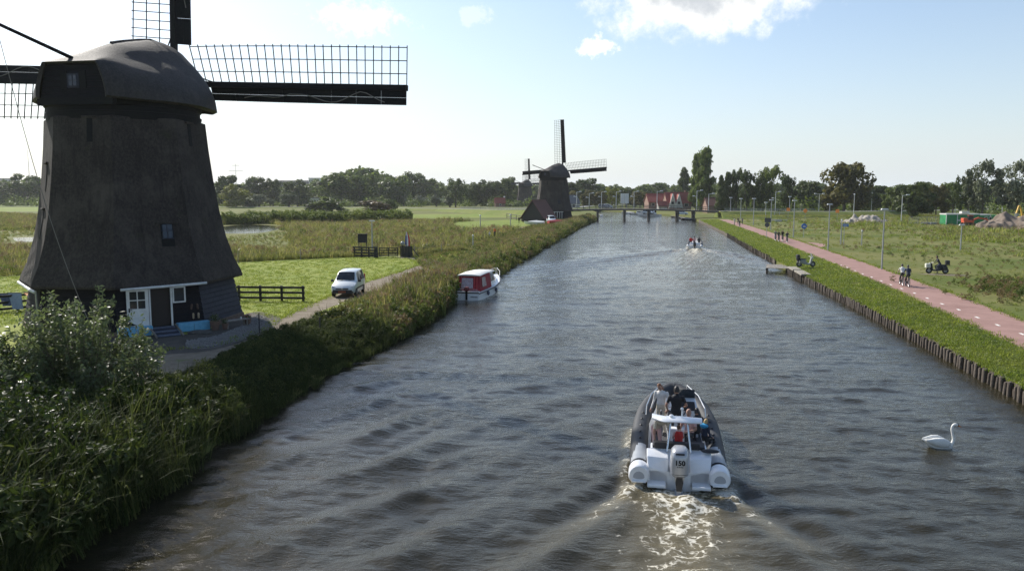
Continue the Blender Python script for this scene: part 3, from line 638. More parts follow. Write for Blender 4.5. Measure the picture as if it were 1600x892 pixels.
def make_mill(name, label, loc, rz, detail=True, sail_turn=1.0, scale=1.0, cap_rz=0.0, only=None):
    t = thing(name, label, 'windmill', loc, rz, scale=scale)
    # thatched smock
    m = MB(); m.smooth = True
    m.loft([oct_ring(r, z) for z, r in PROF] + [oct_ring(3.9, 11.62)]); m.v = m.v[:]
    # thick thatch edge at the eaves
    m.loft([oct_ring(5.5, 2.66), oct_ring(6.0, 2.50), oct_ring(6.04, 2.62)], cap0=False, cap1=False)
    m.build('thatched_body', M_thatch, t, smooth=True, angle=22)
    # boarded base, plank by plank on the facets the picture shows
    core = MB(); core.loft([oct_ring(5.90, -.1), oct_ring(5.32, 2.9)], cap0=False); core.build('base_wall', M_black, t)
    nrow = 9 if detail else 4
    for k in range(8):
        if detail:
            for i in range(nrow):
                z0 = .28 + 2.36 * i / nrow; z1 = .28 + 2.36 * (i + 1) / nrow - .035
                rr = lambda z: 5.90 - .195 * z
                o0, rt, ou = facet_frame(k, rr(z0) + .115); o1, _, _ = facet_frame(k, rr(z1) + .07)
                hw0 = (rr(z0) + .09) * math.sin(R(22.5)); hw1 = (rr(z1) + .02) * math.sin(R(22.5))
                if k == 0:      # the side with the door: boards stop short of the opening
                    spans = [(-hw0, -hw1, -.55, -.55), (.55, .55, hw0, hw1)] if i < nrow - 1 else [(-hw0, -hw1, hw0, hw1)]
                else: spans = [(-hw0, -hw1, hw0, hw1)]
                for (a0, a1, b0, b1) in spans:
                    A, B, C, D = o0 + rt * a0, o0 + rt * b0, o1 + rt * b1, o1 + rt * a1
                    for q in (A, B): q.z = z0
                    for q in (C, D): q.z = z1
                    pm = MB(); th = ou * -.03
                    pm.add([A, B, C, D, A + th, B + th, C + th, D + th], [(0, 1, 2, 3), (5, 4, 7, 6), (0, 4, 5, 1), (1, 5, 6, 2), (2, 6, 7, 3), (3, 7, 4, 0)])
                    pm.build('plank', M_bluetar if k == 1 else M_tar, t)
    pl = MB(); pl.loft([oct_ring(6.02, -.1), oct_ring(6.02, .26), oct_ring(5.90, .30)], cap0=False); pl.build('plinth', mat('brick_plinth', (.12, .08, .06), (.17, .12, .09), rough=.9, scale=6), t)
    # ---- openings in the thatch
    def body_window(k, off, z, w, h, lit=False):
        zt = z + h; ra, rb = prof_r(z), prof_r(zt)
        o0, rt, ou = facet_frame(k, ra); o1, _, _ = facet_frame(k, rb)
        o0 = o0 + rt * off; o1 = o1 + rt * off; o0.z = z; o1.z = zt
        up = (o1 - o0).normalized(); nn = rt.cross(up).normalized()
        if nn.dot(ou) < 0: nn = -nn
        wdw = part_empty('window', t)
        mm = MB()
        def quadbox(a, b, c, d, depth, o=.0):
            A = [o0 + rt * a + up * b + nn * o, o0 + rt * c + up * b + nn * o, o0 + rt * c + up * d + nn * o, o0 + rt * a + up * d + nn * o]
            Bk = [p - nn * depth for p in A]
            mm.add(A + Bk, [(0, 1, 2, 3), (5, 4, 7, 6), (0, 4, 5, 1), (1, 5, 6, 2), (2, 6, 7, 3), (3, 7, 4, 0)])
        H = (o1 - o0).length
        quadbox(-w / 2, 0, w / 2, H, .2, .025); mm.build('recess', M_black, wdw)
        if lit:
            mm = MB(); quadbox(-w / 2 + .08, H * .36, -.03, H * .66, .03, .06); quadbox(.03, H * .36, w / 2 - .08, H * .66, .03, .06); quadbox(-w / 2 + .08, H * .70, -.03, H * .95, .03, .06); quadbox(.03, H * .70, w / 2 - .08, H * .95, .03, .06); mm.build('pane', M_glass, wdw)
            mm = MB(); quadbox(-w / 2 + .02, H * .32, w / 2 - .02, H * .36, .05, .07); quadbox(-w / 2 + .02, H * .665, w / 2 - .02, H * .695, .05, .07); quadbox(-.025, H * .36, .025, H * .97, .05, .075); mm.build('glazing_bar', M_bluetar, wdw)
        # thatch lip that hangs over the top
        mm = MB(); A = o1 + nn * .02; mm.box((0, 0, 0), (w + .5, .22, .12), rot=Matrix((rt, nn, up)).transposed()); mm.v = [tuple(Vector(p) + A) for p in mm.v]; mm.build('hood', M_thatch, wdw, bevel=.03)
    body_window(0, .72, 4.6, .66, 1.25, True)
    body_window(7, .45, 10.15, .32, 1.3); body_window(1, -.3, 10.1, .3, 1.3)
    body_window(6, 0.2, 5.0, .42, 1.6); body_window(6, 0.1, 7.6, .36, 1.5)
    # ---- the door side
    if detail:
        o0, rt, ou = facet_frame(0, 5.86); M4 = Matrix((rt, ou, Vector((0, 0, 1)))).transposed().to_4x4(); M4.translation = o0
        def mb():
            q = MB(); q.M = M4; return q
        mb().box((0, -.5, 1.35), (1.0, .9, 2.2)).build('doorway', mat('dark_interior', (.03, .022, .018), rough=.9), t)
        fr = mb(); fr.box((-.55, .06, 1.38), (.09, .12, 2.3)); fr.box((.55, .06, 1.38), (.09, .12, 2.3)); fr.box((0, .06, 2.56), (1.19, .12, .09)); fr.build('door_frame', M_white, t, bevel=.01)
        # open door leaf: swung out to the left
        dr = part_empty('door', t); Md = M4 @ Matrix.Translation((-.62, .14, .25)) @ Matrix.Rotation(R(-168), 4, 'Z')
        q = MB(); q.M = Md; q.box((.53, 0, 0.52), (1.05, .05, 1.04)); q.box((.08, 0, 1.62), (.16, .05, 1.16)); q.box((.98, 0, 1.62), (.16, .05, 1.16)); q.box((.53, 0, 2.14), (.74, .05, .14)); q.box((.53, 0, 1.1), (.74, .05, .12)); q.box((.53, 0, 1.62), (.05, .045, .9)); q.box((.53, 0, 1.61), (.74, .04, .05)); q.build('door_leaf', M_white, dr, bevel=.006)
        for ax in (.33, .73):
            for az in (1.37, 1.85):
                q = MB(); q.M = Md; q.box((ax, 0, az), (.34, .02, .42)); q.build('pane', M_glass, dr)
        for sgn in (-1, 1):
            q = MB(); q.M = Md; q.box((.53, sgn * .03, .56), (.72, .012, .68)); q.build('door_panel', M_white, dr, bevel=.005)
        q = MB(); q.M = Md; q.tube([(.94, -.03, 1.12), (.94, -.10, 1.12), (.80, -.10, 1.12)], .018, 6); q.box((.94, -.035, 1.1), (.06, .02, .22)); q.tube([(.94, .03, 1.12), (.94, .10, 1.12), (.80, .10, 1.12)], .018, 6); q.box((.94, .035, 1.0), (.06, .02, .34)); q.build('door_handle', M_black, dr)
        # small white window right of the door
        wd = part_empty('window', t); q = mb(); q.box((.95, .10, 2.42), (.66, .07, .07)); q.box((.95, .10, 1.62), (.66, .07, .07)); q.box((.65, .10, 2.02), (.07, .07, .74)); q.box((1.25, .10, 2.02), (.07, .07, .74)); q.build('frame', M_white, wd)
        q = mb(); q.box((.95, .085, 2.02), (.54, .02, .74)); q.build('pane', M_glass, wd)
        # gutter under the eaves
        g = mb(); g.tube([(-2.0, .42, 2.50), (2.35, .42, 2.58)], .07, 8); g.build('gutter', M_gutter, t)
        o6, rt6, ou6 = facet_frame(6, 6.07); g = MB(); g.tube([o6 - rt6 * 2.4 + Vector((0, 0, 2.45)), o6 + rt6 * 2.55 + Vector((0, 0, 2.45)), o6 + rt6 * 2.75 + Vector((0, 0, 2.35)) - ou6 * .15], .08, 8); g.build('gutter', M_gutter, t)
        g = MB(); g.tube([o6 + rt6 * 2.7 + Vector((0, 0, 2.4)) - ou6 * .2, o6 + rt6 * 2.62 - ou6 * .25 + Vector((0, 0, .3))], .05, 6); g.build('downpipe', M_steel, t)
    # ---- curb and cap
    cb = MB(); cb.smooth = True; cb.lathe([(4.0, 11.4), (4.08, 11.7), (4.08, 11.8), (4.0, 11.82), (4.0, 12.1), (4.1, 12.14), (4.1, 12.75), (3.9, 12.8)], 24); cb.build('curb', M_black, t, smooth=True)
    cp = part_empty('cap', t, (0, 0, 0), (0, 0, cap_rz))
    # sections along the cap's axis: local +y points to the sails
    SEC = [(-4.45, 2.05, 12.5, 14.25, 1.55, 14.25), (-3.8, 2.75, 12.45, 14.45, 1.5, 14.6), (-2.9, 3.55, 12.4, 14.65, 1.45, 15.0), (-1.9, 4.1, 12.4, 14.8, 1.5, 15.42), (-1.0, 4.35, 12.4, 14.9, 1.7, 15.78), (0, 4.5, 12.4, 15.1, 1.95, 16.05), (1.5, 4.4, 12.35, 15.35, 2.1, 16.4), (2.7, 4.1, 12.35, 15.5, 2.1, 16.62), (3.6, 3.65, 12.35, 15.45, 1.9, 16.6), (4.2, 3.1, 12.4, 15.2, 1.5, 16.25), (4.6, 2.4, 12.5, 14.8, 1.0, 15.6)]
    ks = np.array([q[0] for q in SEC]); fine = []
    for i in range(len(SEC) - 1):
        for u in (0, .34, .67): fine.append(ks[i] + (ks[i + 1] - ks[i]) * u)
    fine.append(ks[-1]); cols = [np.array([q[j] for q in SEC]) for j in range(1, 6)]
    def soft(v, col):
        # Catmull-Rom between the surveyed sections
        i = min(max(int(np.searchsorted(ks, v, 'right')) - 1, 0), len(ks) - 2); u = (v - ks[i]) / (ks[i + 1] - ks[i]); p0, p1, p2, p3 = col[max(i - 1, 0)], col[i], col[i + 1], col[min(i + 2, len(ks) - 1)]
        return .5 * (2 * p1 + (p2 - p0) * u + (2 * p0 - 5 * p1 + 4 * p2 - p3) * u * u + (3 * p1 - p0 - 3 * p2 + p3) * u ** 3)
    secs = []
    for (s, hw, zb, zs, sh, zr) in [(v, *[soft(v, c_) for c_ in cols]) for v in fine]:
        half = []
        for i in range(8):
            u = i / 7; x = hw + (sh - hw) * (u ** 1.5); z = zb + (zs - zb) * u ** .82
            half.append((x, z))
        for i in range(1, 5):
            u = i / 4; half.append((sh * (1 - u) * (1 + .10 * math.sin(u * 3.14)), zs + (zr - zs) * (1 - (1 - u) ** 1.5)))
        sec = [(x, s, z) for x, z in half] + [(-x, s, z) for x, z in half[::-1][1:]]
        secs.append(sec)
    m = MB(); m.loft(secs, close=False, cap0=False, cap1=True)
    inner = [[(p[0] * .93, p[1] + (.12 if j == 0 else 0), p[2] - .10) for p in sec] for j, sec in enumerate(secs)]
    m.loft(inner, close=False, cap0=False, cap1=True)
    # rim between the two skins so that the thatch has an edge
    for j in range(len(secs) - 1):
        for e in (0, -1): m.add([secs[j][e], secs[j + 1][e], inner[j + 1][e], inner[j][e]], [(0, 1, 2, 3)])
    for i in range(len(secs[0]) - 1): m.add([secs[0][i], secs[0][i + 1], inner[0][i + 1], inner[0][i]], [(0, 1, 2, 3)])
    m.build('cap_roof', M_cap, cp, smooth=True, fix=False, angle=50)
    r = MB(); r.tube([(0, -1.0, 15.80), (0, 0, 16.06), (0, 1.5, 16.41), (0, 2.7, 16.63), (0, 3.5, 16.60)], .07, 8); r.build('ridge', M_cap, cp)
    g = MB(); n = 7
    for i in range(n):
        z0 = 12.1 + 2.05 * i / n; z1 = 12.1 + 2.05 * (i + 1) / n - .015; w0 = 2.1 - .5 * i / n; w1 = 2.1 - .5 * (i + 1) / n
        g = MB(); g.prism([(-w0, z0), (w0, z0), (w1, z1), (-w1, z1)], .06 + .02 * (i % 2)); g.M = Matrix.Identity(4); g.v = [(a, b - 4.1, c) for a, b, c in g.v]; g.build('gable_board', M_tar, cp)
    for sgn in (-1, 1):
        g = MB(); g.box((sgn * .55, -4.17, 13.35), (.38, .05, .9)); g.build('shutter', M_black, cp)
    wq = MB(); wq.box((0, -4.19, 13.3), (.58, .05, .62)); wq.box((0, -4.19, 13.3), (.7, .04, .74)); wq.build('gable_window_frame', M_bluetar, cp)
    for a in (-.13, .13):
        for c in (-.14, .14): q = MB(); q.box((a, -4.225, 13.3 + c), (.2, .02, .22)); q.build('pane', mat_pane, cp)
    m = MB(); m.box((0, -4.0, 12.25), (4.4, .35, .35)); m.build('tail_beam', M_black, cp)
    # hoist beam and its rope at the back of the cap
    a = Vector((-.1, -3.6, 14.4)); b = Vector((-1.75, -7.5, 15.75)); m = MB(); m.tube([a, a.lerp(b, .9), b], [.10, .085, .09], 8); m.build('hoist_beam', M_tar, cp)
    d = (b - a).normalized(); m = MB(); m.bar(b - d * .25, b + d * .35, .22, .16); m.build('beam_end', M_tar, cp)
    if detail:
        e = Vector((2.1, -6.6, .6)); pts = []
        for i in range(20):
            u = i / 19; q = (b - d * .3).lerp(e, u); q.z -= 1.4 * math.sin(math.pi * u); pts.append(q)
        m = MB(); m.tube(pts, .018, 5); m.build('hoist_rope', M_rope, cp)
    # windshaft, then the sails
    hub = Vector((0, 5.0, 14.35))
    m = MB(); m.tube([(0, 2.5, 14.0), hub + Vector((0, .5, .1))], [.42, .34], 10); m.build('windshaft', M_black, cp)
    head = part_empty('sail_cross', cp, hub, (R(6), 0, 0))
    return t, cp, head, hub
mat_pane = mat('pale_pane', (.045, .05, .075), rough=.15)
def mill_sails(t, cp, hub, detail, turn):
    # sails hang on the cap: seen from behind the lattice trails to the left of the upright one
    for k in range(4): make_sail(cp, 90 * k + turn, detail, hub)
def full_mill(name, label, loc, rz, detail, turn, cap_rz=0.0, scale=1.0):
    t, cp, head, hub = make_mill(name, label, loc, rz, detail, scale=scale, cap_rz=cap_rz)
    bpy.data.objects.remove(head)
    mill_sails(t, cp, hub, detail, turn)
    return t
MC = Vector((-22.2, 46.6))
# facet 0 (with the door) looks at azimuth: centre of the octagon side turned a little right of the viewer
VIEW = math.atan2(-MC.x, MC.y)      # turn that makes local -y look at the camera
full_mill('windmill', 'large dark thatched windmill in the foreground with an open white door', (MC.x, MC.y, ZL), VIEW - R(10), True, -2.2, cap_rz=R(10 - 35))
# ------------------------------------------------------------------ reeds, grass and ground cover
M_reed = leaf_mat('reed_leaf', (0.09, 0.13, 0.028), (0.17, 0.18, 0.055), (0.25, 0.21, 0.095), trans=.5, gscale=.10)
M_reed_near = leaf_mat('shade_dark_reed_leaf', (0.022, 0.038, 0.010), (0.045, 0.062, 0.018), (0.085, 0.092, 0.034), spec=.08, rough=.7, trans=.3, gscale=.3)  # backlit shade of the foreground is put into this darker leaf colour
M_plume = leaf_mat('reed_plume', (0.15, 0.105, 0.065), (0.21, 0.16, 0.105), trans=.3)
M_herb = leaf_mat('bank_herb', (0.060, 0.10, 0.020), (0.115, 0.15, 0.034), (0.165, 0.175, 0.05), spec=.2, trans=.4, gscale=.18)
M_herb_near = leaf_mat('shade_dark_herb', (0.024, 0.042, 0.011), (0.050, 0.070, 0.019), (0.09, 0.10, 0.03), spec=.12, rough=.6, trans=.3, gscale=.3)  # darker copy of the bank herb, its shaded side worked into the colour
M_dryherb = leaf_mat('seeding_herb', (0.12, 0.105, 0.042), (0.19, 0.145, 0.07), (0.22, 0.14, 0.075), trans=.4, gscale=.2)
M_grass = leaf_mat('grass_blade', (0.105, 0.162, 0.022), (0.165, 0.21, 0.034), (0.21, 0.215, 0.06), trans=.5, gscale=.35)
M_rough = leaf_mat('rough_grass', (0.125, 0.19, 0.03), (0.19, 0.215, 0.052), (0.235, 0.225, 0.085), trans=.5, gscale=.06)
M_dock = leaf_mat('brown_seed_heads', (0.15, 0.115, 0.055), (0.2, 0.15, 0.08), trans=.35)
rs = np.random.RandomState(11)

def src(name, V, Fq, m):
    me = bpy.data.meshes.new(name); me.from_pydata([tuple(v) for v in V], [], [tuple(int(i) for i in f) for f in Fq]); me.materials.append(m); me.update()
    return bpy.data.objects.new(name, me)
def inside(poly, X, Y):
    p = np.array([(q[0], q[1]) for q in poly]); r = np.zeros(len(X), bool); j = len(p) - 1
    for i in range(len(p)):
        c = ((p[i, 1] > Y) != (p[j, 1] > Y)) & (X < (p[j, 0] - p[i, 0]) * (Y - p[i, 1]) / (p[j, 1] - p[i, 1] + 1e-12) + p[i, 0]); r ^= c; j = i
    return r
def fill(poly, n, z, pw=1.0, avoid=()):
    """n points over a patch of ground, thinner with distance"""
    p = np.array([(q[0], q[1]) for q in poly]); lo, hi = p.min(0), p.max(0); ymin = max(lo[1], 8); out = []; tot = 0
    while tot < n:
        k = 40000; u = rs.uniform(0, 1, k)
        # draw y with density y^-pw
        if pw == 1: Yy = ymin * (hi[1] / ymin) ** u
        else: Yy = (ymin ** (1 - pw) + u * (hi[1] ** (1 - pw) - ymin ** (1 - pw))) ** (1 / (1 - pw))
        Xx = rs.uniform(lo[0], hi[0], k); ok = inside(poly, Xx, Yy)
        for a in avoid: ok &= ~inside(a, Xx, Yy)
        q = np.stack([Xx[ok], Yy[ok]], 1); out.append(q); tot += len(q)
    q = np.concatenate(out)[:n]; return np.concatenate([q, np.full((n, 1), z)], 1)

TRACK_POLY = TRL + TRR[::-1]
HEI = ([8, 14, 22, 27, 31, 38, 43, 47, 55, 66, 74, 90, 120, 190, 290], [2.1, 2.1, 1.85, 1.3, .62, .55, .75, 1.05, 1.45, 1.5, 1.05, 1.0, 1.25, 1.5, 1.5])
trr_y = [p[1] for p in TRR]; trr_x = [p[0] for p in TRR]; od = np.argsort(trr_y)
def inland(y):
    a = np.interp(y, [8, 20, 26, 27.6, 31, 36, 41, 45, 50, 55, 60, 70, 80, 95, 110, 140, 290], [-34, -30, -26, -15.2, -13.6, -13.4, -12.6, -11.0, -10.6, -9.6, -8.7, -8.0, -9.0, -12, -9, -3.6, 22])
    return np.minimum(a, xl(y) - 2.2)
def bank_z(d): return np.interp(d, [-.6, 0, .5, 1.6, 4.5], [-.05, .12, .35, .78, .9])
def bank_pts(n, y0, y1, near_edge=-.35, pw=.8, dense_edge=1.5, maxd=99):
    u = rs.uniform(0, 1, n); y = (y0 ** (1 - pw) + u * (y1 ** (1 - pw) - y0 ** (1 - pw))) ** (1 / (1 - pw))
    w = np.minimum(xl(y) - inland(y), maxd); d = near_edge + (w - near_edge) * rs.uniform(0, 1, n) ** dense_edge
    return np.stack([xl(y) - d, y, bank_z(d)], 1), d

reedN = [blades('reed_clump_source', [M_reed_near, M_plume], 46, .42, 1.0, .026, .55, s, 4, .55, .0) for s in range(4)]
reedF = [blades('tall_reed_source', [M_reed, M_plume], 44, .6, 1.0, .045, .35, 10 + s, 2, .3, .22) for s in range(4)]
herbs = []
for s in range(4):
    V, Fq = leafy('h', None, 420, (.55, .55, .5), .055, 20 + s, (0, 0, .5), shell=.25, clumps=16); herbs.append(src('herb_source', V, Fq, M_herb))
dry = []
for s in range(3):
    V, Fq = leafy('h', None, 420, (.55, .55, .5), .05, 30 + s, (0, 0, .52), shell=.25, clumps=18); dry.append(src('dry_herb_source', V, Fq, M_dryherb))

# near bank, before and below the mill
p1, d1 = bank_pts(1900, 9, 46, pw=.3, dense_edge=1.25)
h1 = np.interp(p1[:, 1], *HEI) * rs.uniform(.55, 1.15, len(p1)) * np.interp(d1, [0, .6, 2], [.75, 1, 1])
keep = ~((p1[:, 0] < -13) & (p1[:, 1] > 27)); tag(scatter('bank_reeds', p1[keep], h1[keep], reedN, seed=2, tilt=.16), 'lush reeds and long grass, darkened for shade, lining the near left bank', 'reeds', kind='stuff')
p2, d2 = bank_pts(4200, 9, 46, near_edge=.1, pw=.3, dense_edge=.9)
keep = ~((p2[:, 0] < -13) & (p2[:, 1] > 27)); s2 = np.interp(p2[:, 1], *HEI) * rs.uniform(.35, 1.0, len(p2))
herbsN = []
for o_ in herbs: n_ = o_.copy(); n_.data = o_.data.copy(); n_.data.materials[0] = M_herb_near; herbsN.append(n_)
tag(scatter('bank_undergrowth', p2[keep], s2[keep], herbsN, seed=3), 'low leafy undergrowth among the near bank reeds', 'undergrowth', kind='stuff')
# the long hedge of reeds and herbs from the car to the far bridge
p3, d3 = bank_pts(2600, 44.5, 262, pw=.75, dense_edge=.85, near_edge=-.5)
h3 = np.interp(p3[:, 1], *HEI) * rs.uniform(.6, 1.1, len(p3)) * np.interp(d3, [-.5, .5, 2.5, 4.2, 6], [.7, 1, .95, .6, .35])
tag(scatter('canal_reeds', p3, h3, reedF, seed=4), 'tall brown plumed reeds along the left canal bank', 'reeds', kind='stuff')
p4, d4 = bank_pts(8000, 44.5, 262, pw=.75, dense_edge=1.0, near_edge=-.3)
h4 = np.interp(p4[:, 1], *HEI) * rs.uniform(.5, 1.0, len(p4)) * np.interp(d4, [0, 2.5, 4.2, 6], [1, .95, .6, .35])
tag(scatter('canal_undergrowth', p4, h4, herbs + dry[:2] + herbs, seed=5), 'green and rusty herbs growing through the left canal reeds', 'undergrowth', kind='stuff')
# reed field behind the lawn
FIELD = px([(-380, 440), (-200, 441), (0, 430), (200, 418.5), (372, 408.5), (470, 403.5), (550, 400.3), (640, 398.3), (690, 392.5), (725, 390), (738, 380), (800, 362), (815, 352), (790, 347), (700, 345), (640, 344), (560, 346), (450, 350), (300, 350), (0, 333), (-380, 334)], ZL)
PONDS = [px([(345, 352), (380, 350), (418, 350), (446, 354), (432, 362), (402, 368), (345, 369)], ZL), px([(10, 370), (66, 369), (76, 379), (20, 382)], ZL)]
PASTURE = [px([(715, 347), (810, 343), (830, 352), (790, 358), (735, 362), (700, 356)], ZL)]
pf = fill(FIELD, 24000, ZL, 1.25, PONDS + PASTURE); wide = [blades('field_reed_source', [M_reed, M_plume], 24, .6, 1.0, .075, .45, 40 + s, 2, .25, .4) for s in range(4)]
sf = rs.uniform(.55, 1.25, len(pf)) * (.85 + .3 * np.sin(pf[:, 0] * .17 + 1.3 * np.sin(pf[:, 1] * .06)) * np.sin(pf[:, 1] * .11 + pf[:, 0] * .04))
sf *= np.where((pf[:, 0] / pf[:, 1] < -.28) & (pf[:, 1] > 108) & (pf[:, 1] < 165), .38, 1)
tag(scatter('reed_field', pf, sf, wide + wide + herbs[:1] + dry[:1], seed=6), 'wide field of olive and brown reeds behind the lawn', 'reeds', kind='stuff')
# dark sedge behind the pond
SEDGE = px([(345, 351.5), (420, 350), (520, 347.5), (640, 345.5), (640, 342.5), (520, 344), (400, 346.5), (345, 348)], ZL)
pg = fill(SEDGE, 900, ZL, 1.0); tag(scatter('pond_sedge', pg, rs.uniform(1.6, 3.0, len(pg)), herbs, seed=7), 'dark sedge on the far shore of the pond', 'sedge', kind='stuff')
# strip of rank grass right against the back of the lawn
e = [(q[0], q[1]) for q in LAWN[1:9]]; pts = []
for i in range(len(e) - 1):
    for k in range(34): u = k / 34; pts.append((e[i][0] + (e[i + 1][0] - e[i][0]) * u, e[i][1] + (e[i + 1][1] - e[i][1]) * u + rs.uniform(-.1, .6), ZL))
pts = np.array([p for p in pts if not (-16.4 < p[0] < -13)])
tag(scatter('lawn_edge_grass', pts, rs.uniform(.5, .85, len(pts)), reedF, seed=8), 'rank grass along the wire fence behind the lawn', 'grass', kind='stuff')

# the lawn's own blades, and grass creeping over the edges of the paths
lawn_tuft = [blades('lawn_source', M_grass, 30, .3, .10, .025, .7, 80 + s, 2, .4, hv=.6) for s in range(3)]
LAWN_SEEN = px([(-60, 437), (200, 421), (372, 411), (470, 406), (555, 402.5), (640, 401), (690, 395), (722, 393), (700, 418), (645, 450), (575, 482), (525, 509), (470, 530), (430, 500), (330, 470), (60, 500), (-60, 520)], ZL)
pl_ = fill(LAWN_SEEN, 9000, ZL, 1.6, [TRACK_POLY]); tag(scatter('lawn_grass', pl_, rs.uniform(.5, 1.2, len(pl_)), lawn_tuft, seed=21), 'fine mown grass of the sunny lawn behind the mill', 'grass', kind='stuff')
ed = []
for line, zz, sg in ((PL, ZR, -1), (PR, ZR, 1), (TRL, ZL, 1), (TRR, ZL, -1)):
    for i in range(len(line) - 1):
        a_, b_ = line[i], line[i + 1]; L_ = (Vector(b_) - Vector(a_)).length
        for k in range(int(min(26, L_ * 5))): u = rs.rand(); q = Vector(a_).lerp(Vector(b_), u); ed.append((q.x + rs.normal(0, .10), q.y + rs.normal(0, .10), zz))
tag(scatter('path_edge_grass', np.array(ed), rs.uniform(.5, 1.5, len(ed)), lawn_tuft, seed=22), 'grass creeping over the edges of the path and the track', 'grass', kind='stuff')
peb = []
for s in range(3): q = MB().ball((0, 0, .02), .05, 6, 4, (1, .8, .6)).build('pebble_source', M_gravel); me_ = q.data; bpy.data.objects.remove(q); peb.append(bpy.data.objects.new('pebble_source', me_))
pp = fill(GRAVEL, 2200, ZL + .02, 1.0); tag(scatter('gravel_stones', pp, rs.uniform(.5, 1.5, len(pp)), peb, seed=23), 'loose pale gravel stones beside the mill wall', 'gravel', kind='stuff')
# right bank turf and meadow
tuft = [blades('turf_source', M_grass, 34, .35, .16, .030, .7, 60 + s, 2, .4, hv=.6) for s in range(4)]
BANK_R = [(float(xr(y)) + .2, y) for y in (20, 26, 32, 40, 53, 72, 82, 114, 150, 190, 236)] + [(p[0] - .1, p[1]) for p in PL[::-1] if p[1] > 18]
def bankr_z(P_):
    d = P_[:, 0] - xr(P_[:, 1]); return np.interp(d, [.1, 1.2, 3.2, 6], [.60, .66, ZR - .03, ZR])
pr = fill(BANK_R, 13000, 0, 1.5); pr[:, 2] = bankr_z(pr)
tag(scatter('bank_turf', pr, rs.uniform(.7, 1.35, len(pr)) * np.interp(pr[:, 1], [20, 60, 240], [.8, 1.1, 2.0]), tuft, seed=9, sz=rs.uniform(.3, .6, len(pr))), 'short bright turf between the piling and the cycle path', 'grass', kind='stuff')
edge = np.array([(float(xr(y)) + rs.uniform(.12, .5), y, .6) for y in rs.uniform(22, 240, 1500)])
tag(scatter('bank_edge_grass', edge, rs.uniform(.6, 1.2, len(edge)), tuft, seed=19), 'longer grass hanging along the top of the piling', 'grass', kind='stuff')
roughs = [blades('rough_grass_source', [M_rough, M_dock], 40, .55, .34, .05, .7, 70 + s, 2, .35, .18) for s in range(4)]
MEADOW = [(p[0] + .15, p[1]) for p in PR if p[1] > 16] + [(80, 240), (110, 250), (170, 280), (300, 330), (300, 20), (60, 14)]
SIDE = px([(1262, 390), (1250, 381), (1262, 378.6), (1292, 382), (1285, 387), (1270, 389)], ZR)
pm = fill(MEADOW, 26000, ZR, 1.5, [SIDE]); dist = pm[:, 0] - np.interp(pm[:, 1], [p[1] for p in PR], [p[0] for p in PR])
tallness = np.interp(dist, [0, 2, 9, 25], [.3, .5, .95, 1.5]) * np.interp(pm[:, 1], [20, 60, 150, 300], [.7, .9, 1.5, 2.0])
patch = .75 + .5 * np.sin(pm[:, 0] * .13 + np.sin(pm[:, 1] * .05) * 2) * np.sin(pm[:, 1] * .09)
tag(scatter('meadow_grass', pm, tallness * patch * rs.uniform(.7, 1.3, len(pm)), roughs, seed=10), 'rough tussocky grass of the meadow right of the cycle path', 'grass', kind='stuff')
MID = px([(1340, 402), (1600, 445), (1700, 470), (1800, 430), (1700, 352), (1480, 350), (1340, 350), (1200, 345), (1180, 352), (1240, 368), (1300, 382)], ZR)
pb = fill(MID, 900, ZR, 1.2); keep = (np.sin(pb[:, 0] * .11 + 1) * np.sin(pb[:, 1] * .075 + .5) > -.25); pb = pb[keep]
tag(scatter('meadow_weeds', pb, rs.uniform(.3, .6, len(pb)) * np.interp(pb[:, 1], [50, 100, 250], [.5, 1.0, 1.5]), dry + herbs[:2], seed=12, sz=rs.uniform(.5, .9, len(pb))), 'brown seeding weeds standing in the right meadow', 'weeds', kind='stuff')
# rank bramble patch at the right edge
bl = np.array([(q.x + rs.normal(0, 2.2), q.y + rs.normal(0, 2.5), ZR) for q in px([(1600, 458), (1592, 450), (1640, 470), (1612, 447)], ZR) for _ in range(120)])
tag(scatter('bramble_patch', bl, rs.uniform(.3, .65, len(bl)), dry + herbs, seed=13), 'dark bramble patch at the right edge of the meadow', 'bramble', kind='stuff')
# embankment cover near the bridge
em = np.array([(x + rs.normal(0, 2), y + rs.normal(0, 2), z) for x, y, z in [(70 + 4.2 * i, 251 + .35 * i - rs.uniform(0, 8), 1.6) for i in range(16)] for _ in range(34)])
tag(scatter('embankment_scrub', em, rs.uniform(.5, 1.0, len(em)), roughs + roughs, seed=14, sz=rs.uniform(1, 1.8, len(em))), 'scrubby grass on the road embankment right of the bridge', 'scrub', kind='stuff')

# ------------------------------------------------------------------ trees
M_bark = mat('bark', (0.07, 0.055, 0.04), (0.12, 0.10, 0.08), rough=.95, scale=3, bump=.6, bscale=12, stretch=(1, 1, .3))
LM = {'dark': leaf_mat('dark_foliage', (0.040, 0.062, 0.020), (0.066, 0.088, 0.03), (0.085, 0.105, 0.036), spec=.15, trans=.35, gscale=.12),
      'mid': leaf_mat('mid_foliage', (0.060, 0.094, 0.022), (0.095, 0.13, 0.032), (0.125, 0.15, 0.042), spec=.15, trans=.38, gscale=.12),
      'light': leaf_mat('yellow_green_foliage', (0.14, 0.165, 0.03), (0.19, 0.20, 0.045), (0.21, 0.21, 0.06), spec=.15, trans=.4, gscale=.15),
      'olive': leaf_mat('olive_foliage', (0.08, 0.084, 0.024), (0.125, 0.113, 0.036), (0.14, 0.115, 0.04), spec=.15, trans=.35, gscale=.1),
      'silver': leaf_mat('silver_foliage', (0.085, 0.105, 0.056), (0.125, 0.142, 0.085), (0.17, 0.18, 0.12), spec=.15, trans=.3, gscale=.15),
      'rust': leaf_mat('rusty_foliage', (0.08, 0.066, 0.03), (0.115, 0.082, 0.042), spec=.15, trans=.3, gscale=.2)}
CROWNS = {}
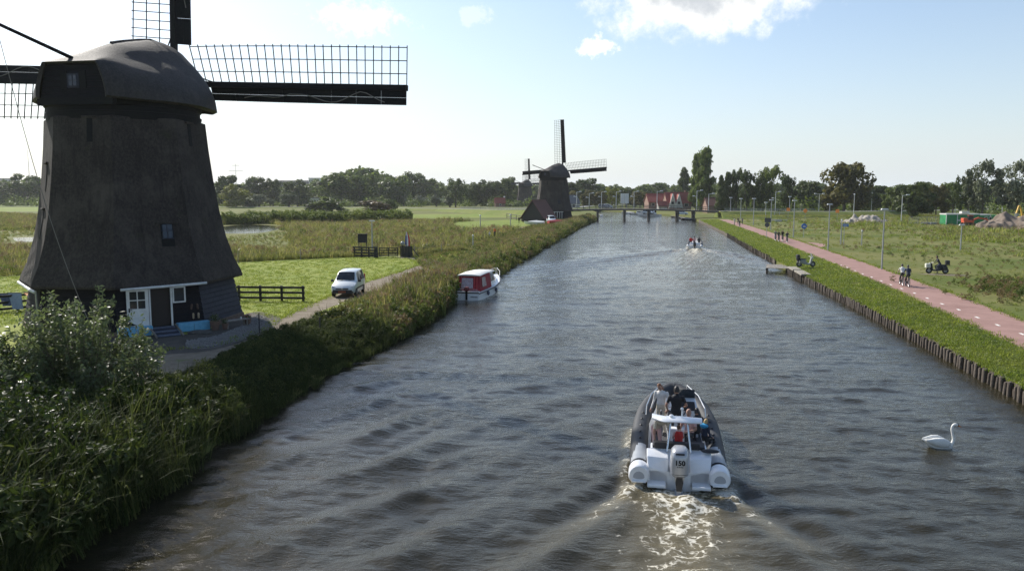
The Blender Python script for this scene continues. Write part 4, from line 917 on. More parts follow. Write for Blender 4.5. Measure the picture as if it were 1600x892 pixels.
def crown_arrays(kind, seed):
    r = np.random.RandomState(seed); Vs = []; Fs = []; b = 0
    def addc(c, rad, n, size, sh=.35):
        nonlocal b
        V, Fq = leafy('', None, n, rad, size, r.randint(1 << 30), c, shell=sh, aspect=.6); Vs.append(V); Fs.append(Fq + b); b += len(V)
    if kind == 'round':
        for i in range(34):
            a = r.uniform(0, 6.28); z = r.uniform(.16, .92); k = math.sqrt(max(.03, 1 - ((z - .50) / .48) ** 2)) * .5; q = k * r.uniform(.45, .92); s = r.uniform(.07, .15)
            addc((q * math.cos(a), q * math.sin(a), z), (s * 1.15, s * 1.15, s * .85), 120, .036)
        addc((0, 0, .5), (.33, .33, .32), 420, .05, .1)
    elif kind == 'airy':
        for i in range(30):
            a = r.uniform(0, 6.28); z = r.uniform(.2, .95); k = math.sqrt(max(.03, 1 - ((z - .52) / .47) ** 2)) * .5; q = k * r.uniform(.3, 1.0); s = r.uniform(.06, .13)
            addc((q * math.cos(a), q * math.sin(a), z), (s, s, s * 1.1), 100, .029)
        addc((0, 0, .5), (.25, .25, .32), 300, .04, .1)
    elif kind == 'poplar':
        for i in range(46):
            z = r.uniform(.06, .96); k = .5 * min(1, (z + .12) * 2.6) * (1 - max(0, (z - .45) / .58) ** 1.7); a = r.uniform(0, 6.28); q = k * r.uniform(.2, .78); s = r.uniform(.12, .2)
            addc((q * math.cos(a), q * math.sin(a), z), (s, s, s * .36), 110, .04)
        addc((0, 0, .45), (.25, .25, .4), 500, .05, .1)
    elif kind == 'cone':
        for i in range(40):
            z = r.uniform(.05, .97); k = .5 * (1 - z) ** .8 + .03; a = r.uniform(0, 6.28); q = k * r.uniform(.3, .85); s = r.uniform(.06, .13)
            addc((q * math.cos(a), q * math.sin(a), z), (s * 1.2, s * 1.2, s * .7), 105, .036)
        addc((0, 0, .35), (.2, .2, .33), 300, .045, .1)
    elif kind == 'pollard':
        for i in range(16):
            a = r.uniform(0, 6.28); z = r.uniform(.35, .85); k = .5 * math.sqrt(max(.05, 1 - ((z - .6) / .42) ** 2)); q = k * r.uniform(.3, .8); s = r.uniform(.12, .2)
            addc((q * math.cos(a), q * math.sin(a), z), (s, s, s), 90, .055)
        addc((0, 0, .6), (.3, .3, .28), 200, .04, .1)
    else:  # bush
        for i in range(22):
            a = r.uniform(0, 6.28); z = r.uniform(.05, .8); k = .5 * math.sqrt(max(.05, 1 - (z / .95) ** 2)); q = k * r.uniform(.3, .9); s = r.uniform(.1, .2)
            addc((q * math.cos(a), q * math.sin(a), z), (s, s, s * .9), 100, .05)
        addc((0, 0, .35), (.35, .35, .35), 300, .035, .1)
    return np.concatenate(Vs), np.concatenate(Fs)
def crown_mesh(kind, v, mk):
    key = (kind, v, mk)
    if key not in CROWNS:
        V, Fq = crown_arrays(kind, 100 + v * 7 + sum(map(ord, kind)))
        o = np_obj('crown', V, Fq, LM[mk]); CROWNS[key] = o.data; bpy.data.objects.remove(o)
    return CROWNS[key]
TRUNKS = {}
def trunk_mesh(kind, v):
    k = (kind in ('bush', 'pollard'), v % 3)
    if k not in TRUNKS:
        q = random.Random(v + 50); m = MB()
        if kind == 'pollard': m.tube([(0, 0, -.02), (.01, 0, .2), (0, .01, .42)], [.075, .06, .085], 7)
        elif kind == 'bush':
            for i in range(4): a = q.uniform(0, 6.28); m.tube([(0, 0, -.02), (.12 * math.cos(a), .12 * math.sin(a), .3), (.25 * math.cos(a), .25 * math.sin(a), .6)], [.03, .022, .008], 5)
        else:
            m.tube([(0, 0, -.02), (.004, .003, .2), (-.004, 0, .5), (0, 0, .85)], [.032, .024, .016, .003], 7)
            for i in range(7):
                a = q.uniform(0, 6.28); z = q.uniform(.18, .5); l = q.uniform(.18, .33); m.tube([(0, 0, z), (l * .5 * math.cos(a), l * .5 * math.sin(a), z + .12), (l * math.cos(a), l * math.sin(a), z + .3)], [.012, .009, .003], 5)
        o = m.build('trunk', M_bark); TRUNKS[k] = o.data; bpy.data.objects.remove(o)
    return TRUNKS[k]
tree_n = 0
def tree(cx, top, base, w, kind, mk, label, name='broadleaf_tree', Y=None, z=None, cat='tree', group=None):
    """a tree surveyed by centre, top and foot; w is its width in the picture"""
    global tree_n; tree_n += 1; q = random.Random(tree_n * 13)
    z0 = z if z is not None else (ZL if cx < 950 else ZR)
    if Y is None: g = P(cx, base, z0); Y = g.y
    g = PY(cx, base, Y); h = PY(cx, top, Y).z - z0; ww = w * Y / F_PX
    t = thing(name, label, cat, (g.x, Y, z0), q.uniform(0, 6.28), group)
    v = q.randrange(3)
    c = bpy.data.objects.new('crown', crown_mesh(kind, v, mk)); COL.objects.link(c); c.parent = t; c.scale = (ww * 1.06, ww * 1.06, h * 1.02)
    k = bpy.data.objects.new('trunk', trunk_mesh(kind, v)); COL.objects.link(k); k.parent = t; k.scale = (min(h, ww * 1.1), min(h, ww * 1.1), h) if kind not in ('bush', 'pollard') else (ww, ww, h)
    return t
TREES = [
 # left of and just behind the large mill
 (14, 284, 321, 46, 'round', 'dark', 'dark rounded tree at the left edge of the picture'),
 (44, 272, 321, 52, 'round', 'mid', 'dense green tree beside the large mill, left of its thatched wall'),
 (355, 275, 324, 44, 'round', 'dark', 'dark tree just right of the large mill, behind the yellow-green tree'),
 (369, 288, 325, 42, 'round', 'light', 'bright yellow-green round tree just right of the large mill'),
 (399, 277, 322, 44, 'round', 'dark', 'dark tree behind the silvery willows, right of the yellow-green tree'),
 (427, 281, 322, 34, 'airy', 'dark', 'slim dark tree in front of the far office blocks'),
 (465, 281, 323, 44, 'round', 'dark', 'rounded dark green tree standing before the white office tower'),
 (533, 271, 322, 72, 'round', 'mid', 'broad green tree on several trunks, left of the wide pair'),
 (563, 272, 322, 62, 'round', 'mid', 'broad green tree on several trunks, right of the wide pair'),
 (614, 282, 322, 42, 'round', 'mid', 'medium tree between the broad trees and the pollard willows'),
 (645, 271, 319, 44, 'airy', 'mid', 'tall airy tree above the row of pollard willows'),
 (672, 278, 319, 44, 'round', 'mid', 'round-topped tree behind the two middle pollard willows'),
 (712, 278, 324, 42, 'airy', 'dark', 'dark tree standing alone right of the pollard willows'),
 (738, 285, 322, 30, 'round', 'dark', 'small dark tree between the lone tree and the mills'),
 (760, 281, 322, 34, 'round', 'dark', 'dark tree left of the red-roofed shed'),
 (789, 277, 322, 44, 'round', 'dark', 'tall dark tree behind the red-roofed shed and third mill'),
 (910, 279, 322, 58, 'round', 'dark', 'big dark dome-shaped tree right of the second mill'),
 (891, 298, 326, 26, 'round', 'olive', 'small brownish tree beside the grey-roofed house, near the second mill'),
 (917, 297, 325, 22, 'round', 'olive', 'small olive tree between the first two road lamps'),
 (937, 299, 325, 22, 'round', 'olive', 'small olive tree between the second and third road lamps'),
 (956, 292, 325, 34, 'airy', 'light', 'yellowish tree beside the white billboard'),
 (978, 295, 324, 30, 'round', 'dark', 'dark tree behind the white billboard'),
 (1000, 298, 325, 28, 'round', 'olive', 'low brown-green tree left of the red-roofed houses'),
 (1022, 285, 318, 44, 'round', 'mid', 'green tree rising behind the red-roofed houses'),
 (1046, 289, 318, 34, 'round', 'mid', 'pale green tree behind the right-hand red roof'),
 (1071, 305, 323, 20, 'round', 'olive', 'little bushy tree right of the white gables'),
 (1126, 276, 333, 20, 'cone', 'dark', 'narrow dark cone-shaped tree right of the poplars, left of its pair'),
 (1136, 268, 333, 26, 'cone', 'dark', 'taller dark cone-shaped tree right of the poplars'),
 (1150, 266, 333, 28, 'airy', 'dark', 'dark feathery tree behind the cone-shaped trees'),
 (1166, 269, 334, 30, 'airy', 'dark', 'dark tree with an open top left of the tallest airy tree'),
 (1186, 276, 334, 26, 'round', 'dark', 'short dark tree filling the gap in the middle of the right tree row'),
 (1203, 262, 334, 42, 'airy', 'mid', 'tall airy tree midway between the poplars and the round olive tree'),
 (1229, 276, 335, 28, 'airy', 'dark', 'dark pointed tree right of the tall airy tree'),
 (1259, 283, 332, 46, 'round', 'dark', 'wide low dark tree left of the round olive tree'),
 (1318, 251, 336, 72, 'round', 'olive', 'large round olive-brown tree standing alone above the right meadow'),
 (1365, 291, 332, 44, 'round', 'dark', 'low dark tree right of the large olive-brown tree'),
 (1394, 293, 334, 32, 'round', 'mid', 'small green tree left of the broad dark thicket tree'),
 (1424, 283, 342, 60, 'round', 'dark', 'broad dark spreading tree left of the construction fence'),
 (1462, 288, 338, 36, 'round', 'olive', 'brownish tree behind the left end of the green cabins'),
 (1488, 287, 336, 34, 'airy', 'mid', 'grey-green tree behind the green cabins'),
 (1512, 268, 340, 38, 'airy', 'dark', 'dark tree on the left of the tall pair above the green cabins'),
 (1534, 254, 341, 52, 'airy', 'silver', 'tall silvery willow above the green cabins'),
 (1588, 254, 341, 62, 'airy', 'silver', 'tall silvery willow at the right edge of the picture'),
]
for tr in TREES: tree(*tr)
for (cx, top, base, w, lab) in [(1068, 262, 324, 24, 'short broad poplar left of the tall poplar pair'), (1087, 242, 329, 25, 'slender poplar, left one of the tallest pair by the canal'), (1101, 233, 331, 36, 'tallest poplar of all, above the right end of the bridge')]:
    tree(cx, top, base, w, 'poplar', 'dark' if cx < 1080 else 'mid', lab, 'poplar_tree')
for (cx, top, base, w, mk, lab) in [(405, 303, 323.5, 27, 'silver', 'large silvery pollard willow right of the yellow-green tree'), (422, 309, 323, 14, 'silver', 'small pollard willow beside the large silvery one'), (452, 302, 324.5, 29, 'silver', 'silvery pollard willow in front of the rounded dark tree'),
        (631, 304, 322, 16, 'silver', 'leftmost of the four small pollard willows in a row'), (656, 304, 322, 16, 'silver', 'second of the four small pollard willows in a row'), (682, 305.5, 323, 19, 'silver', 'third of the four small pollard willows in a row'), (703, 307, 324, 21, 'silver', 'rightmost of the four small pollard willows in a row')]:
    tree(cx, top, base, w, 'pollard', mk, lab, 'pollard_willow')
for (cx, top, base, w, mk, lab) in [(517, 306, 331, 52, 'mid', 'pale green bush in front of the broad trees'), (492, 315, 331, 34, 'dark', 'dark low bush left of the pale green bush'), (581, 312, 332, 50, 'rust', 'rust-brown rounded bush in front of the broad trees'), (607, 309, 330, 26, 'mid', 'upright green bush right of the rust-brown bush'), (387, 309, 324, 26, 'dark', 'dark bush at the foot of the yellow-green tree')]:
    tree(cx, top, base, w, 'bush', mk, lab, 'bush', cat='bush')
# the mass of far woodland behind everything
def wood():
    r = np.random.RandomState(5); Vs = []; Fs = []; b = 0; base = [crown_arrays('round', 900 + i) for i in range(3)]
    tops = ([-300, 0, 60, 340, 480, 520, 565, 620, 640, 720, 820, 940, 1000, 1070, 1200, 1360, 1450, 1650, 1900], [284, 283, 281, 286, 290, 272, 262, 275, 281, 287, 284, 289, 289, 286, 286, 291, 288, 286, 284])
    for i in range(150):
        pxx = -260 + 2100 * (i + r.uniform(-.3, .3)) / 149; Y = r.uniform(560, 760); tp = np.interp(pxx, *tops) + r.uniform(-2, 5); g = PY(pxx, tp, Y); h = g.z - ZL; w = h * r.uniform(.85, 1.4)
        V, Fq = base[i % 3]; sub = r.rand(len(Fq)) < .36; Fq = Fq[sub]; a = r.uniform(0, 6.28); c, s = math.cos(a), math.sin(a)
        used = V[Fq.ravel()]; cen = np.repeat(used.reshape(-1, 4, 3).mean(1), 4, 0); used = cen + (used - cen) * 1.7
        x = (used[:, 0] * c - used[:, 1] * s) * w + g.x; y = (used[:, 0] * s + used[:, 1] * c) * w + Y; z = used[:, 2] * h + ZL
        Vs.append(np.stack([x, y, z], 1)); Fs.append(np.arange(len(used)).reshape(-1, 4) + b); b += len(used)
    # hedge line at the foot of the trees
    for i in range(260):
        pxx = -260 + 2100 * i / 259; Y = r.uniform(470, 560) if pxx < 1000 else r.uniform(300, 420)
        if 860 < pxx < 1100: Y = r.uniform(540, 640)
        g = PY(pxx, 300, Y); h = r.uniform(3, 6.5); V, Fq = leafy('', None, 260, (r.uniform(3.5, 6), 3, h), .6, r.randint(1 << 30), (g.x, Y, ZL + h * .3), shell=.3)
        Vs.append(V); Fs.append(Fq + b); b += len(V)
    tag(np_obj('distant_wood', np.concatenate(Vs), np.concatenate(Fs), LM['mid']), 'far dark woodland closing the horizon behind all the trees', 'woodland', kind='stuff')
wood()

# ------------------------------------------------------------------ shrubs of the near bank
def shoot_shrub(name, label, loc, h, w, shoots, leaves, mat_, size, seed, lean=.35):
    """shrub of many upright shoots that carry separate leaves"""
    r = np.random.RandomState(seed); t = thing(name, label, 'shrub', loc)
    m = MB(); P_ = []; Nn = []
    for i in range(shoots):
        a = r.uniform(0, 6.28); d = w / 2 * math.sqrt(r.rand()); hh = h * (1 - .55 * (d / (w / 2)) ** 2) * r.uniform(.7, 1.08)
        b0 = Vector((d * .35 * math.cos(a), d * .35 * math.sin(a), 0)); e = Vector((d * math.cos(a) * (1 + lean * .3), d * math.sin(a) * (1 + lean * .3), hh)); mid = b0.lerp(e, .5) + Vector((r.normal(0, .12), r.normal(0, .12), 0))
        m.tube([b0, mid, e], [.022, .014, .004], 4, cap=False)
        n = max(6, int(leaves * hh / h)); u = r.uniform(.18, 1, n) ** .8
        q = ((1 - u) ** 2)[:, None] * np.array(b0) + (2 * u * (1 - u))[:, None] * np.array(mid) + (u ** 2)[:, None] * np.array(e)
        P_.append(q + r.normal(0, .16, (n, 3)) * (1.15 - .7 * u)[:, None])
    pos = np.concatenate(P_); n = len(pos); nr = r.normal(size=(n, 3)); nr[:, 2] = np.abs(nr[:, 2]) + .2; nr /= np.linalg.norm(nr, axis=1)[:, None]
    tt = np.cross(nr, r.normal(size=(n, 3))); tt /= np.linalg.norm(tt, axis=1)[:, None]; bb = np.cross(nr, tt); s = size * r.uniform(.6, 1.35, n)[:, None]
    V = np.stack([pos - tt * s, pos - bb * s * .42 + nr * s * .12, pos + tt * s, pos + bb * s * .42 + nr * s * .12], 1).reshape(-1, 3)
    np_obj('foliage', V, np.arange(4 * n).reshape(n, 4), mat_, t); m.build('stem', M_bark, t, fix=False)
    return t
M_shrub = leaf_mat('glossy_shrub_leaf', (0.09, 0.125, 0.052), (0.14, 0.17, 0.075), (0.19, 0.21, 0.11), rough=.45, trans=.38, gscale=.5, spec=.35)
M_shrub2 = leaf_mat('dark_shrub_leaf', (0.028, 0.048, 0.012), (0.055, 0.075, 0.018), rough=.45, trans=.3, gscale=.5)
M_shrub3 = leaf_mat('yellow_shrub_leaf', (0.11, 0.12, 0.025), (0.15, 0.15, 0.04), rough=.5, trans=.35, gscale=.5)
g = PY(128, 640, 27.0); shoot_shrub('willow_shrub', 'big glossy-leaved green shrub in front of the large mill', (g.x, 27.0, .75), 4.2, 5.2, 150, 150, M_shrub, .085, 1)
g = PY(158, 560, 27.4); shoot_shrub('willow_shrub', 'slender upright shoot of shrub reaching to the eaves of the large mill', (g.x + .1, 27.4, .85), 4.75, .7, 9, 130, M_shrub, .075, 2)
g = PY(215, 600, 29.0); shoot_shrub('willow_shrub', 'small leafy shrub growing before the white mill door', (g.x, 29.0, .85), 2.5, 1.5, 22, 110, M_shrub, .075, 3)
g = PY(8, 600, 26.5); shoot_shrub('leafy_shrub', 'green shrub at the left edge below the fence with hanging cloths', (g.x, 26.5, .85), 3.0, 3.6, 60, 120, M_shrub2, .085, 4)
g = PY(20, 690, 21); shoot_shrub('leafy_shrub', 'dark tangled shrub at the left edge near the water', (g.x, 21, .8), 2.6, 4.4, 70, 120, M_shrub2, .08, 5)
g = PY(315, 640, 29.5); shoot_shrub('yellow_shrub', 'yellow-green shrub on the bank right of the big glossy shrub', (g.x, 29.5, .6), 1.55, 1.7, 44, 80, M_shrub3, .06, 6)
g = PY(350, 640, 30.0); shoot_shrub('yellow_shrub', 'smaller yellow-green shrub nearest to the water', (g.x, 30.0, .5), 1.15, 1.1, 28, 70, M_shrub3, .06, 7)
g = PY(540, 540, 45.5); shoot_shrub('yellow_shrub', 'sunlit yellowish shrub at the edge of the mill shadow', (g.x, 45.5, .6), 1.5, 3.0, 60, 80, M_shrub3, .075, 8)
# ------------------------------------------------------------------ people, built as one continuous skin per body
def pm(name, c, rough=.8, c2=None): return mat(name, c, c2 or tuple(x * .8 for x in c), rough=rough, scale=9, detail=4, bump=.15, bscale=25)
M_skin = pm('skin', (.42, .24, .17), .55); M_hairbrown = pm('brown_hair', (.09, .045, .02), .6); M_hairdark = pm('dark_hair', (.018, .014, .012), .55); M_hairblond = pm('blond_hair', (.52, .36, .16), .6); M_hairred = pm('auburn_hair', (.22, .09, .035), .6)
CL = {k: pm(k + '_cloth', v) for k, v in dict(black=(.014, .014, .017), charcoal=(.035, .036, .04), white=(.72, .70, .66), red=(.55, .035, .03), pink=(.62, .40, .38), blue=(.03, .28, .50), navy=(.02, .028, .055), orange=(.62, .14, .02), denim=(.05, .08, .15), grey=(.22, .22, .22), beige=(.42, .36, .28), cream=(.58, .52, .42)).items()}
def lerp(a, b, t): return Vector(a).lerp(Vector(b), t)
def pose(kind, h=1.75, **k):
    """joint positions; the figure looks along +y"""
    s = h / 1.75; V = Vector
    if kind == 'stand':
        J = dict(pel=V((0, 0, .95)), chest=V((0, .0, 1.28)), neck=V((0, 0, 1.48)), head=V((0, .03, 1.63)))
        for n, sg in (('L', -1), ('R', 1)):
            J['sh' + n] = V((sg * .19, 0, 1.42)); J['el' + n] = V((sg * .25, -.02, 1.14)); J['wr' + n] = V((sg * .24, .08, .90)); J['hip' + n] = V((sg * .09, 0, .92)); J['kn' + n] = V((sg * .11, .02, .50)); J['an' + n] = V((sg * .12, -.02, .09)); J['to' + n] = V((sg * .14, .15, .04))
    elif kind == 'ride':
        J = dict(pel=V((0, -.22, .98)), chest=V((0, -.05, 1.30)), neck=V((0, .04, 1.49)), head=V((0, .09, 1.64)))
        for n, sg in (('L', -1), ('R', 1)):
            J['sh' + n] = V((sg * .19, .02, 1.42)); J['el' + n] = V((sg * .25, .14, 1.18)); J['wr' + n] = V((sg * .25, .36, 1.06)); J['hip' + n] = V((sg * .09, -.2, .95))
            up = .16 if sg > 0 else -.12; J['kn' + n] = V((sg * .11, .18, .68 + up * .6)); J['an' + n] = V((sg * .11, .02 + up * .3, .30 + up)); J['to' + n] = V((sg * .12, .17 + up * .3, .25 + up))
    else:  # sit
        J = dict(pel=V((0, 0, .50)), chest=V((0, .02, .84)), neck=V((0, .03, 1.04)), head=V((0, .07, 1.19)))
        for n, sg in (('L', -1), ('R', 1)):
            J['sh' + n] = V((sg * .19, .02, .97)); J['el' + n] = V((sg * .25, .08, .70)); J['wr' + n] = V((sg * .16, .30, .60)); J['hip' + n] = V((sg * .09, .02, .48)); J['kn' + n] = V((sg * .12, .44, .50)); J['an' + n] = V((sg * .12, .44, .09)); J['to' + n] = V((sg * .13, .60, .04))
    for q, d in k.items(): J[q] = J[q] + V(d) if q in J else d
    for q in J: J[q] = J[q] * s
    return J
def person(label, loc, rz, J, h, top, legs, hair, skin_arms=True, bare_legs=False, shoes='black', voxel=.024, hairlen=.0, hairless=False, parent=None, fingers=True, skin=None, vest=None):
    t = thing('person', label, 'person', loc, rz); s = h / 1.75; skin = skin or M_skin
    mats = [skin, CL[top], CL[legs], CL[shoes]]; bones = []
    m = MB()
    def limb(a, b, ra, rb, mi, n=9):
        a, b = Vector(a), Vector(b); d = (b - a).normalized(); m.tube([a - d * ra * .75, a - d * ra * .4, a, lerp(a, b, .5), b, b + d * rb * .4, b + d * rb * .75], [ra * .45, ra * .85, ra, (ra + rb) * .5, rb, rb * .85, rb * .45], n); bones.append((a, b, max(ra, rb), mi))
    p, c, nk, hd = J['pel'], J['chest'], J['neck'], J['head']
    up = (nk - p).normalized(); rx = (J['shR'] - J['shL']).normalized(); fw = up.cross(rx).normalized()
    if fw.dot(Vector((0, 1, 0))) < 0: fw = -fw
    secs = []
    for t_, w, d in ((-.16, .09, .08), (-.06, .165, .115), (.1, .165, .115), (.35, .145, .10), (.6, .172, .118), (.82, .19, .115), (.95, .14, .085), (1.03, .06, .055)):
        q = lerp(p, c, t_ / .6) if t_ < .6 else lerp(c, nk, (t_ - .6) / .4)
        secs.append([q + rx * (w * s * math.cos(a)) + fw * (d * s * math.sin(a)) for a in [2 * math.pi * i / 12 for i in range(12)]])
    m.loft(secs); bones.append((p - up * .02, lerp(p, c, .25), .15 * s, 2)); bones.append((lerp(p, c, .25), nk - up * .05 * s, .15 * s, 1))
    limb(nk - up * .05 * s, hd - up * .04 * s, .056 * s, .052 * s, 0)
    hup = (hd - nk).normalized(); hx = rx; hf = hup.cross(hx); hf = -hf if hf.dot(fw) < 0 else hf
    secs = []
    for a_, w, d, o in ((-.125, .035, .04, .03), (-.105, .055, .065, .02), (-.06, .068, .085, .008), (0, .075, .094, 0), (.05, .074, .092, -.004), (.09, .056, .07, -.006), (.115, .02, .03, -.006)):
        q = hd + hup * (a_ * s); secs.append([q + hx * (w * s * math.cos(a)) + hf * ((d * math.sin(a) + o) * s) for a in [2 * math.pi * i / 12 for i in range(12)]])
    m.loft(secs); bones.append((hd - hup * .08 * s, hd + hup * .08 * s, .085 * s, 0))
    m.tube([hd + hf * .085 * s + hup * .02 * s, hd + hf * .118 * s - hup * .03 * s, hd + hf * .085 * s - hup * .035 * s], [.012 * s, .018 * s, .012 * s], 6)
    for sg in (-1, 1): m.ball(hd + hx * (sg * .077 * s) - hup * .008 * s, .026 * s, 6, 5, (.5, .8, 1.2))
    for n in 'LR':
        limb(J['sh' + n], J['el' + n], .056 * s, .043 * s, 1 if not skin_arms else 1); b = bones.pop()
        if skin_arms: mid = lerp(b[0], b[1], .6); bones.append((b[0], mid, b[2], 1)); bones.append((mid, b[1], b[2] * .9, 0))
        else: bones.append(b)
        limb(J['el' + n], J['wr' + n], .041 * s, .029 * s, 0 if skin_arms else 1)
        limb(J['hip' + n], J['kn' + n], .082 * s, .056 * s, 2); b = bones.pop()
        if bare_legs: mid = lerp(b[0], b[1], .65); bones.append((b[0], mid, b[2], 2)); bones.append((mid, b[1], b[2] * .9, 0))
        else: bones.append(b)
        limb(J['kn' + n], J['an' + n], .053 * s, .037 * s, 0 if bare_legs else 2); limb(J['an' + n] - Vector((0, .05 * s, .03 * s)), J['to' + n], .043 * s, .036 * s, 3)
        d = (J['wr' + n] - J['el' + n]).normalized(); limb(J['wr' + n], J['wr' + n] + d * .085 * s, .03 * s, .034 * s, 0)
    me = bpy.data.meshes.new('tmp'); me.from_pydata(m.v, [], m.f); o = bpy.data.objects.new('tmp', me); COL.objects.link(o)
    md = o.modifiers.new('r', 'REMESH'); md.mode = 'VOXEL'; md.voxel_size = voxel * max(.8, s); sm = o.modifiers.new('s', 'SMOOTH'); sm.iterations = 3; sm.factor = .5
    bpy.context.view_layer.update(); ev = o.evaluated_get(bpy.context.evaluated_depsgraph_get()); nm = bpy.data.meshes.new_from_object(ev); bpy.data.objects.remove(o); bpy.data.meshes.remove(me)
    nv = len(nm.vertices); co = np.empty(nv * 3, np.float32); nm.vertices.foreach_get('co', co); co = co.reshape(-1, 3)
    npoly = len(nm.polygons); V = [tuple(x) for x in co]; Fc = [tuple(pl.vertices) for pl in nm.polygons]; cen = np.array([co[list(f)].mean(0) for f in Fc]); best = np.full(npoly, 9e9); mi = np.zeros(npoly, int)
    for a, b, r_, k in bones:
        a = np.array(a); b = np.array(b); ab = b - a; u = np.clip(((cen - a) @ ab) / max(ab @ ab, 1e-9), 0, 1); dd = np.linalg.norm(cen - (a + u[:, None] * ab), axis=1) - r_ * .8
        w = dd < best; best[w] = dd[w]; mi[w] = k
    bpy.data.meshes.remove(nm)
    f = MB(); f.v = V; f.f = Fc; f.m = [int(x) for x in mi]; f.sf = [True] * npoly
    f.mi = 0
    if fingers:
        for n, sg in (('L', -1), ('R', 1)):
            d = (J['wr' + n] - J['el' + n]).normalized(); side = d.cross(Vector((0, 0, 1)));  side = side.normalized() if side.length > .1 else Vector((1, 0, 0)); nn = side.cross(d)
            if nn.z > 0: nn = -nn
            b0 = J['wr' + n] + d * .085 * s
            for i, (o_, ln) in enumerate(((-.027, .060), (-.009, .075), (.009, .072), (.026, .056))):
                q = b0 + side * (o_ * s); f.tube([q - d * .01 * s, q + d * ln * .55 * s + nn * .010 * s, q + d * ln * .85 * s + nn * .035 * s], [.0095 * s, .0085 * s, .006 * s], 5)
            q = J['wr' + n] + d * .045 * s + side * (-sg * .03 * s); f.tube([q, q + d * .03 * s - side * (sg * .022 * s), q + d * .065 * s - side * (sg * .028 * s) + nn * .01 * s], [.011 * s, .010 * s, .007 * s], 5)
    f.mi = 3
    for sg in (-1, 1): f.ball(hd + hx * (sg * .03 * s) + hf * .086 * s + hup * .012 * s, .009 * s, 6, 4)
    f.tube([hd + hf * .093 * s - hup * .062 * s - hx * .022 * s, hd + hf * .097 * s - hup * .064 * s, hd + hf * .093 * s - hup * .062 * s + hx * .022 * s], .005 * s, 4)
    f.build('body', mats, t, smooth=True, fix=False, angle=80)
    if not hairless:
        hm = MB(); hm.smooth = True; secs = []
        lo = -.07 - hairlen
        for i in range(8):
            u = i / 7; a_ = lo + (.132 - lo) * u; k = math.sqrt(max(.02, 1 - max(0, a_ / .135) ** 2)); w = .086 * k; d = .104 * k
            ring = []
            for j in range(12):
                an = 2 * math.pi * j / 12; y = d * math.sin(an)
                if a_ < .055 and y > .012: y = .012 + (y - .012) * .15
                ring.append(hd + hup * (a_ * s) + hx * (w * s * math.cos(an)) + hf * ((y - .010) * s))
            secs.append(ring)
        hm.loft(secs); hm.build('hair', hair, t, smooth=True, angle=80)
    if vest:
        vm = MB(); secs = []
        for t_, w, d in ((-.02, .19, .155), (.25, .185, .16), (.55, .205, .165), (.85, .20, .15), (.97, .12, .10)):
            q = lerp(p, c, t_ / .6) if t_ < .6 else lerp(c, nk, (t_ - .6) / .4); secs.append([q + rx * (w * s * math.cos(a)) + fw * (d * s * math.sin(a)) for a in [2 * math.pi * i / 12 for i in range(12)]])
        vm.loft(secs); vm.build('life_vest', CL[vest], t, smooth=True, angle=50)
    return t

# ------------------------------------------------------------------ bicycles
M_rubber = mat('tyre_rubber', (.02, .02, .02), rough=.85); M_chrome = mat('bright_metal', (.6, .6, .6), rough=.25, metal=.9); M_frame = mat('black_lacquer', (.015, .015, .016), rough=.3, coat=.3)
def ring(m, c, r, w, n=20, k=6):
    pts = [(c[0], c[1] + r * math.cos(2 * math.pi * i / n), c[2] + r * math.sin(2 * math.pi * i / n)) for i in range(n + 1)]; m.tube(pts, w, k, cap=False)
def make_bicycle(name='bicycle'):
    t = thing(name, 'x', 'bicycle')
    for y in (-.52, .52):
        w = part_empty('wheel', t, (0, y, .345)); m = MB(); ring(m, (0, 0, 0), .325, .022); m.build('tyre', M_rubber, w, smooth=True)
        m = MB()
        for i in range(10): a = math.pi * i / 10; m.bar((0, .31 * math.cos(a), .31 * math.sin(a)), (0, -.31 * math.cos(a), -.31 * math.sin(a)), .006)
        ring(m, (0, 0, 0), .30, .012, 20, 4); m.build('rim', M_chrome, w)
        m = MB(); pts = [(0, y + .365 * math.cos(a), .345 + .365 * math.sin(a)) for a in [R(20 + 14 * i) for i in range(10)]]; m.tube(pts, .02, 4, flat=.4); m.build('mudguard', M_frame, t)
    m = MB(); bb = (0, -.05, .30); st = (0, -.20, .82); ht = (0, .36, .86); hb = (0, .40, .70)
    for a, b in ((bb, st), (bb, hb), (lerp(st, bb, .15), ht), ((0, -.52, .345), bb), ((0, -.52, .345), lerp(st, bb, .2)), (ht, hb), (hb, (0, .52, .345))): m.tube([a, b], .017, 6)
    m.tube([ht, (0, .34, 1.02)], .014, 6); m.build('frame', M_frame, t)
    m = MB(); m.tube([(-.28, .22, 1.05), (-.2, .32, 1.06), (0, .35, 1.03), (.2, .32, 1.06), (.28, .22, 1.05)], .013, 6); m.build('handlebar', M_chrome, t)
    m = MB(); m.loft([[(x * w, y, z) for x, z in ((-1, .89), (1, .89), (1, .94), (-1, .94))] for y, w in ((-.36, .09), (-.24, .08), (-.06, .025))]); m.build('saddle', M_rubber, t, bevel=.012)
    m = MB(); m.tube([(-.02, -.05, .30), (.08, -.05, .30)], .06, 10); m.tube([(.09, -.05, .30), (.10, .0, .15)], .012, 5); m.box((.14, .0, .15), (.09, .07, .02)); m.tube([(-.09, -.05, .30), (-.10, -.1, .45)], .012, 5); m.box((-.14, -.1, .45), (.09, .07, .02)); m.build('crankset', M_frame, t)
    m = MB(); m.box((0, -.56, .76), (.13, .36, .02)); m.bar((-.05, -.55, .75), (-.05, -.52, .36), .012); m.bar((.05, -.55, .75), (.05, -.52, .36), .012); m.build('luggage_rack', M_frame, t)
    return t
BIKE = None
def bike_at(label, loc, rz):
    global BIKE
    if BIKE is None: BIKE = make_bicycle(); b = BIKE
    else: b = copy_tree(BIKE)
    b.location = loc; b.rotation_euler = (0, 0, rz); b['label'] = label; b['group'] = 'bicycles on the red path'
    return b
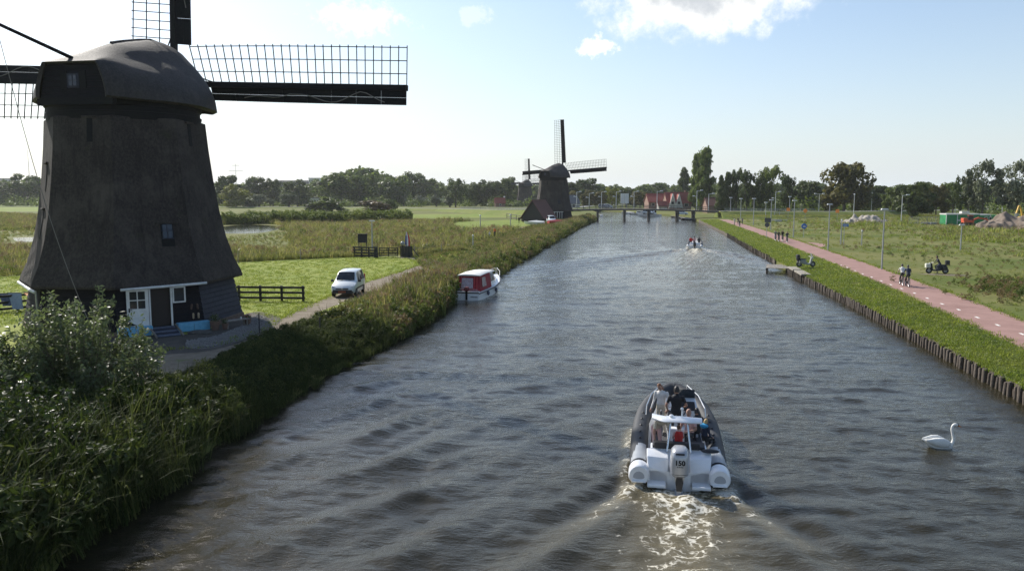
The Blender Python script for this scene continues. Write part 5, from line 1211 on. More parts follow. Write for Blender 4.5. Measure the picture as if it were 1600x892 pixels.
def cyclist(px_, py_, rz, h, top, legs, hair, who, bike, bare=False, skin_arms=True):
    g = P(px_, py_, ZR); z = ZR + .012
    bike_at(bike, (g.x, g.y, z), rz)
    person(who, (g.x, g.y, z), rz, pose('ride', 1.75, **{}), h, top, legs, hair, voxel=.034, bare_legs=bare, skin_arms=skin_arms, fingers=False)
BACK = R(180)
AZP = R(-14)      # the path runs a little right of straight ahead
# the nearest pair rides away, past the meadow
cyclist(1408.5, 446, AZP, 1.78, 'white', 'charcoal', M_hairdark, 'cyclist in a white shirt, left rider of the nearest pair', 'bicycle under the rider in the white shirt')
cyclist(1417.5, 448, AZP, 1.74, 'navy', 'charcoal', M_hairdark, 'cyclist in dark clothes, right rider of the nearest pair', 'bicycle under the dark-clothed rider of the nearest pair', skin_arms=False)
# four abreast on the middle of the path
for x, y, tp, lg, hr, who in ((1211.5, 377, 'grey', 'denim', M_hairbrown, 'leftmost of the four cyclists riding abreast, in grey'), (1216.5, 378, 'black', 'black', M_hairdark, 'second from left of the four cyclists riding abreast'), (1222.5, 377, 'black', 'charcoal', M_hairdark, 'third and tallest of the four cyclists riding abreast'), (1229.5, 379.5, 'navy', 'charcoal', M_hairdark, 'rightmost of the four cyclists riding abreast')):
    cyclist(x, y, AZP + BACK, 1.86 if 'tallest' in who else 1.74, tp, lg, hr, who, 'bicycle of the ' + who.split(',')[0].replace('cyclists riding', 'riders'), skin_arms=tp == 'grey')
for x, y, tp, lg, who in ((1147.5, 352, 'white', 'cream', 'far cyclist in pale clothes near the bridge'), (1153, 351, 'black', 'black', 'far cyclist in black, middle of the group near the bridge'), (1155.5, 355.5, 'charcoal', 'navy', 'far cyclist in front of the group near the bridge'), (1159.5, 351, 'grey', 'black', 'far cyclist in grey, right of the group near the bridge')):
    cyclist(x, y, AZP + BACK, 1.76, tp, lg, M_hairdark, who, 'bicycle of the ' + who.replace(',', ''))
# ------------------------------------------------------------------ fences, gate, yard
M_blackwood = mat('black_stained_wood', (.014, .013, .012), (.03, .028, .025), rough=.7, scale=5, bump=.3, bscale=20)
M_greywood = mat('weathered_wood', (.16, .14, .115), (.26, .235, .20), rough=.9, scale=4, detail=10, bump=.5, bscale=18, stretch=(1, .25, 1))
M_pilewood = mat('wet_pile_wood', (.055, .042, .032), (.11, .088, .068), rough=.85, scale=6, detail=10, bump=.6, bscale=25, stretch=(1, 1, .3), wear=((.05, .06, .025), 2.0, .6))
M_bluewood = mat('blue_painted_wood', (.10, .33, .50), (.16, .42, .60), rough=.6, scale=5, bump=.2, bscale=20, wear=((.06, .16, .24), 5, .62))
def fence(label, a, b, npost, h, rails, wood, post=.14, rail=(.045, .15), over=.15):
    a, b = Vector(a), Vector(b); t = thing('fence', label, 'fence', a, math.atan2((b - a).y, (b - a).x)); Ln = (b - a).length
    p0 = MB().box((0, 0, h / 2 - .05), (post, post, h + .1)).build('post', wood, t, bevel=.008)
    for i in range(npost):
        q = p0 if i == 0 else copy_part(p0, t); q.location = (Ln * i / (npost - 1), 0, 0)
    r0 = MB().box((Ln / 2, -post / 2 - rail[0] / 2 + .003, 0), (Ln + 2 * over, rail[0], rail[1])).build('rail', wood, t, bevel=.006)
    for i, z in enumerate(rails):
        q = r0 if i == 0 else copy_part(r0, t); q.location = (0, 0, z)
    return t
fence('black three-rail wooden fence on the lawn right of the large mill', P(374, 470, ZL), P(474, 471, ZL), 4, 1.1, (.25, .62, .98), M_blackwood)
fence('black three-rail fence at the left edge, behind the shrubs', P(-40, 492, ZL), P(60, 482, ZL), 4, 1.15, (.2, .6, 1.0), M_blackwood)
def cloth(label, cx, top, bot, w, Y, m):
    a = PY(cx, top, Y); b = PY(cx + 5, bot, Y - .45); t = thing('hanging_cloth', label, 'cloth', (a.x, a.y, b.z)); k = w * Y / F_PX
    mb = MB(); secs = []; n = 9
    for i in range(7):
        u = i / 6; z = (a.z - b.z) * (1 - u); row = []
        for j in range(n): v = j / (n - 1) - .5; row.append((v * k * (1 - .22 * u) + (b.x - a.x) * u, (b.y - a.y) * u + .05 * math.sin(v * 11 + u * 2) * u, z))
        secs.append(row)
    mb.loft(secs, close=False, cap0=False, cap1=False); mb.loft([[(p[0], p[1] - .012, p[2]) for p in r_] for r_ in secs], close=False, cap0=False, cap1=False); mb.build('fabric', m, t, smooth=True, fix=False)
    r = MB(); r.tube([(-k / 2 - .05, 0, a.z - b.z + .02), (k / 2 + .05, 0, a.z - b.z + .02)], .025, 6); r.build('rail', M_greywood, t)
g = P(20, 486, ZL).y
cloth('dark blue cloth hung over the fence at the left edge', 6, 459, 478, 17, g + .1, pm('slate_cloth', (.10, .12, .17)))
cloth('pale grey-blue cloth hung over the fence, right of the dark one', 23, 458, 483, 21, g, pm('pale_blue_cloth', (.30, .36, .42)))
cloth('small orange cloth on the fence beside the large mill', 41, 457, 463, 9, g + .2, pm('orange_cloth', (.60, .24, .05)))
# wire fence behind the lawn
def wire_fence(label, pts, step, h):
    t = thing('wire_fence', label, 'fence', (0, 0, 0)); first = None
    for i in range(len(pts) - 1):
        a, b = Vector(pts[i]), Vector(pts[i + 1]); n = max(1, int((b - a).length / step))
        for k in range(n):
            q = a.lerp(b, k / n)
            if first is None: first = MB().tube([(0, 0, -.1), (.01, 0, h * .5), (0, .01, h)], [.055, .05, .05], 6).build('post', M_greywood, t); o = first
            else: o = copy_part(first, t)
            o.location = q; o.rotation_euler = (rng.uniform(-.05, .05), rng.uniform(-.05, .05), 0)
        for z in (.45, .95):
            w = MB(); w.tube([a + Vector((0, 0, z)), b + Vector((0, 0, z))], .006, 4); w.build('wire', M_steel, t)
wire_fence('wire fence on thin posts along the back of the lawn', px([(-60, 437), (120, 426.5), (240, 418.5), (372, 411), (470, 406), (553, 402.5)], ZL), 5.0, 1.25)
wire_fence('wire fence on thin posts right of the field gate', px([(648, 400), (690, 395), (724, 392)], ZL), 5.5, 1.2)
fence('short black four-rail fence left of the field gate', P(554, 401.5, ZL), P(588, 402.5, ZL), 4, 1.25, (.18, .52, .86, 1.18), M_blackwood, post=.16)
def gate():
    a, b = P(592, 402.5, ZL), P(622, 402.5, ZL); L_ = (b - a).length; t = thing('field_gate', 'black wooden field gate with crossed braces across the track', 'gate', a, math.atan2((b - a).y, (b - a).x))
    for z in (.25, .55, .85, 1.12): MB().box((L_ / 2, 0, z), (L_, .05, .11)).build('rail', M_blackwood, t)
    for x in (.05, L_ / 2, L_ - .05): MB().box((x, .03, .68), (.1, .06, 1.05)).build('upright', M_blackwood, t)
    MB().bar((.1, -.04, .25), (L_ / 2, -.04, 1.12), .1, .04).build('brace', M_blackwood, t); MB().bar((L_ - .1, -.04, .25), (L_ / 2, -.04, 1.12), .1, .04).build('brace', M_blackwood, t)
    for x in (-.2, -.45): MB().box((x, 0, .62), (.2, .2, 1.4), taper=(.9, .9)).build('gate_post', M_blackwood, t, bevel=.02)
gate()
def stockade():
    a = P(626, 402, ZL); t = thing('stockade', 'black upright boards beside the field gate under the flag', 'fence', a)
    for i in range(8): MB().box((.05 + .18 * i, .02 * (i % 2), .66), (.165, .06, 1.34 + .03 * (i % 3))).build('board', M_blackwood, t)
    MB().box((.7, .06, .4), (1.5, .04, .1)).build('batten', M_blackwood, t); MB().bar((1.45, 0, 1.0), (2.15, 0, .1), .09).build('stay', M_blackwood, t)
stockade()
def board_sign():
    a = P(567, 399, ZL); t = thing('notice_board', 'black notice board standing behind the field fence', 'sign', a); MB().box((0, 0, 2.05), (1.15, .12, 1.0)).build('panel', M_blackwood, t, bevel=.01); MB().box((0, 0, 2.60), (1.3, .3, .09)).build('roof', M_blackwood, t, bevel=.01)
    for x in (-.45, .45): MB().box((x, 0, .75), (.1, .1, 1.7)).build('post', M_blackwood, t)
board_sign()
def flag():
    a = P(634, 399.5, ZL); t = thing('flag', 'red white and blue flag hanging from a tilted pole by the gate', 'flag', a)
    MB().tube([(0, 0, 0), (.12, 0, 2.9)], .03, 6).build('pole', M_white, t)
    for k, (m, nm) in enumerate(((pm('flag_red', (.45, .02, .03)), 'red_stripe'), (pm('flag_white', (.75, .75, .75)), 'white_stripe'), (pm('flag_blue', (.03, .06, .25)), 'blue_stripe'))):
        mb = MB(); secs = []
        for i in range(7):
            u = i / 6; z = 2.85 - 1.75 * u; o = .12 * math.sin(u * 5 + k); x0 = .12 + (.42 - .19 * k) * (.35 + .65 * math.sin(min(1, u * 1.4) * 1.5)); x1 = .12 + (.42 - .19 * (k + 1)) * (.35 + .65 * math.sin(min(1, u * 1.4) * 1.5))
            secs.append([(x0, o - .02, z), (x1, o + .06 * (k % 2) - .03, z)])
        mb.loft(secs, close=False, cap0=False, cap1=False); mb.build(nm, m, t, smooth=True, fix=False)
    g = thing('ball_lamp', 'grey round lantern on the black boards beside the flag', 'lantern', P(629.5, 402, ZL) + Vector((0, 0, 1.36))); MB().ball((0, 0, .28), .26, 10, 7).build('globe', mat('smoked_globe', (.25, .25, .25), rough=.3), g, smooth=True); MB().lathe([(.1, 0), (.1, .05), (.16, .08)], 8).build('foot', M_black, g)
flag()
# what stands and hangs round the mill base: positions in the frame of the door side
md_ = VIEW - R(10); o0, rt0, ou0 = facet_frame(0, 6.04); DM = Matrix.Translation((MC.x, MC.y, ZL)) @ Matrix.Rotation(md_, 4, 'Z')
def at_door(x, out, z): return DM @ (o0 + rt0 * x + ou0 * out + Vector((0, 0, z)))
RZD = md_ + math.atan2(rt0.y, rt0.x)
def yard():
    t = thing('door_ramp', 'blue-grey wooden ramp with side bars leading up to the mill door', 'ramp', at_door(0, .0, 0), RZD)
    for i in range(5): MB().box((0, -.22 - .27 * i, .34 - .065 * i), (1.15, .25, .04), rot=(R(13), 0, 0)).build('tread', M_bluetar if i % 2 else mat('worn_step', (.10, .12, .16), (.06, .07, .10), rough=.8, scale=8), t)
    for x in (-.66, .66): MB().bar((x, .0, .42), (x, -1.55, .05), .06, .10).build('side_bar', M_greywood, t)
    for x0, n, lab in ((.75, 2, 'bright blue painted box along the mill wall, right of the ramp'), (-2.2, 2, 'bright blue painted box along the mill wall, left of the ramp')):
        b = thing('blue_box', lab, 'planter', at_door(x0, .35, 0), RZD)
        for i in range(n):
            for j in range(3): MB().box((.40 + .82 * i, 0, .10 + .155 * j), (.80, .05, .15)).build('plank', M_bluewood, b)
        MB().box((.82, .22, .47), (1.66, .42, .04)).build('lid', M_bluewood, b); MB().box((1.63, .22, .23), (.04, .40, .44)).build('end_panel', M_bluewood, b); MB().box((.01, .22, .23), (.04, .40, .44)).build('end_panel', M_bluewood, b)
    wood = mat('clog_wood', (.30, .22, .13), (.40, .31, .2), rough=.7, scale=6)
    for i, (x, z, lab, m) in enumerate(((1.75, 1.28, 'upper pair of brown wooden clogs hung on the mill wall', mat('brown_clog', (.09, .055, .04), rough=.7)), (1.78, .78, 'lower pair of pale wooden clogs hung on the mill wall', wood))):
        c = thing('clog_pair', lab, 'clogs', at_door(x, .0 - .195 * z + .06, z), RZD)
        for sx in (-.14, .14):
            s = MB(); s.smooth = True; s.loft([[(sx * (1 + (.25 if i == 0 else 0) * (.15 - zz) * 4) + w * math.cos(a), -.06 + d * math.sin(a), zz) for a in [2 * math.pi * k / 10 for k in range(10)]] for zz, w, d in ((-.15, .03, .03), (-.11, .055, .05), (-.02, .05, .05), (.08, .06, .06), (.14, .05, .05), (.17, .015, .03))]); s.build('clog', m, c, smooth=True)
    tc = mat('terracotta', (.17, .10, .07), (.12, .08, .06), rough=.85, scale=7)
    for x, o, s, lab in ((2.55, .75, 1.0, 'large dark plant pot right of the blue box'), (3.05, .85, .7, 'smaller plant pot between the large pot and the bench'), (4.55, .2, .75, 'plant pot with red flowers at the corner of the mill')):
        q = thing('plant_pot', lab, 'plant pot', at_door(x, o, 0), 0, scale=s); MB().lathe([(.16, 0), (.25, .42), (.28, .42), (.28, .5), (.24, .5), (.22, .4)], 14).build('pot', tc, q, smooth=True)
        V, Fq = leafy('', None, 160, (.3, .3, .28), .05, int(x * 10), (0, 0, .68), shell=.2); np_obj('foliage', V, Fq, M_shrub2, q)
        if 'red' in lab: V, Fq = leafy('', None, 26, (.28, .28, .22), .04, 5, (0, 0, .80), shell=.7); np_obj('flowers', V, Fq, CL['red'], q)
    bq = thing('bench', 'low weathered wooden bench on the gravel at the corner of the mill', 'bench', at_door(3.75, .55, 0), RZD + R(14))
    for j in range(3): MB().box((0, -.16 + .16 * j, .43), (1.5, .14, .04)).build('slat', M_greywood, bq)
    for x in (-.62, .62):
        for y in (-.16, .16): MB().box((x, y, .2), (.07, .07, .42)).build('leg', M_greywood, bq)
    cp_ = thing('mug', 'small white mug standing on the bench', 'mug', at_door(4.05, .55, .46)); MB().lathe([(.04, 0), (.05, .12), (.044, .12), (.035, .02)], 10).build('cup', M_white, cp_, smooth=True)
    st = thing('stone_mound', 'dark flat stone with grass tuft in front of the blue box', 'stone', at_door(1.55, 1.35, 0)); MB().ball((0, 0, .04), .55, 12, 6, (1.25, .7, .3)).build('stone', mat('dark_stone', (.05, .045, .04), (.09, .085, .075), rough=.9, scale=6, bump=.6), st, smooth=True)
    for (x, o, h) in ((4.1, 3.2, 1.1),): 
        s = thing('stake', 'thin dark stake standing on the shaded bank before the gravel', 'stake', at_door(x, o, 0)); MB().tube([(0, 0, -.1), (.01, 0, h)], .03, 6).build('pole', M_blackwood, s)
    s = thing('stake', 'thin dark post on the sunlit verge by the mill shadow', 'stake', P(500, 525, ZL)); MB().tube([(0, 0, -.1), (.01, 0, 1.0)], .04, 6).build('pole', M_blackwood, s)
yard()

# ------------------------------------------------------------------ the white car
M_carpaint = mat('white_car_paint', (.60, .64, .66), rough=.28, coat=.6); M_carglass = mat('car_glass', (.012, .016, .02), rough=.05, spec=.7); M_plastic = mat('black_plastic', (.018, .018, .02), rough=.55); M_lamp = mat('headlamp_glass', (.62, .64, .66), rough=.2); M_plate = mat('orange_plate', (.50, .13, .05), rough=.5)
SECV = [(-.02, .70, .34, .60, .62, .58), (.10, .80, .28, .74, .74, .70), (.35, .84, .26, .84, .90, .80), (.80, .85, .20, .92, 1.03, .80), (1.02, .855, .17, .96, 1.10, .76), (1.30, .86, .17, .98, 1.42, .70), (1.62, .86, .17, 1.0, 1.70, .63), (2.0, .86, .17, 1.0, 1.79, .63), (2.9, .86, .17, 1.0, 1.82, .63), (3.7, .855, .20, 1.0, 1.79, .63), (4.05, .84, .32, 1.0, 1.72, .60), (4.12, .80, .38, .98, 1.60, .56)]
def vsec(y):
    k = [s[0] for s in SECV]; return [float(np.interp(y, k, [s[i] for s in SECV])) for i in range(1, 6)]
def vpt(y, u, sg, off=.008):
    """point on the flank between belt (u=0) and roof edge (u=1)"""
    hw, zb, zt, zr, hr = vsec(y); d = Vector((zr - zt, 0, hw - hr)).normalized()
    x = hw + (hr - hw) * u; z = zt + (zr - zt) * u; return Vector((sg * (x + off), y, z + off * .3))
def make_car(label, loc, rz, paint, name='parked_car', scale=1.0, group=None):
    t = thing(name, label, 'car', loc, rz, group, scale); secs = []
    for y, hw, zb, zt, zr, hr in SECV:
        half = [(hw * .86, zb), (hw, zb + .12), (hw * 1.01, (zb + zt) * .5), (hw, zt), (hw + (hr - hw) * .5, zt + (zr - zt) * .5), (hr, zr - .05), (hr * .86, zr), (0, zr + .025)]
        secs.append([(x, y, z) for x, z in half] + [(-x, y, z) for x, z in half[::-1][1:]])
    m = MB(); m.loft(secs); m.build('body', paint, t, smooth=True, angle=40)
    def pane(nm, pts, mm=M_carglass):
        q = MB(); q.poly(pts); c = sum((Vector(p) for p in pts), Vector()) / len(pts); return q.build(nm, mm, t, fix=False)
    # windscreen follows the slope between hood and roof
    q = MB(); rows = []
    for y, zz, w in ((1.06, 1.16, .68), (1.3, 1.435, .645), (1.60, 1.70, .575)): rows.append([(-w, y, zz + .0), (-w * .5, y - .015, zz + .02), (w * .5, y - .015, zz + .02), (w, y, zz)])
    q.loft(rows, close=False, cap0=False, cap1=False); q.build('windscreen', M_carglass, t, smooth=True, fix=False)
    for sg in (-1, 1):
        for (y0, y1, y2, y3) in ((1.35, 2.05, 2.05, 1.66), (2.13, 2.98, 2.98, 2.13), (3.06, 3.85, 3.78, 3.06)):
            pane('side_window', [vpt(y0, .08, sg), vpt(y1, .08, sg), vpt(y2, .86, sg), vpt(y3, .86, sg)])
        for y in (.78, 3.38):
            w = part_empty('wheel', t, (sg * .80, y, .31)); k = MB(); k.tube([(-.10, 0, 0), (-.09, 0, 0), (.09, 0, 0), (.10, 0, 0)], [.27, .31, .31, .27], 18); k.build('tyre', M_rubber, w, smooth=True); k = MB(); k.tube([(sg * .09, 0, 0), (sg * .112, 0, 0)], [.20, .17], 12); k.build('rim', M_steel, w)
        k = MB(); k.loft([[(sg * (.56 + a), b, c) for a, b, c in ((0, .03, .68), (.20, .10, .66), (.22, .18, .86), (.03, .14, .80))], [(sg * (.56 + a), b, c) for a, b, c in ((0, .06, .68), (.20, .2, .66), (.22, .3, .87), (.03, .25, .81))]]); k.v = [(a, b - .075, c + .01) for a, b, c in k.v]; k.build('headlight', M_lamp, t)
        k = MB(); k.box((sg * 1.0, 1.28, 1.10), (.2, .10, .17)); k.box((sg * .90, 1.30, 1.05), (.1, .05, .05)); k.build('wing_mirror', M_plastic, t, bevel=.02)
        k = MB(); k.box((sg * .872, 2.1, .58), (.02, 2.2, .12)); k.build('side_trim', M_plastic, t)
        k = MB(); k.box((sg * .862, 2.09, .92), (.012, .012, .55)); k.box((sg * .868, 1.95, .98), (.03, .14, .03)); k.build('door_handle', M_plastic, t)
    k = MB(); k.loft([[(-.78, .05, .30), (-.78, .09, .56), (.78, .09, .56), (.78, .05, .30)], [(-.66, -.09, .32), (-.66, -.07, .56), (.66, -.07, .56), (.66, -.09, .32)]]); k.build('bumper', M_plastic, t, bevel=.02)
    k = MB(); k.box((0, -.035, .645), (.9, .04, .09)); k.build('grille', M_plastic, t); k = MB(); k.lathe([(.05, 0), (.06, .01), (.05, .02)], 10); k.v = [(a, -.06 - c, .66 + b) for a, b, c in k.v]; k.build('badge', M_chrome, t)
    k = MB(); k.box((0, -.095, .43), (.52, .015, .115)); k.build('number_plate', M_plate, t)
    for i in range(6): k = MB(); k.box((-.19 + .075 * i, -.105, .43), (.04, .006, .07)); k.build('plate_mark', M_black, t)
    for sx in (-.3, .28): k = MB(); k.bar((sx - .02, 1.02, 1.135), (sx + .32, 1.10, 1.23), .02); k.build('wiper', M_plastic, t)
    k = MB(); k.tube([(0, 1.9, 1.83), (0, 2.05, 2.05)], .006, 4); k.build('aerial', M_black, t)
    for sg in (-1, 1): k = MB(); k.box((sg * .80, 4.10, 1.1), (.08, .06, .5)); k.build('tail_light', CL['red'], t)
    k = MB(); k.poly([(-.55, 4.128, 1.1), (.55, 4.128, 1.1), (.5, 4.118, 1.58), (-.5, 4.118, 1.58)]); k.build('rear_window', M_carglass, t, fix=False)
    return t
g = P(535, 465.5, ZL); car = make_car('white compact van-like car parked on the track by the lawn', (g.x, g.y, ZL + .016), R(-1), M_carpaint)

# ------------------------------------------------------------------ boats
M_hull = mat('white_gelcoat', (.83, .84, .85), (.76, .77, .78), rough=.3, scale=2, coat=.3); M_redcanvas = mat('red_canvas', (.30, .016, .026), (.24, .013, .022), rough=.75, scale=5, bump=.3, bscale=10); M_clear = mat('clear_vinyl', (.30, .20, .22), (.42, .36, .38), rough=.15, scale=6, lo=.45, hi=.55, stretch=(6, 1, 1)); M_teak = mat('dark_strake', (.035, .025, .022), rough=.5); M_deck = mat('grey_deck', (.36, .36, .36), rough=.7)
def hull(t, secs, m, name='hull', top=None, mat_deck=None):
    """secs: y, half beam at gunwale, gunwale z, half beam at chine, chine z, keel z"""
    q = MB(); S = []
    for y, hb, gz, hc, cz, kz in secs:
        half = [(0, kz), (hc * .6, (kz * .5 + cz * .5)), (hc, cz), (hb, gz)]; S.append([(-x, y, z) for x, z in half[::-1]] + [(x, y, z) for x, z in half[1:]])
    q.loft(S, close=False, cap0=True, cap1=True); o = q.build(name, m, t, smooth=True, angle=35)
    if mat_deck:
        d = MB(); d.loft([[(-hb * .985, y, gz - .03), (hb * .985, y, gz - .03)] for y, hb, gz, hc, cz, kz in secs], close=False, cap0=False, cap1=False); d.build('deck', mat_deck, t, fix=False)
    return o
def cruiser():
    g = P(727, 469.5, 0); t = thing('cabin_cruiser', 'white cabin cruiser with red canvas cover moored against the left bank', 'boat', (g.x + .05, g.y, 0), R(-14)); t.scale = (1.0, 1.2, .92)
    S = [(0, 1.10, .72, 1.0, .0, -.15), (1.5, 1.2, .74, 1.1, -.02, -.2), (3.5, 1.26, .82, 1.1, -.02, -.25), (5.3, 1.1, .98, .85, .05, -.2), (6.8, .62, 1.16, .40, .2, -.1), (7.7, .06, 1.34, .03, .55, .2)]
    hull(t, S, M_hull, mat_deck=M_hull)
    for sg in (-1, 1):
        q = MB(); q.tube([(sg * (hb + .02), y, gz - .10) for y, hb, gz, *_ in S], .05, 6); q.build('rubbing_strake', M_teak, t)
        q = MB(); q.tube([(sg * hb * .96, y, gz + .42 + .02 * y) for y, hb, gz, *_ in S[3:]] , .022, 6); q.build('bow_rail', M_chrome if False else M_white, t)
        for y, hb, gz, *_ in S[3:]: q = MB(); q.tube([(sg * hb * .96, y, gz - .05), (sg * hb * .96, y, gz + .42 + .02 * y)], .018, 5); q.build('rail_post', M_white, t)
    q = MB(); q.box((0, .03, .66), (2.16, .08, .10)); q.build('stern_strake', M_teak, t)
    # red canvas cockpit tent
    A = [(-1.0, .55, .72), (1.0, .55, .72), (.86, .80, 2.02), (-.86, .80, 2.02)]; B = [(-1.08, 3.1, .80), (1.08, 3.1, .80), (.90, 3.1, 2.08), (-.90, 3.1, 2.08)]
    q = MB(); q.add(A + B, [(0, 1, 2, 3), (1, 5, 6, 2), (4, 0, 3, 7), (3, 2, 6, 7)]); q.build('canvas_tent', M_redcanvas, t, bevel=.03)
    q = MB(); q.add([(-.62, .555, .98), (.38, .555, .98), (.34, .70, 1.84), (-.56, .70, 1.84)], [(0, 1, 2, 3)]); q.build('clear_window', M_clear, t, fix=False)
    for sg in (-1, 1):
        q = MB(); P4 = [(sg * 1.035, 1.0, 1.05), (sg * 1.065, 1.9, 1.07), (sg * .935, 1.9, 1.85), (sg * .925, 1.1, 1.85)]; q.add(P4, [(0, 1, 2, 3)]); q.build('clear_window', M_clear, t, fix=False)
        for x in (.46, .70): q = MB(); q.bar((sg * x, .54, .78), (sg * x * .93, .77, 1.95), .05, .03); q.build('canvas_seam', mat('seam_red', (.55, .06, .07), rough=.8), t)
    # wheelhouse, roof, low cabin
    q = MB(); q.loft([[(-1.02, 3.1, .8), (1.02, 3.1, .8), (.88, 3.1, 2.05), (-.88, 3.1, 2.05)], [(-.98, 4.5, .85), (.98, 4.5, .85), (.80, 4.15, 2.02), (-.80, 4.15, 2.02)]]); q.build('wheelhouse', M_hull, t, bevel=.02)
    for sg in (-1, 1): q = MB(); q.add([(sg * 1.0, 3.2, 1.25), (sg * .965, 4.25, 1.27), (sg * .865, 4.1, 1.92), (sg * .91, 3.2, 1.92)], [(0, 1, 2, 3)]); q.v = [(a * 1.01, b, c) for a, b, c in q.v]; q.build('side_window', M_carglass, t, fix=False)
    q = MB(); q.add([(-.8, 4.44, 1.15), (.8, 4.44, 1.15), (.72, 4.20, 1.92), (-.72, 4.20, 1.92)], [(0, 1, 2, 3)]); q.v = [(a, b + .03, c) for a, b, c in q.v]; q.build('windscreen', M_carglass, t, fix=False)
    q = MB(); q.loft([[(-.95, y, 2.04 + z), (-.9, y, 2.10 + z), (-.4, y, 2.16 + z), (.4, y, 2.16 + z), (.9, y, 2.10 + z), (.95, y, 2.04 + z)] for y, z in ((.62, 0), (2.4, .06), (4.35, .0))]); q.build('roof', M_white, t, smooth=True, angle=50)
    q = MB(); q.loft([[(-.85, 4.5, .85), (.85, 4.5, .85), (.72, 4.5, 1.42), (-.72, 4.5, 1.42)], [(-.4, 6.5, 1.02), (.4, 6.5, 1.02), (.3, 6.3, 1.36), (-.3, 6.3, 1.36)]]); q.build('fore_cabin', M_hull, t, bevel=.03)
    for sg in (-1, 1): q = MB(); q.add([(sg * .80, 4.75, 1.02), (sg * .62, 5.6, 1.08), (sg * .56, 5.55, 1.3), (sg * .715, 4.75, 1.32)], [(0, 1, 2, 3)]); q.v = [(a * 1.02 + sg * .01, b, c) for a, b, c in q.v]; q.build('cabin_window', M_carglass, t, fix=False)
    q = MB(); q.box((0, .28, .73), (1.95, .5, .05)); q.build('aft_deck', M_white, t, bevel=.01)
    q = MB(); q.box((.08, -.02, .98), (.30, .26, .38)); q.build('outboard_cover', mat('dark_red_cover', (.13, .015, .02), rough=.7), t, bevel=.05); q = MB(); q.box((.08, -.08, .45), (.12, .14, .8)); q.build('outboard_leg', M_black, t)
    q = MB(); q.tube([(-.95, .05, .72), (-.95, .02, .95), (-.15, .02, .95)], .02, 6); q.tube([(.95, .05, .72), (.95, .02, .95), (.3, .02, .95)], .02, 6); q.build('stern_rail', M_chrome, t)
    for i in range(7): q = MB(); q.box((.42 + .085 * i, -.012 - .003, .32 + .01 * (i % 2)), (.055, .01, .07 + .02 * (i % 3))); q.build('name_letter', M_black, t)
    for y in (1.6, 3.6): q = MB(); q.ball((1.30, y, .45), .12, 8, 6, (1, 1, 1.8)); q.build('fender', mat('navy_fender', (.04, .05, .09), rough=.5), t, smooth=True)
cruiser()

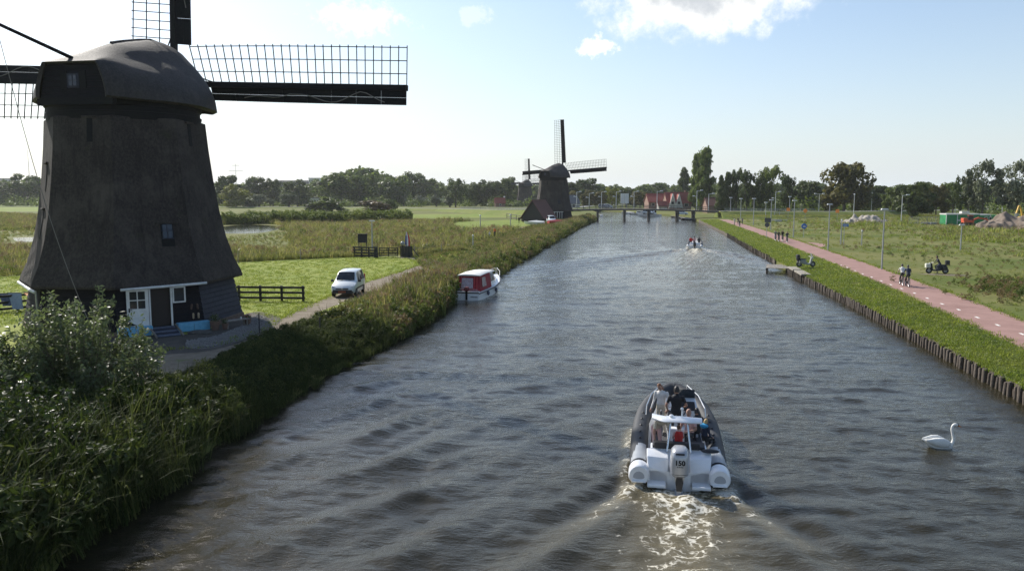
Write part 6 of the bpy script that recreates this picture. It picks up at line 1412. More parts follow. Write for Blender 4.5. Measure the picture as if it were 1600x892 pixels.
def rib():
    t = thing('inflatable_boat', 'large grey and white inflatable motor boat heading away up the canal', 'boat', (RIB.x, RIB.y, -.02), -RIB_AZ); t.rotation_euler = (R(3), 0, -RIB_AZ)
    G = mat('grey_tube_fabric', (.036, .038, .042), (.048, .05, .054), spec=.25, rough=.6, scale=3, bump=.05); GL = mat('light_grey_patch', (.34, .36, .38), rough=.5)
    W = M_hull
    path = [(1.12, .25, .42), (1.14, 1.5, .43), (1.15, 3.0, .46), (1.10, 4.3, .52), (.92, 5.5, .62), (.58, 6.4, .74), (.18, 6.95, .84), (0, 7.02, .86)]
    for sg in (-1, 1):
        pts = smooth_line([(sg * a, b, c) for a, b, c in path], 4); rad = [.27 - .02 * max(0, (p.y - 4) / 3) for p in pts]
        q = MB(); q.tube(pts, rad, 18); q.build('air_tube', G, t, smooth=True)
        # white moulded end with a D-shaped plate, grey for the shade of a recess
        q = MB(); secs = []
        for y, k in ((.34, .90), (.30, 1.04), (-.02, 1.04), (-.10, .97), (-.12, .90)):
            secs.append([(sg * 1.12 + .285 * k * math.cos(a) * (1.0 + .04 * (math.sin(a) < 0)), y, .42 + .30 * k * (math.sin(a) if math.sin(a) > -.72 else -.72 - (math.sin(a) + .72) * .2)) for a in [2 * math.pi * i / 20 for i in range(20)]])
        q.loft(secs); q.build('tube_end', W, t, smooth=True, angle=40)
        q = MB(); q.loft([[(sg * 1.12 + .16 * k * math.cos(a), y, .38 + (.17 * k * math.sin(a) if math.sin(a) > 0 else 0.06 * math.sin(a))) for a in [2 * math.pi * i / 16 for i in range(16)]] for y, k in ((-.118, 1.0), (-.124, 1.0))]); q.build('recess_shade_plate', mat('recess_shade_grey', (.40, .41, .43), rough=.4), t)
        q = MB(); q.box((sg * 1.12, -.15, .26), (.40, .06, .05)); q.build('step', W, t, bevel=.015)
        q = MB(); q.loft([[(sg * (1.115 + (.272 + .006) * math.sin(a)), y, .43 + (.278) * math.cos(a)) for a in [R(-40 + 13 * i) for i in range(9)]] for y in (.5, 1.75)], close=False, cap0=False, cap1=False); q.build('tube_patch', GL, t, smooth=True, fix=False)
        for y in (2.2, 2.75, 3.3, 3.85, 4.4):
            a, b, c = [np.interp(y, [p[1] for p in path], [p[i] for p in path]) for i in range(3)]; q = MB(); q.ball((sg * (a - .02), y, c + .265), .045, 8, 5, (1, 1.6, .8)); q.build('grab_handle', M_plastic, t, smooth=True)
        q = MB(); q.tube([(sg * .98, 4.3, .74), (sg * .96, 4.4, 1.02), (sg * .80, 5.4, 1.14), (sg * .45, 6.35, 1.22), (sg * .42, 6.4, 1.0)], .02, 7); q.build('bow_rail', M_chrome, t, smooth=True)
    hull(t, [(.12, .86, .50, .75, .05, -.25), (2, .88, .5, .78, .0, -.3), (4, .86, .55, .7, .05, -.3), (5.6, .6, .66, .4, .2, -.1), (6.8, .08, .8, .03, .6, .4)], W)
    q = MB(); q.loft([[(-.84, y, .30), (.84, y, .30)] for y in (.5, 4.4)] + [[(-.5, 5.8, .45), (.5, 5.8, .45)]], close=False, cap0=False, cap1=False); q.build('cockpit_floor', mat('dark_deck', (.035, .035, .04), rough=.7), t, fix=False)
    # white stern moulding: two shoulders and the well where the engine sits
    for sg in (-1, 1):
        q = MB(); q.loft([[(sg * .30, .12, .05), (sg * .86, .12, .05), (sg * .86, .12, .62), (sg * .30, .12, .42)], [(sg * .30, .30, .05), (sg * .90, .30, .05), (sg * .90, .30, .86), (sg * .30, .30, .82)], [(sg * .30, .80, .2), (sg * .92, .80, .2), (sg * .92, .80, .92), (sg * .30, .80, .90)]]); q.build('stern_shoulder', W, t, bevel=.03)
        q = MB(); q.box((sg * .62, -.02, .16), (.52, .34, .10)); q.build('swim_step', W, t, bevel=.03)
        q = MB(); q.lathe([(.035, 0), (.04, .012), (.02, .016)], 10); q.v = [(a + sg * .62, .20 - c, .55 + b) for a, b, c in q.v]; q.build('deck_fitting', M_chrome, t)
    q = MB(); q.loft([[(-.30, .30, .3), (.30, .30, .3), (.30, .30, .62), (-.30, .30, .62)], [(-.30, .8, .3), (.30, .8, .3), (.30, .8, .88), (-.30, .8, .88)]]); q.build('engine_well', W, t, bevel=.02)
    q = MB(); q.box((0, 1.02, .62), (1.62, .46, .62)); q.build('stern_bench', W, t, bevel=.05)
    q = MB(); q.box((0, 1.02, .96), (1.50, .44, .10)); q.build('seat_cushion', M_plastic, t, bevel=.04); q = MB(); q.box((-.05, .80, 1.02), (1.30, .10, .20)); q.build('backrest', M_plastic, t, bevel=.04)
    q = MB(); q.ball((.88, .62, .98), .20, 12, 6, (1.35, .55, .28)); q.build('loose_cushion', M_plastic, t, smooth=True)
    # stern arch
    for sg in (-1, 1): q = MB(); q.tube([(sg * .34, .62, .90), (sg * .28, .82, 1.35), (sg * .24, 1.0, 1.70)], .03, 8); q.build('arch_leg', M_chrome, t, smooth=True)
    q = MB(); S = []
    for i in range(13):
        u = -1 + i / 6; y = 1.05 + .75 * max(0, abs(u) - .55) * (1 if u < 0 else .3); z = 1.74 - .05 * u * u; hh = .065; d = .26 * (1 - .25 * u * u); S.append([(u * .72 - .06, y + d * math.cos(a), z + hh * math.sin(a)) for a in [2 * math.pi * k / 12 for k in range(12)]])
    q.loft(S); q.build('arch_top', W, t, smooth=True, angle=60)
    q = MB(); q.tube([(.08, 1.05, 1.78), (.08, 1.05, 2.04)], .02, 6); q.ball((.08, 1.05, 2.06), .05, 8, 6); q.ball((-.22, 1.05, 1.84), .07, 8, 5, (1, 1, .6)); q.build('antenna', W, t, smooth=True)
    # console with screen
    q = MB(); q.loft([[(-.10, 3.55, .30), (.72, 3.55, .30), (.72, 4.6, .34), (-.10, 4.6, .34)], [(-.08, 3.62, 1.15), (.70, 3.62, 1.15), (.66, 4.5, 1.2), (-.04, 4.5, 1.2)], [(-.02, 3.85, 1.42), (.64, 3.85, 1.42), (.6, 4.3, 1.45), (.02, 4.3, 1.45)]]); q.build('console', W, t, bevel=.03)
    q = MB(); q.add([(-.0, 3.62, 1.17), (.62, 3.62, 1.17), (.58, 3.84, 1.41), (.04, 3.84, 1.41)], [(0, 1, 2, 3)]); q.v = [(a, b - .012, c + .012) for a, b, c in q.v]; q.build('dashboard', M_plastic, t, fix=False)
    q = MB(); q.loft([[(-.02, 4.2, 1.40), (.62, 4.2, 1.40)], [(.02, 3.98, 1.78), (.58, 3.98, 1.78)]], close=False, cap0=False, cap1=False); q.build('windscreen', M_carglass, t, fix=False)
    q = MB(); q.box((.31, 5.05, .62), (.7, .8, .5)); q.build('bow_seat', W, t, bevel=.06); q = MB(); q.box((.31, 5.05, .90), (.62, .7, .08)); q.build('bow_cushion', GL, t, bevel=.03)
    q = MB(); ring(q, (0, 0, 0), .17, .015, 16, 5); q.v = [(b + .12, 3.52 - .3 * c, 1.18 + c) for a, b, c in q.v]; q.build('steering_wheel', M_plastic, t)
    q = MB(); q.tube([(-.30, 3.6, .3), (-.30, 3.6, 1.25), (-.12, 3.62, 1.30)], .022, 6); q.build('grab_rail', M_chrome, t)
    q = MB(); q.loft([[(x, y, z) for x, z in ((-.28, .3), (.28, .3), (.28, .85), (-.28, .85))] for y in (2.75, 3.0)]); q.build('helm_seat', W, t, bevel=.04)
    # outboard engine
    e = part_empty('outboard', t, (0, -.05, 0), (R(-3), 0, 0)); sil = mat('silver_cowl', (.40, .41, .43), rough=.3, metal=.25, coat=.4)
    q = MB(); S = []
    for z, w, d, o in ((.50, .17, .22, 0), (.58, .25, .33, 0), (.80, .27, .36, -.01), (1.05, .26, .36, -.02), (1.22, .235, .33, -.01), (1.30, .17, .25, .01), (1.325, .06, .1, .02)):
        S.append([(w * np.sign(math.cos(a)) * abs(math.cos(a)) ** .6, o + d * np.sign(math.sin(a)) * abs(math.sin(a)) ** .6 - .1, z) for a in [2 * math.pi * k / 20 for k in range(20)]])
    q.loft(S); q.build('cowl', sil, e, smooth=True, angle=40)
    q = MB(); S = []
    for z, k in ((.615, 1.012), (.635, 1.012)): S.append([(.25 * k * np.sign(math.cos(a)) * abs(math.cos(a)) ** .6 + 0, .335 * k * np.sign(math.sin(a)) * abs(math.sin(a)) ** .6 - .1, z) for a in [2 * math.pi * kk / 20 for kk in range(20)]])
    q.loft(S); q.build('cowl_seam', M_plastic, e)
    q = MB(); q.box((0, -.40, 1.20), (.24, .14, .05), rot=(R(-20), 0, 0)); q.build('air_intake', M_plastic, e, bevel=.01)
    q = MB(); q.loft([[(x, y, z) for x, y in ((-w, -d - .1), (w, -d - .1), (w, d - .1), (-w, d - .1))] for z, w, d in ((.56, .16, .2), (.3, .10, .17), (-.1, .06, .16), (-.35, .04, .14))]); q.build('leg', sil, e, bevel=.02)
    q = MB(); q.loft([[(x, y, z) for x, y in ((-w, -.30), (w, -.30), (w, -.26), (-w, -.26))] for z, w in ((.60, .06), (.35, .11), (.1, .07))]); q.build('exhaust_panel', M_plastic, e)
    q = MB(); q.box((0, -.1, .0), (.24, .5, .02)); q.build('cavitation_plate', sil, e)
    def text(body, size, x, z, y, m, name):
        cu = bpy.data.curves.new(name, 'FONT'); cu.body = body; cu.size = size; cu.align_x = 'CENTER'; cu.align_y = 'CENTER'; cu.extrude = .004; cu.offset = .006
        cu.materials.append(m); tmp = bpy.data.objects.new('tmp', cu); me = bpy.data.meshes.new_from_object(tmp); bpy.data.objects.remove(tmp); o = bpy.data.objects.new(name, me); COL.objects.link(o); o.parent = e; o.location = (x, y, z); o.rotation_euler = (R(88), 0, 0); return o
    text('150', .19, 0, .97, -.478, M_black, 'power_lettering')
    for i in range(4): q = MB(); q.box((-.06 + .045 * i, -.482, .86), (.03, .006, .022)); q.build('small_lettering', M_plastic, e)
    return t
BOAT = rib()
bpy.context.view_layer.update(); BMW = BOAT.matrix_world.copy()
def in_rib(x, y, z): return BMW @ Vector((x, y, z))
RZB = -RIB_AZ
person('man in a black T-shirt and trousers standing at the helm with his back turned', in_rib(-.02, 3.05, .30), RZB, pose('stand', 1.82, elR=(.06, .04, .02), wrR=(.06, .28, .14), elL=(-.05, .06, .0), wrL=(-.02, .2, .06)), 1.82, 'black', 'black', M_hairdark, voxel=.02)
person('woman in a white sweater standing ahead of the helmsman, facing back', in_rib(-.48, 3.75, .30), RZB + R(165), pose('stand', 1.72, elL=(-.04, .1, 0), wrL=(-.02, .16, .02), wrR=(.05, .1, 0), head=(.04, .03, -.02)), 1.72, 'white', 'cream', M_hairred, skin_arms=False, hairlen=.08, voxel=.02)
person('woman in a pale blouse bending forward under the left of the arch', in_rib(-.62, 1.75, .30), RZB + R(-160), pose('stand', 1.66, chest=(0, .26, -.10), neck=(0, .46, -.18), head=(0, .62, -.22), shL=(0, .40, -.16), shR=(0, .40, -.16), elL=(0, .42, -.22), elR=(0, .42, -.22), wrL=(.0, .40, -.30), wrR=(0, .42, -.28), pel=(0, -.10, 0), hipL=(0, -.1, 0), hipR=(0, -.1, 0)), 1.66, 'cream', 'pink', M_hairblond, hairlen=.10, voxel=.022)
person('child in a bright red life vest seated on the stern bench', in_rib(.02, 1.42, .56), RZB + R(12), pose('sit', 1.15), 1.15, 'pink', 'denim', M_hairbrown, voxel=.024, vest='red')
person('bald man in a pale pink shirt seated facing back, right of the red life vest', in_rib(.36, 2.1, .42), RZB + R(150), pose('sit', 1.76, wrL=(.1, .1, .05)), 1.76, 'pink', 'charcoal', M_hairdark, hairless=True, voxel=.022)
person('blond child in a blue and dark jacket kneeling on the right tube', in_rib(.80, 1.9, .50), RZB + R(-50), pose('sit', 1.22, pel=(0, 0, .1), chest=(0, 0, .1), neck=(0, 0, .1), head=(0, 0, .1), shL=(0, 0, .1), shR=(0, 0, .1)), 1.22, 'navy', 'black', M_hairblond, skin_arms=False, voxel=.022, vest=None)
person('person in black sitting between the bald man and the blond child', in_rib(.62, 2.75, .36), RZB + R(20), pose('sit', 1.55), 1.55, 'black', 'black', M_hairdark, skin_arms=False, voxel=.026)
def hood():
    q = in_rib(.80, 1.9, .50); t = thing('hood', 'bright blue hood folded on the shoulders of the blond child', 'hood', q + Vector((0, 0, .76)), RZB + R(-50)); m = MB(); m.ball((0, -.03, .02), .13, 10, 6, (1.1, .9, .6)); m.build('fabric', CL['blue'], t, smooth=True)
hood()

def small_boat(name, label, loc, rz, L_, B_, hullm, cabin=None, group=None, cover=None, cat='boat'):
    t = thing(name, label, cat, loc, rz, group); k = L_ / 6
    S = [(0, B_ * .42, .55 * k, B_ * .36, .02, -.12), (L_ * .35, B_ * .5, .58 * k, B_ * .42, .0, -.15), (L_ * .7, B_ * .42, .72 * k, B_ * .28, .08, -.1), (L_ * .9, B_ * .2, .86 * k, B_ * .1, .25, 0), (L_, .03, .96 * k, .02, .5 * k, .2)]
    hull(t, S, hullm, mat_deck=M_deck)
    for sg in (-1, 1): q = MB(); q.tube([(sg * (hb + .01), y, gz) for y, hb, gz, *_ in S], .04, 6); q.build('gunwale', M_teak, t)
    if cabin:
        q = MB(); q.loft([[(-B_ * .36, y, z0), (B_ * .36, y, z0), (B_ * .30, y + o, z1), (-B_ * .30, y + o, z1)] for y, z0, z1, o in ((L_ * .22, .5 * k, 1.7 * k, .1), (L_ * .6, .6 * k, 1.55 * k, -.2))]); q.build('cabin', cabin, t, bevel=.03)
        for sg in (-1, 1): q = MB(); q.add([(sg * B_ * .345, L_ * .28, 1.05 * k), (sg * B_ * .345, L_ * .55, 1.08 * k), (sg * B_ * .315, L_ * .53, 1.45 * k), (sg * B_ * .315, L_ * .28, 1.5 * k)], [(0, 1, 2, 3)]); q.v = [(a * 1.02, b, c) for a, b, c in q.v]; q.build('side_window', M_carglass, t, fix=False)
        q = MB(); q.box((0, L_ * .4, 1.72 * k), (B_ * .66, L_ * .42, .06)); q.build('roof', M_white, t, bevel=.02)
        q = MB(); q.add([(-B_ * .28, L_ * .22 - .01, 1.0 * k), (B_ * .28, L_ * .22 - .01, 1.0 * k), (B_ * .25, L_ * .22 + .07, 1.55 * k), (-B_ * .25, L_ * .22 + .07, 1.55 * k)], [(0, 1, 2, 3)]); q.build('rear_window', M_carglass, t, fix=False)
    if cover:
        q = MB(); q.loft([[(-B_ * .44, y, .56 * k), (0, y, (.56 + h) * k), (B_ * .44, y, .56 * k)] for y, h in ((.02, .35), (L_ * .4, .6), (L_ * .8, .35))], close=False, cap0=True, cap1=True); q.build('cover', cover, t, smooth=True)
    else:
        for f_ in (.3, .55): q = MB(); q.box((0, L_ * f_, .42 * k), (B_ * .8, .25, .05)); q.build('thwart', M_greywood, t) if not cabin else None
    return t
# the far motor boat
fb = thing('motor_boat', 'far open motor boat with three people throwing up a white wake', 'boat', (FAR.x, FAR.y, .05), -FAR_AZ); fb.rotation_euler = (R(5), 0, -FAR_AZ)
hull(fb, [(0, .95, .55, .8, .05, -.1), (2, 1.0, .58, .85, .0, -.1), (3.8, .7, .72, .45, .15, 0), (4.9, .06, .9, .03, .6, .3)], M_hull, mat_deck=M_deck)
for sg in (-1, 1): q = MB(); q.tube(smooth_line([(sg * 1.0, -.1, .45), (sg * 1.02, 1.8, .5), (sg * .8, 3.6, .62), (sg * .1, 4.95, .85)], 3), .2, 10); q.build('air_tube', M_plastic, fb, smooth=True); q = MB(); q.ball((sg * 1.0, -.12, .46), .21, 10, 6); q.build('tube_end', M_hull, fb, smooth=True)
q = MB(); q.box((0, -.15, .75), (.4, .5, .55)); q.box((0, -.2, .3), (.16, .3, .7)); q.build('outboard', M_plastic, fb, bevel=.06)
q = MB(); q.box((0, 1.2, .62), (1.5, .5, .3)); q.build('bench', M_hull, fb, bevel=.03)
bpy.context.view_layer.update(); FM = fb.matrix_world.copy()
for x, y, tp, lab in ((-.62, 1.15, 'red', 'person in red on the left of the far motor boat'), (-.1, 1.35, 'pink', 'person in pink in the middle of the far motor boat'), (.62, 1.1, 'black', 'person in black on the right of the far motor boat')):
    person(lab, FM @ Vector((x, y, .42)), -FAR_AZ, pose('sit', 1.75), 1.75, tp, 'black', M_hairdark, voxel=.034, fingers=False, skin_arms=False)
# boats beyond the bridge and beside the second mill
for i, (a, b, L_, B_, rz, hm, cab, cov, lab) in enumerate(((1032, 338.5, 9, 3.2, R(60), M_hull, M_hull, None, 'white motor cruiser moored at the bank beyond the bridge'), (991, 334.5, 5.5, 2.0, R(70), M_hull, None, M_deck, 'covered white dinghy, leftmost of the boats beyond the bridge'), (1000, 335.5, 4.5, 1.8, R(65), M_plastic, None, None, 'dark rowing boat between the moored dinghies'), (1008, 336, 6, 2.2, R(68), M_hull, M_hull, None, 'small white cabin boat left of the moored motor cruiser'), (1074, 342, 4.6, 1.8, R(40), M_plastic, None, None, 'dark rowing boat moored right of the bridge pier, nearer one'), (1080, 344.5, 5.0, 1.8, R(30), M_plastic, None, M_deck, 'dark covered boat moored against the right bank by the bridge'), (1064, 340.5, 4.2, 1.7, R(48), M_plastic, None, None, 'dark rowing boat moored right of the bridge pier, farther one'), (940, 337, 3.6, 1.6, R(10), M_hull, None, None, 'small pale boat coming under the left end of the bridge'))):
    g = P(a, b, 0); small_boat('moored_boat', lab, (g.x, g.y, -.02), rz, L_, B_, hm, cab, 'boats moored beyond the bridge', cov)
g = P(849, 351, ZL); small_boat('laid_up_boat', 'red-hulled boat laid up on land in front of the second mill', (g.x + 1.2, g.y, ZL + .25), R(-70), 5.2, 2.0, mat('red_hull', (.42, .04, .03), rough=.4), None, None, M_redcanvas)
g = P(841, 351.5, ZL); small_boat('laid_up_boat', 'white boat under a pale cover left of the red-hulled one', (g.x + 1.5, g.y - 1, ZL + .2), R(80), 5.0, 2.0, M_hull, None, None, mat('pale_cover', (.5, .52, .5), rough=.8))

# ------------------------------------------------------------------ swan
def swan():
    g = P(1468, 699, 0); t = thing('swan', 'white mute swan swimming to the right of the inflatable boat', 'swan', (g.x, g.y, -.02), R(-90)); wm = mat('white_plumage', (.76, .75, .71), (.66, .65, .60), rough=.8, scale=12, bump=.3, bscale=30)
    q = MB(); q.smooth = True; S = []
    for y, w, zt, zb in ((-.60, .015, .33, .30), (-.50, .06, .30, .20), (-.38, .13, .30, .06), (-.2, .19, .34, -.06), (0, .21, .35, -.10), (.2, .18, .28, -.10), (.33, .12, .20, -.06), (.42, .055, .16, 0)):
        c = (zt + zb) / 2; h = (zt - zb) / 2; S.append([(w * math.cos(a), y, c + h * math.sin(a)) for a in [2 * math.pi * k / 14 for k in range(14)]])
    q.loft(S); npts = [(0, .32, .10), (0, .42, .18), (0, .44, .32), (0, .40, .48), (0, .37, .62), (0, .38, .73), (0, .43, .79), (0, .50, .80), (0, .56, .77)]
    q.tube(smooth_line(npts, 3), [.10, .085, .07, .062, .056, .05, .046, .043, .041, .04, .039, .039, .039, .039, .039, .04, .042, .045, .048, .05, .05, .047, .042, .036, .03], 10); me = q.build('body', wm, t, smooth=True, angle=70)
    md = me.modifiers.new('r', 'REMESH'); md.mode = 'VOXEL'; md.voxel_size = .014; md.use_smooth_shade = True; s = me.modifiers.new('s', 'SMOOTH'); s.iterations = 3
    for sg in (-1, 1):
        q = MB(); S = []
        for y, w, zt, zb in ((-.52, .01, .32, .28), (-.42, .05, .35, .2), (-.2, .07, .40, .10), (.02, .075, .40, .06), (.2, .05, .32, .08), (.28, .01, .24, .16)):
            c = (zt + zb) / 2; h = (zt - zb) / 2; S.append([(sg * (.12 + .05 * (y > -.3)) + w * math.cos(a), y, c + h * math.sin(a)) for a in [2 * math.pi * k / 10 for k in range(10)]])
        q.loft(S); q.build('wing', wm, t, smooth=True, angle=70)
    q = MB(); q.tube([(0, .55, .775), (0, .62, .745), (0, .675, .725)], [.028, .02, .010], 8); q.build('beak', mat('orange_beak', (.55, .17, .03), rough=.5), t, smooth=True)
    q = MB(); q.ball((0, .565, .80), .022, 8, 6); q.tube([(0, .52, .785), (0, .575, .775)], [.036, .03], 8); q.build('beak_knob', M_black, t, smooth=True)
swan()

# ------------------------------------------------------------------ right bank: piling, landing stage, edge stones
def piling():
    t = thing('timber_piling', 'row of dark timber piles holding the grassy right bank', 'piling', (0, 0, 0))
    pts = []; y = 21.0; proto = []
    for k in range(5):
        q = MB(); r = .085 + .012 * k; q.tube([(0, 0, -.8), (.01 * (k - 2), 0, 0), (0, .01, .46 + .03 * k), (0, 0, .51 + .03 * k)], [r, r, r * .96, r * .7], 8); proto.append(q.build('pile', M_pilewood, t, smooth=True, angle=50))
    used = set(); n = 0
    while y < 86 and n < 230:
        x = float(xr(y)); k = rng.randrange(5)
        if k in used: o = copy_part(proto[k], t)
        else: o = proto[k]; used.add(k)
        o.location = (x - .02 + rng.uniform(-.03, .03), y, rng.uniform(-.04, .04)); o.rotation_euler = (rng.uniform(-.04, .04), rng.uniform(-.05, .03), rng.uniform(0, 6)); y += rng.uniform(.40, .50); n += 1
    q = MB()
    for a, b in zip(range(20, 86, 3), range(23, 89, 3)): q.bar((float(xr(a)) + .10, a, .46), (float(xr(b)) + .10, b, .46), .05, .26)
    for a, b in zip(range(20, 86, 3), range(23, 89, 3)): q.bar((float(xr(a)) + .13, a, .1), (float(xr(b)) + .13, b, .1), .04, .5)
    q.build('waling_board', M_pilewood, t)
piling()
def edge_far():
    t = thing('timber_piling', 'low dark bank edging from the landing stage to the bridge', 'piling', (0, 0, 0)); ys = [95, 105, 115, 130, 150, 170, 190, 210, 230, 245]
    for a, b in zip(ys[:-1], ys[1:]): MB().bar((float(xr(a)) + .0, a, .26), (float(xr(b)) + .0, b, .26), .14, .75).build('edge_board', M_pilewood, t)
    y = 97
    p0 = MB().tube([(0, 0, -.6), (0, 0, .72)], .10, 7).build('pile', M_pilewood, t); f = True
    while y < 160:
        o = p0 if f else copy_part(p0, t); f = False; o.location = (float(xr(y)) - .1, y, rng.uniform(-.1, .05)); y += rng.uniform(1.0, 1.8)
edge_far()
def stage():
    a, b = P(1201, 421, .55), P(1226, 432, .55); t = thing('landing_stage', 'flat grey wooden landing stage jutting over the water', 'jetty', P(1213, 427, 0)); c = P(1213, 425.5, .5)
    d = Vector((.32, .95, 0)).normalized(); n = Vector((d.y, -d.x, 0)); o = Vector((float(xr(86.5)) - 1.0, 86.5, 0)); t.location = o; t.rotation_euler = (0, 0, -math.atan2(d.x, d.y))
    for i in range(16): MB().box((0, -2.4 + .3 * i, .52 + rng.uniform(-.004, .004)), (2.4, .27, .05)).build('deck_plank', M_greywood, t)
    for x in (-1.15, 1.0): MB().box((x, -.15, .42), (.12, 4.9, .16)).build('bearer', M_pilewood, t)
    for x in (-1.1, 1.0):
        for y in (-2.3, 0, 2.1): MB().tube([(x, y, -.9), (x, y, .48)], .10, 7).build('leg', M_pilewood, t)
    for (ya, yb, lab) in ((80.4, 83.8, 'concrete capped block of the bank just before the landing stage'), (75.6, 79.8, 'concrete capping slab where the timber piles begin')):
        k = thing('capping_slab', lab, 'slab', (float(xr(ya)), ya, 0), -math.atan2(float(xr(yb) - xr(ya)), yb - ya)); L_ = yb - ya; MB().box((.05, L_ / 2, .68), (.9, L_, .16)).build('cap', mat('old_concrete', (.30, .27, .22), (.20, .185, .16), rough=.9, scale=3, detail=10, bump=.5, bscale=14), k, bevel=.03)
        for i in range(6): MB().box((-.34, .3 + (L_ - .6) * i / 5, .22), (.16, .2, .75)).build('pile', M_pilewood, k)
stage()

# ------------------------------------------------------------------ motor scooters
def motorbike(label, loc, rz, body, box_col, screen=True):
    t = thing('motor_scooter', label, 'scooter', loc, rz)
    for y in (-.72, .72):
        w = part_empty('wheel', t, (0, y, .29)); q = MB(); ring(q, (0, 0, 0), .22, .075, 18, 7); q.build('tyre', M_rubber, w, smooth=True); q = MB(); q.tube([(-.04, 0, 0), (.04, 0, 0)], .16, 12); q.build('rim', M_steel, w)
    q = MB(); q.loft([[(-w, y, z0), (w, y, z0), (w * .7, y, z1), (-w * .7, y, z1)] for y, w, z0, z1 in ((-.85, .08, .62, .74), (-.55, .17, .35, .78), (-.1, .18, .26, .74), (.15, .18, .24, .36), (.38, .19, .26, .40), (.50, .2, .35, .95), (.62, .13, .6, 1.0))]); q.build('fairing', body, t, smooth=True, bevel=.02)
    q = MB(); q.loft([[(-w, y, .76), (w, y, .76), (w * .8, y, z), (-w * .8, y, z)] for y, w, z in ((-.78, .12, .86), (-.35, .16, .88), (.02, .11, .84))]); q.build('seat', M_plastic, t, bevel=.03)
    q = MB(); q.tube([(0, .72, .29), (0, .55, 1.0)], .04, 7); q.tube([(-.36, .42, 1.08), (-.1, .52, 1.04), (.1, .52, 1.04), (.36, .42, 1.08)], .02, 6); q.build('fork', M_steel, t); q = MB(); q.loft([[(-w, y, z), (w, y, z)] for y, z, w in ((.64, .98, .2), (.56, 1.2, .22), (.46, 1.42, .17))], close=False, cap0=False, cap1=False); q.build('windshield', mat('tinted_screen', (.35, .38, .38), rough=.1), t, fix=False) if screen else None
    q = MB(); q.box((0, -.85, 1.06), (.42, .34, .42)); q.build('top_box', box_col, t, bevel=.05)
    q = MB(); q.ball((0, .68, .92), .09, 8, 6); q.build('headlight', M_lamp, t, smooth=True)
    for sg in (-1, 1): q = MB(); q.box((sg * .30, -.6, .52), (.16, .42, .30)); q.build('pannier', body, t, bevel=.04); q = MB(); q.tube([(sg * .33, .44, 1.08), (sg * .36, .46, 1.24)], .008, 4); q.box((sg * .37, .47, 1.27), (.12, .02, .08)); q.build('mirror', M_plastic, t)
    return t
gp = mat('grey_green_paint', (.20, .21, .175), rough=.35, coat=.3)
g = P(1259, 417, ZR); motorbike('grey touring scooter with tall black back box parked on the grass by the path', (g.x, g.y, ZR), R(-88), gp, M_plastic); g2 = P(1250.5, 418, ZR)
person('person in dark clothes crouching behind the parked touring scooter', (g2.x, g2.y + .7, ZR), R(-60), pose('sit', 1.7), 1.7, 'black', 'grey', M_hairdark, voxel=.034, fingers=False, skin_arms=False)
g = P(1464, 427.5, ZR); s_ = motorbike('motorbike with a pale box riding along the trodden trail in the meadow', (g.x, g.y, ZR), R(78), M_plastic, M_plastic, False); q = MB(); q.box((0, .85, .75), (.5, .4, .4)); q.build('front_box', mat('pale_box', (.52, .52, .44), rough=.6), s_, bevel=.05)
person('rider in dark clothes on the motorbike in the meadow', (g.x, g.y, ZR - .06), R(78), pose('ride', 1.74), 1.74, 'charcoal', 'navy', M_hairdark, voxel=.034, fingers=False, skin_arms=False)
sheet('trodden_trail', smooth_line(px([(1432, 427.6), (1460, 428.2), (1500, 429.5), (1520, 430.6), (1490, 431.3), (1455, 430), (1432, 427.6)], ZR), 3), M_dirt, ZR + .02)
# ------------------------------------------------------------------ the two far mills and what stands by them
def far_mill(px_, Y, label, turn, face=-10, cap=-25):
    x = (px_ - 800) / F_PX * Y; vw = math.atan2(-x, Y); full_mill('windmill', label, (x, Y, ZL), vw + R(face), False, turn, cap_rz=R(cap)); return Vector((x, Y, ZL)), vw
m2, vw2 = far_mill(864, 238, 'second dark thatched windmill beside the canal, halfway to the bridge', 3.0)
m3, vw3 = far_mill(820, 500, 'third and farthest windmill, half hidden behind the second', 2.0, -10, -20)
def door2():
    t = thing('mill_door', 'white framed double door of the second windmill', 'door', m2 + Vector((0, 0, 0)), vw2 - R(10)); o0, rt, ou = facet_frame(0, 5.98)
    for i, x in enumerate((-1.4, -.75, 0, .75, 1.4)): c = o0 + rt * x + ou * .06; MB().box((c.x, c.y, 1.3), (.14, .10, 2.3), rot=(0, 0, math.atan2(rt.y, rt.x))).build('frame_post', M_white, t)
    c = o0 + ou * .06; MB().box((c.x, c.y, 2.35), (3.6, .10, .14), rot=(0, 0, math.atan2(rt.y, rt.x))).build('lintel', M_white, t)
door2()
M_redtile = mat('red_roof_tile', (.30, .075, .05), (.22, .05, .04), rough=.8, scale=3, bump=.5, bscale=12); M_browntile = mat('brown_roof_tile', (.14, .06, .045), (.10, .045, .035), rough=.85, scale=3, bump=.4, bscale=10); M_brick = mat('brown_brick', (.20, .12, .09), (.26, .16, .12), rough=.9, scale=6); M_greytile = mat('grey_roof_tile', (.11, .11, .12), (.16, .16, .16), rough=.85, scale=4); M_pale = mat('pale_render', (.55, .53, .48), (.45, .43, .39), rough=.85, scale=2)
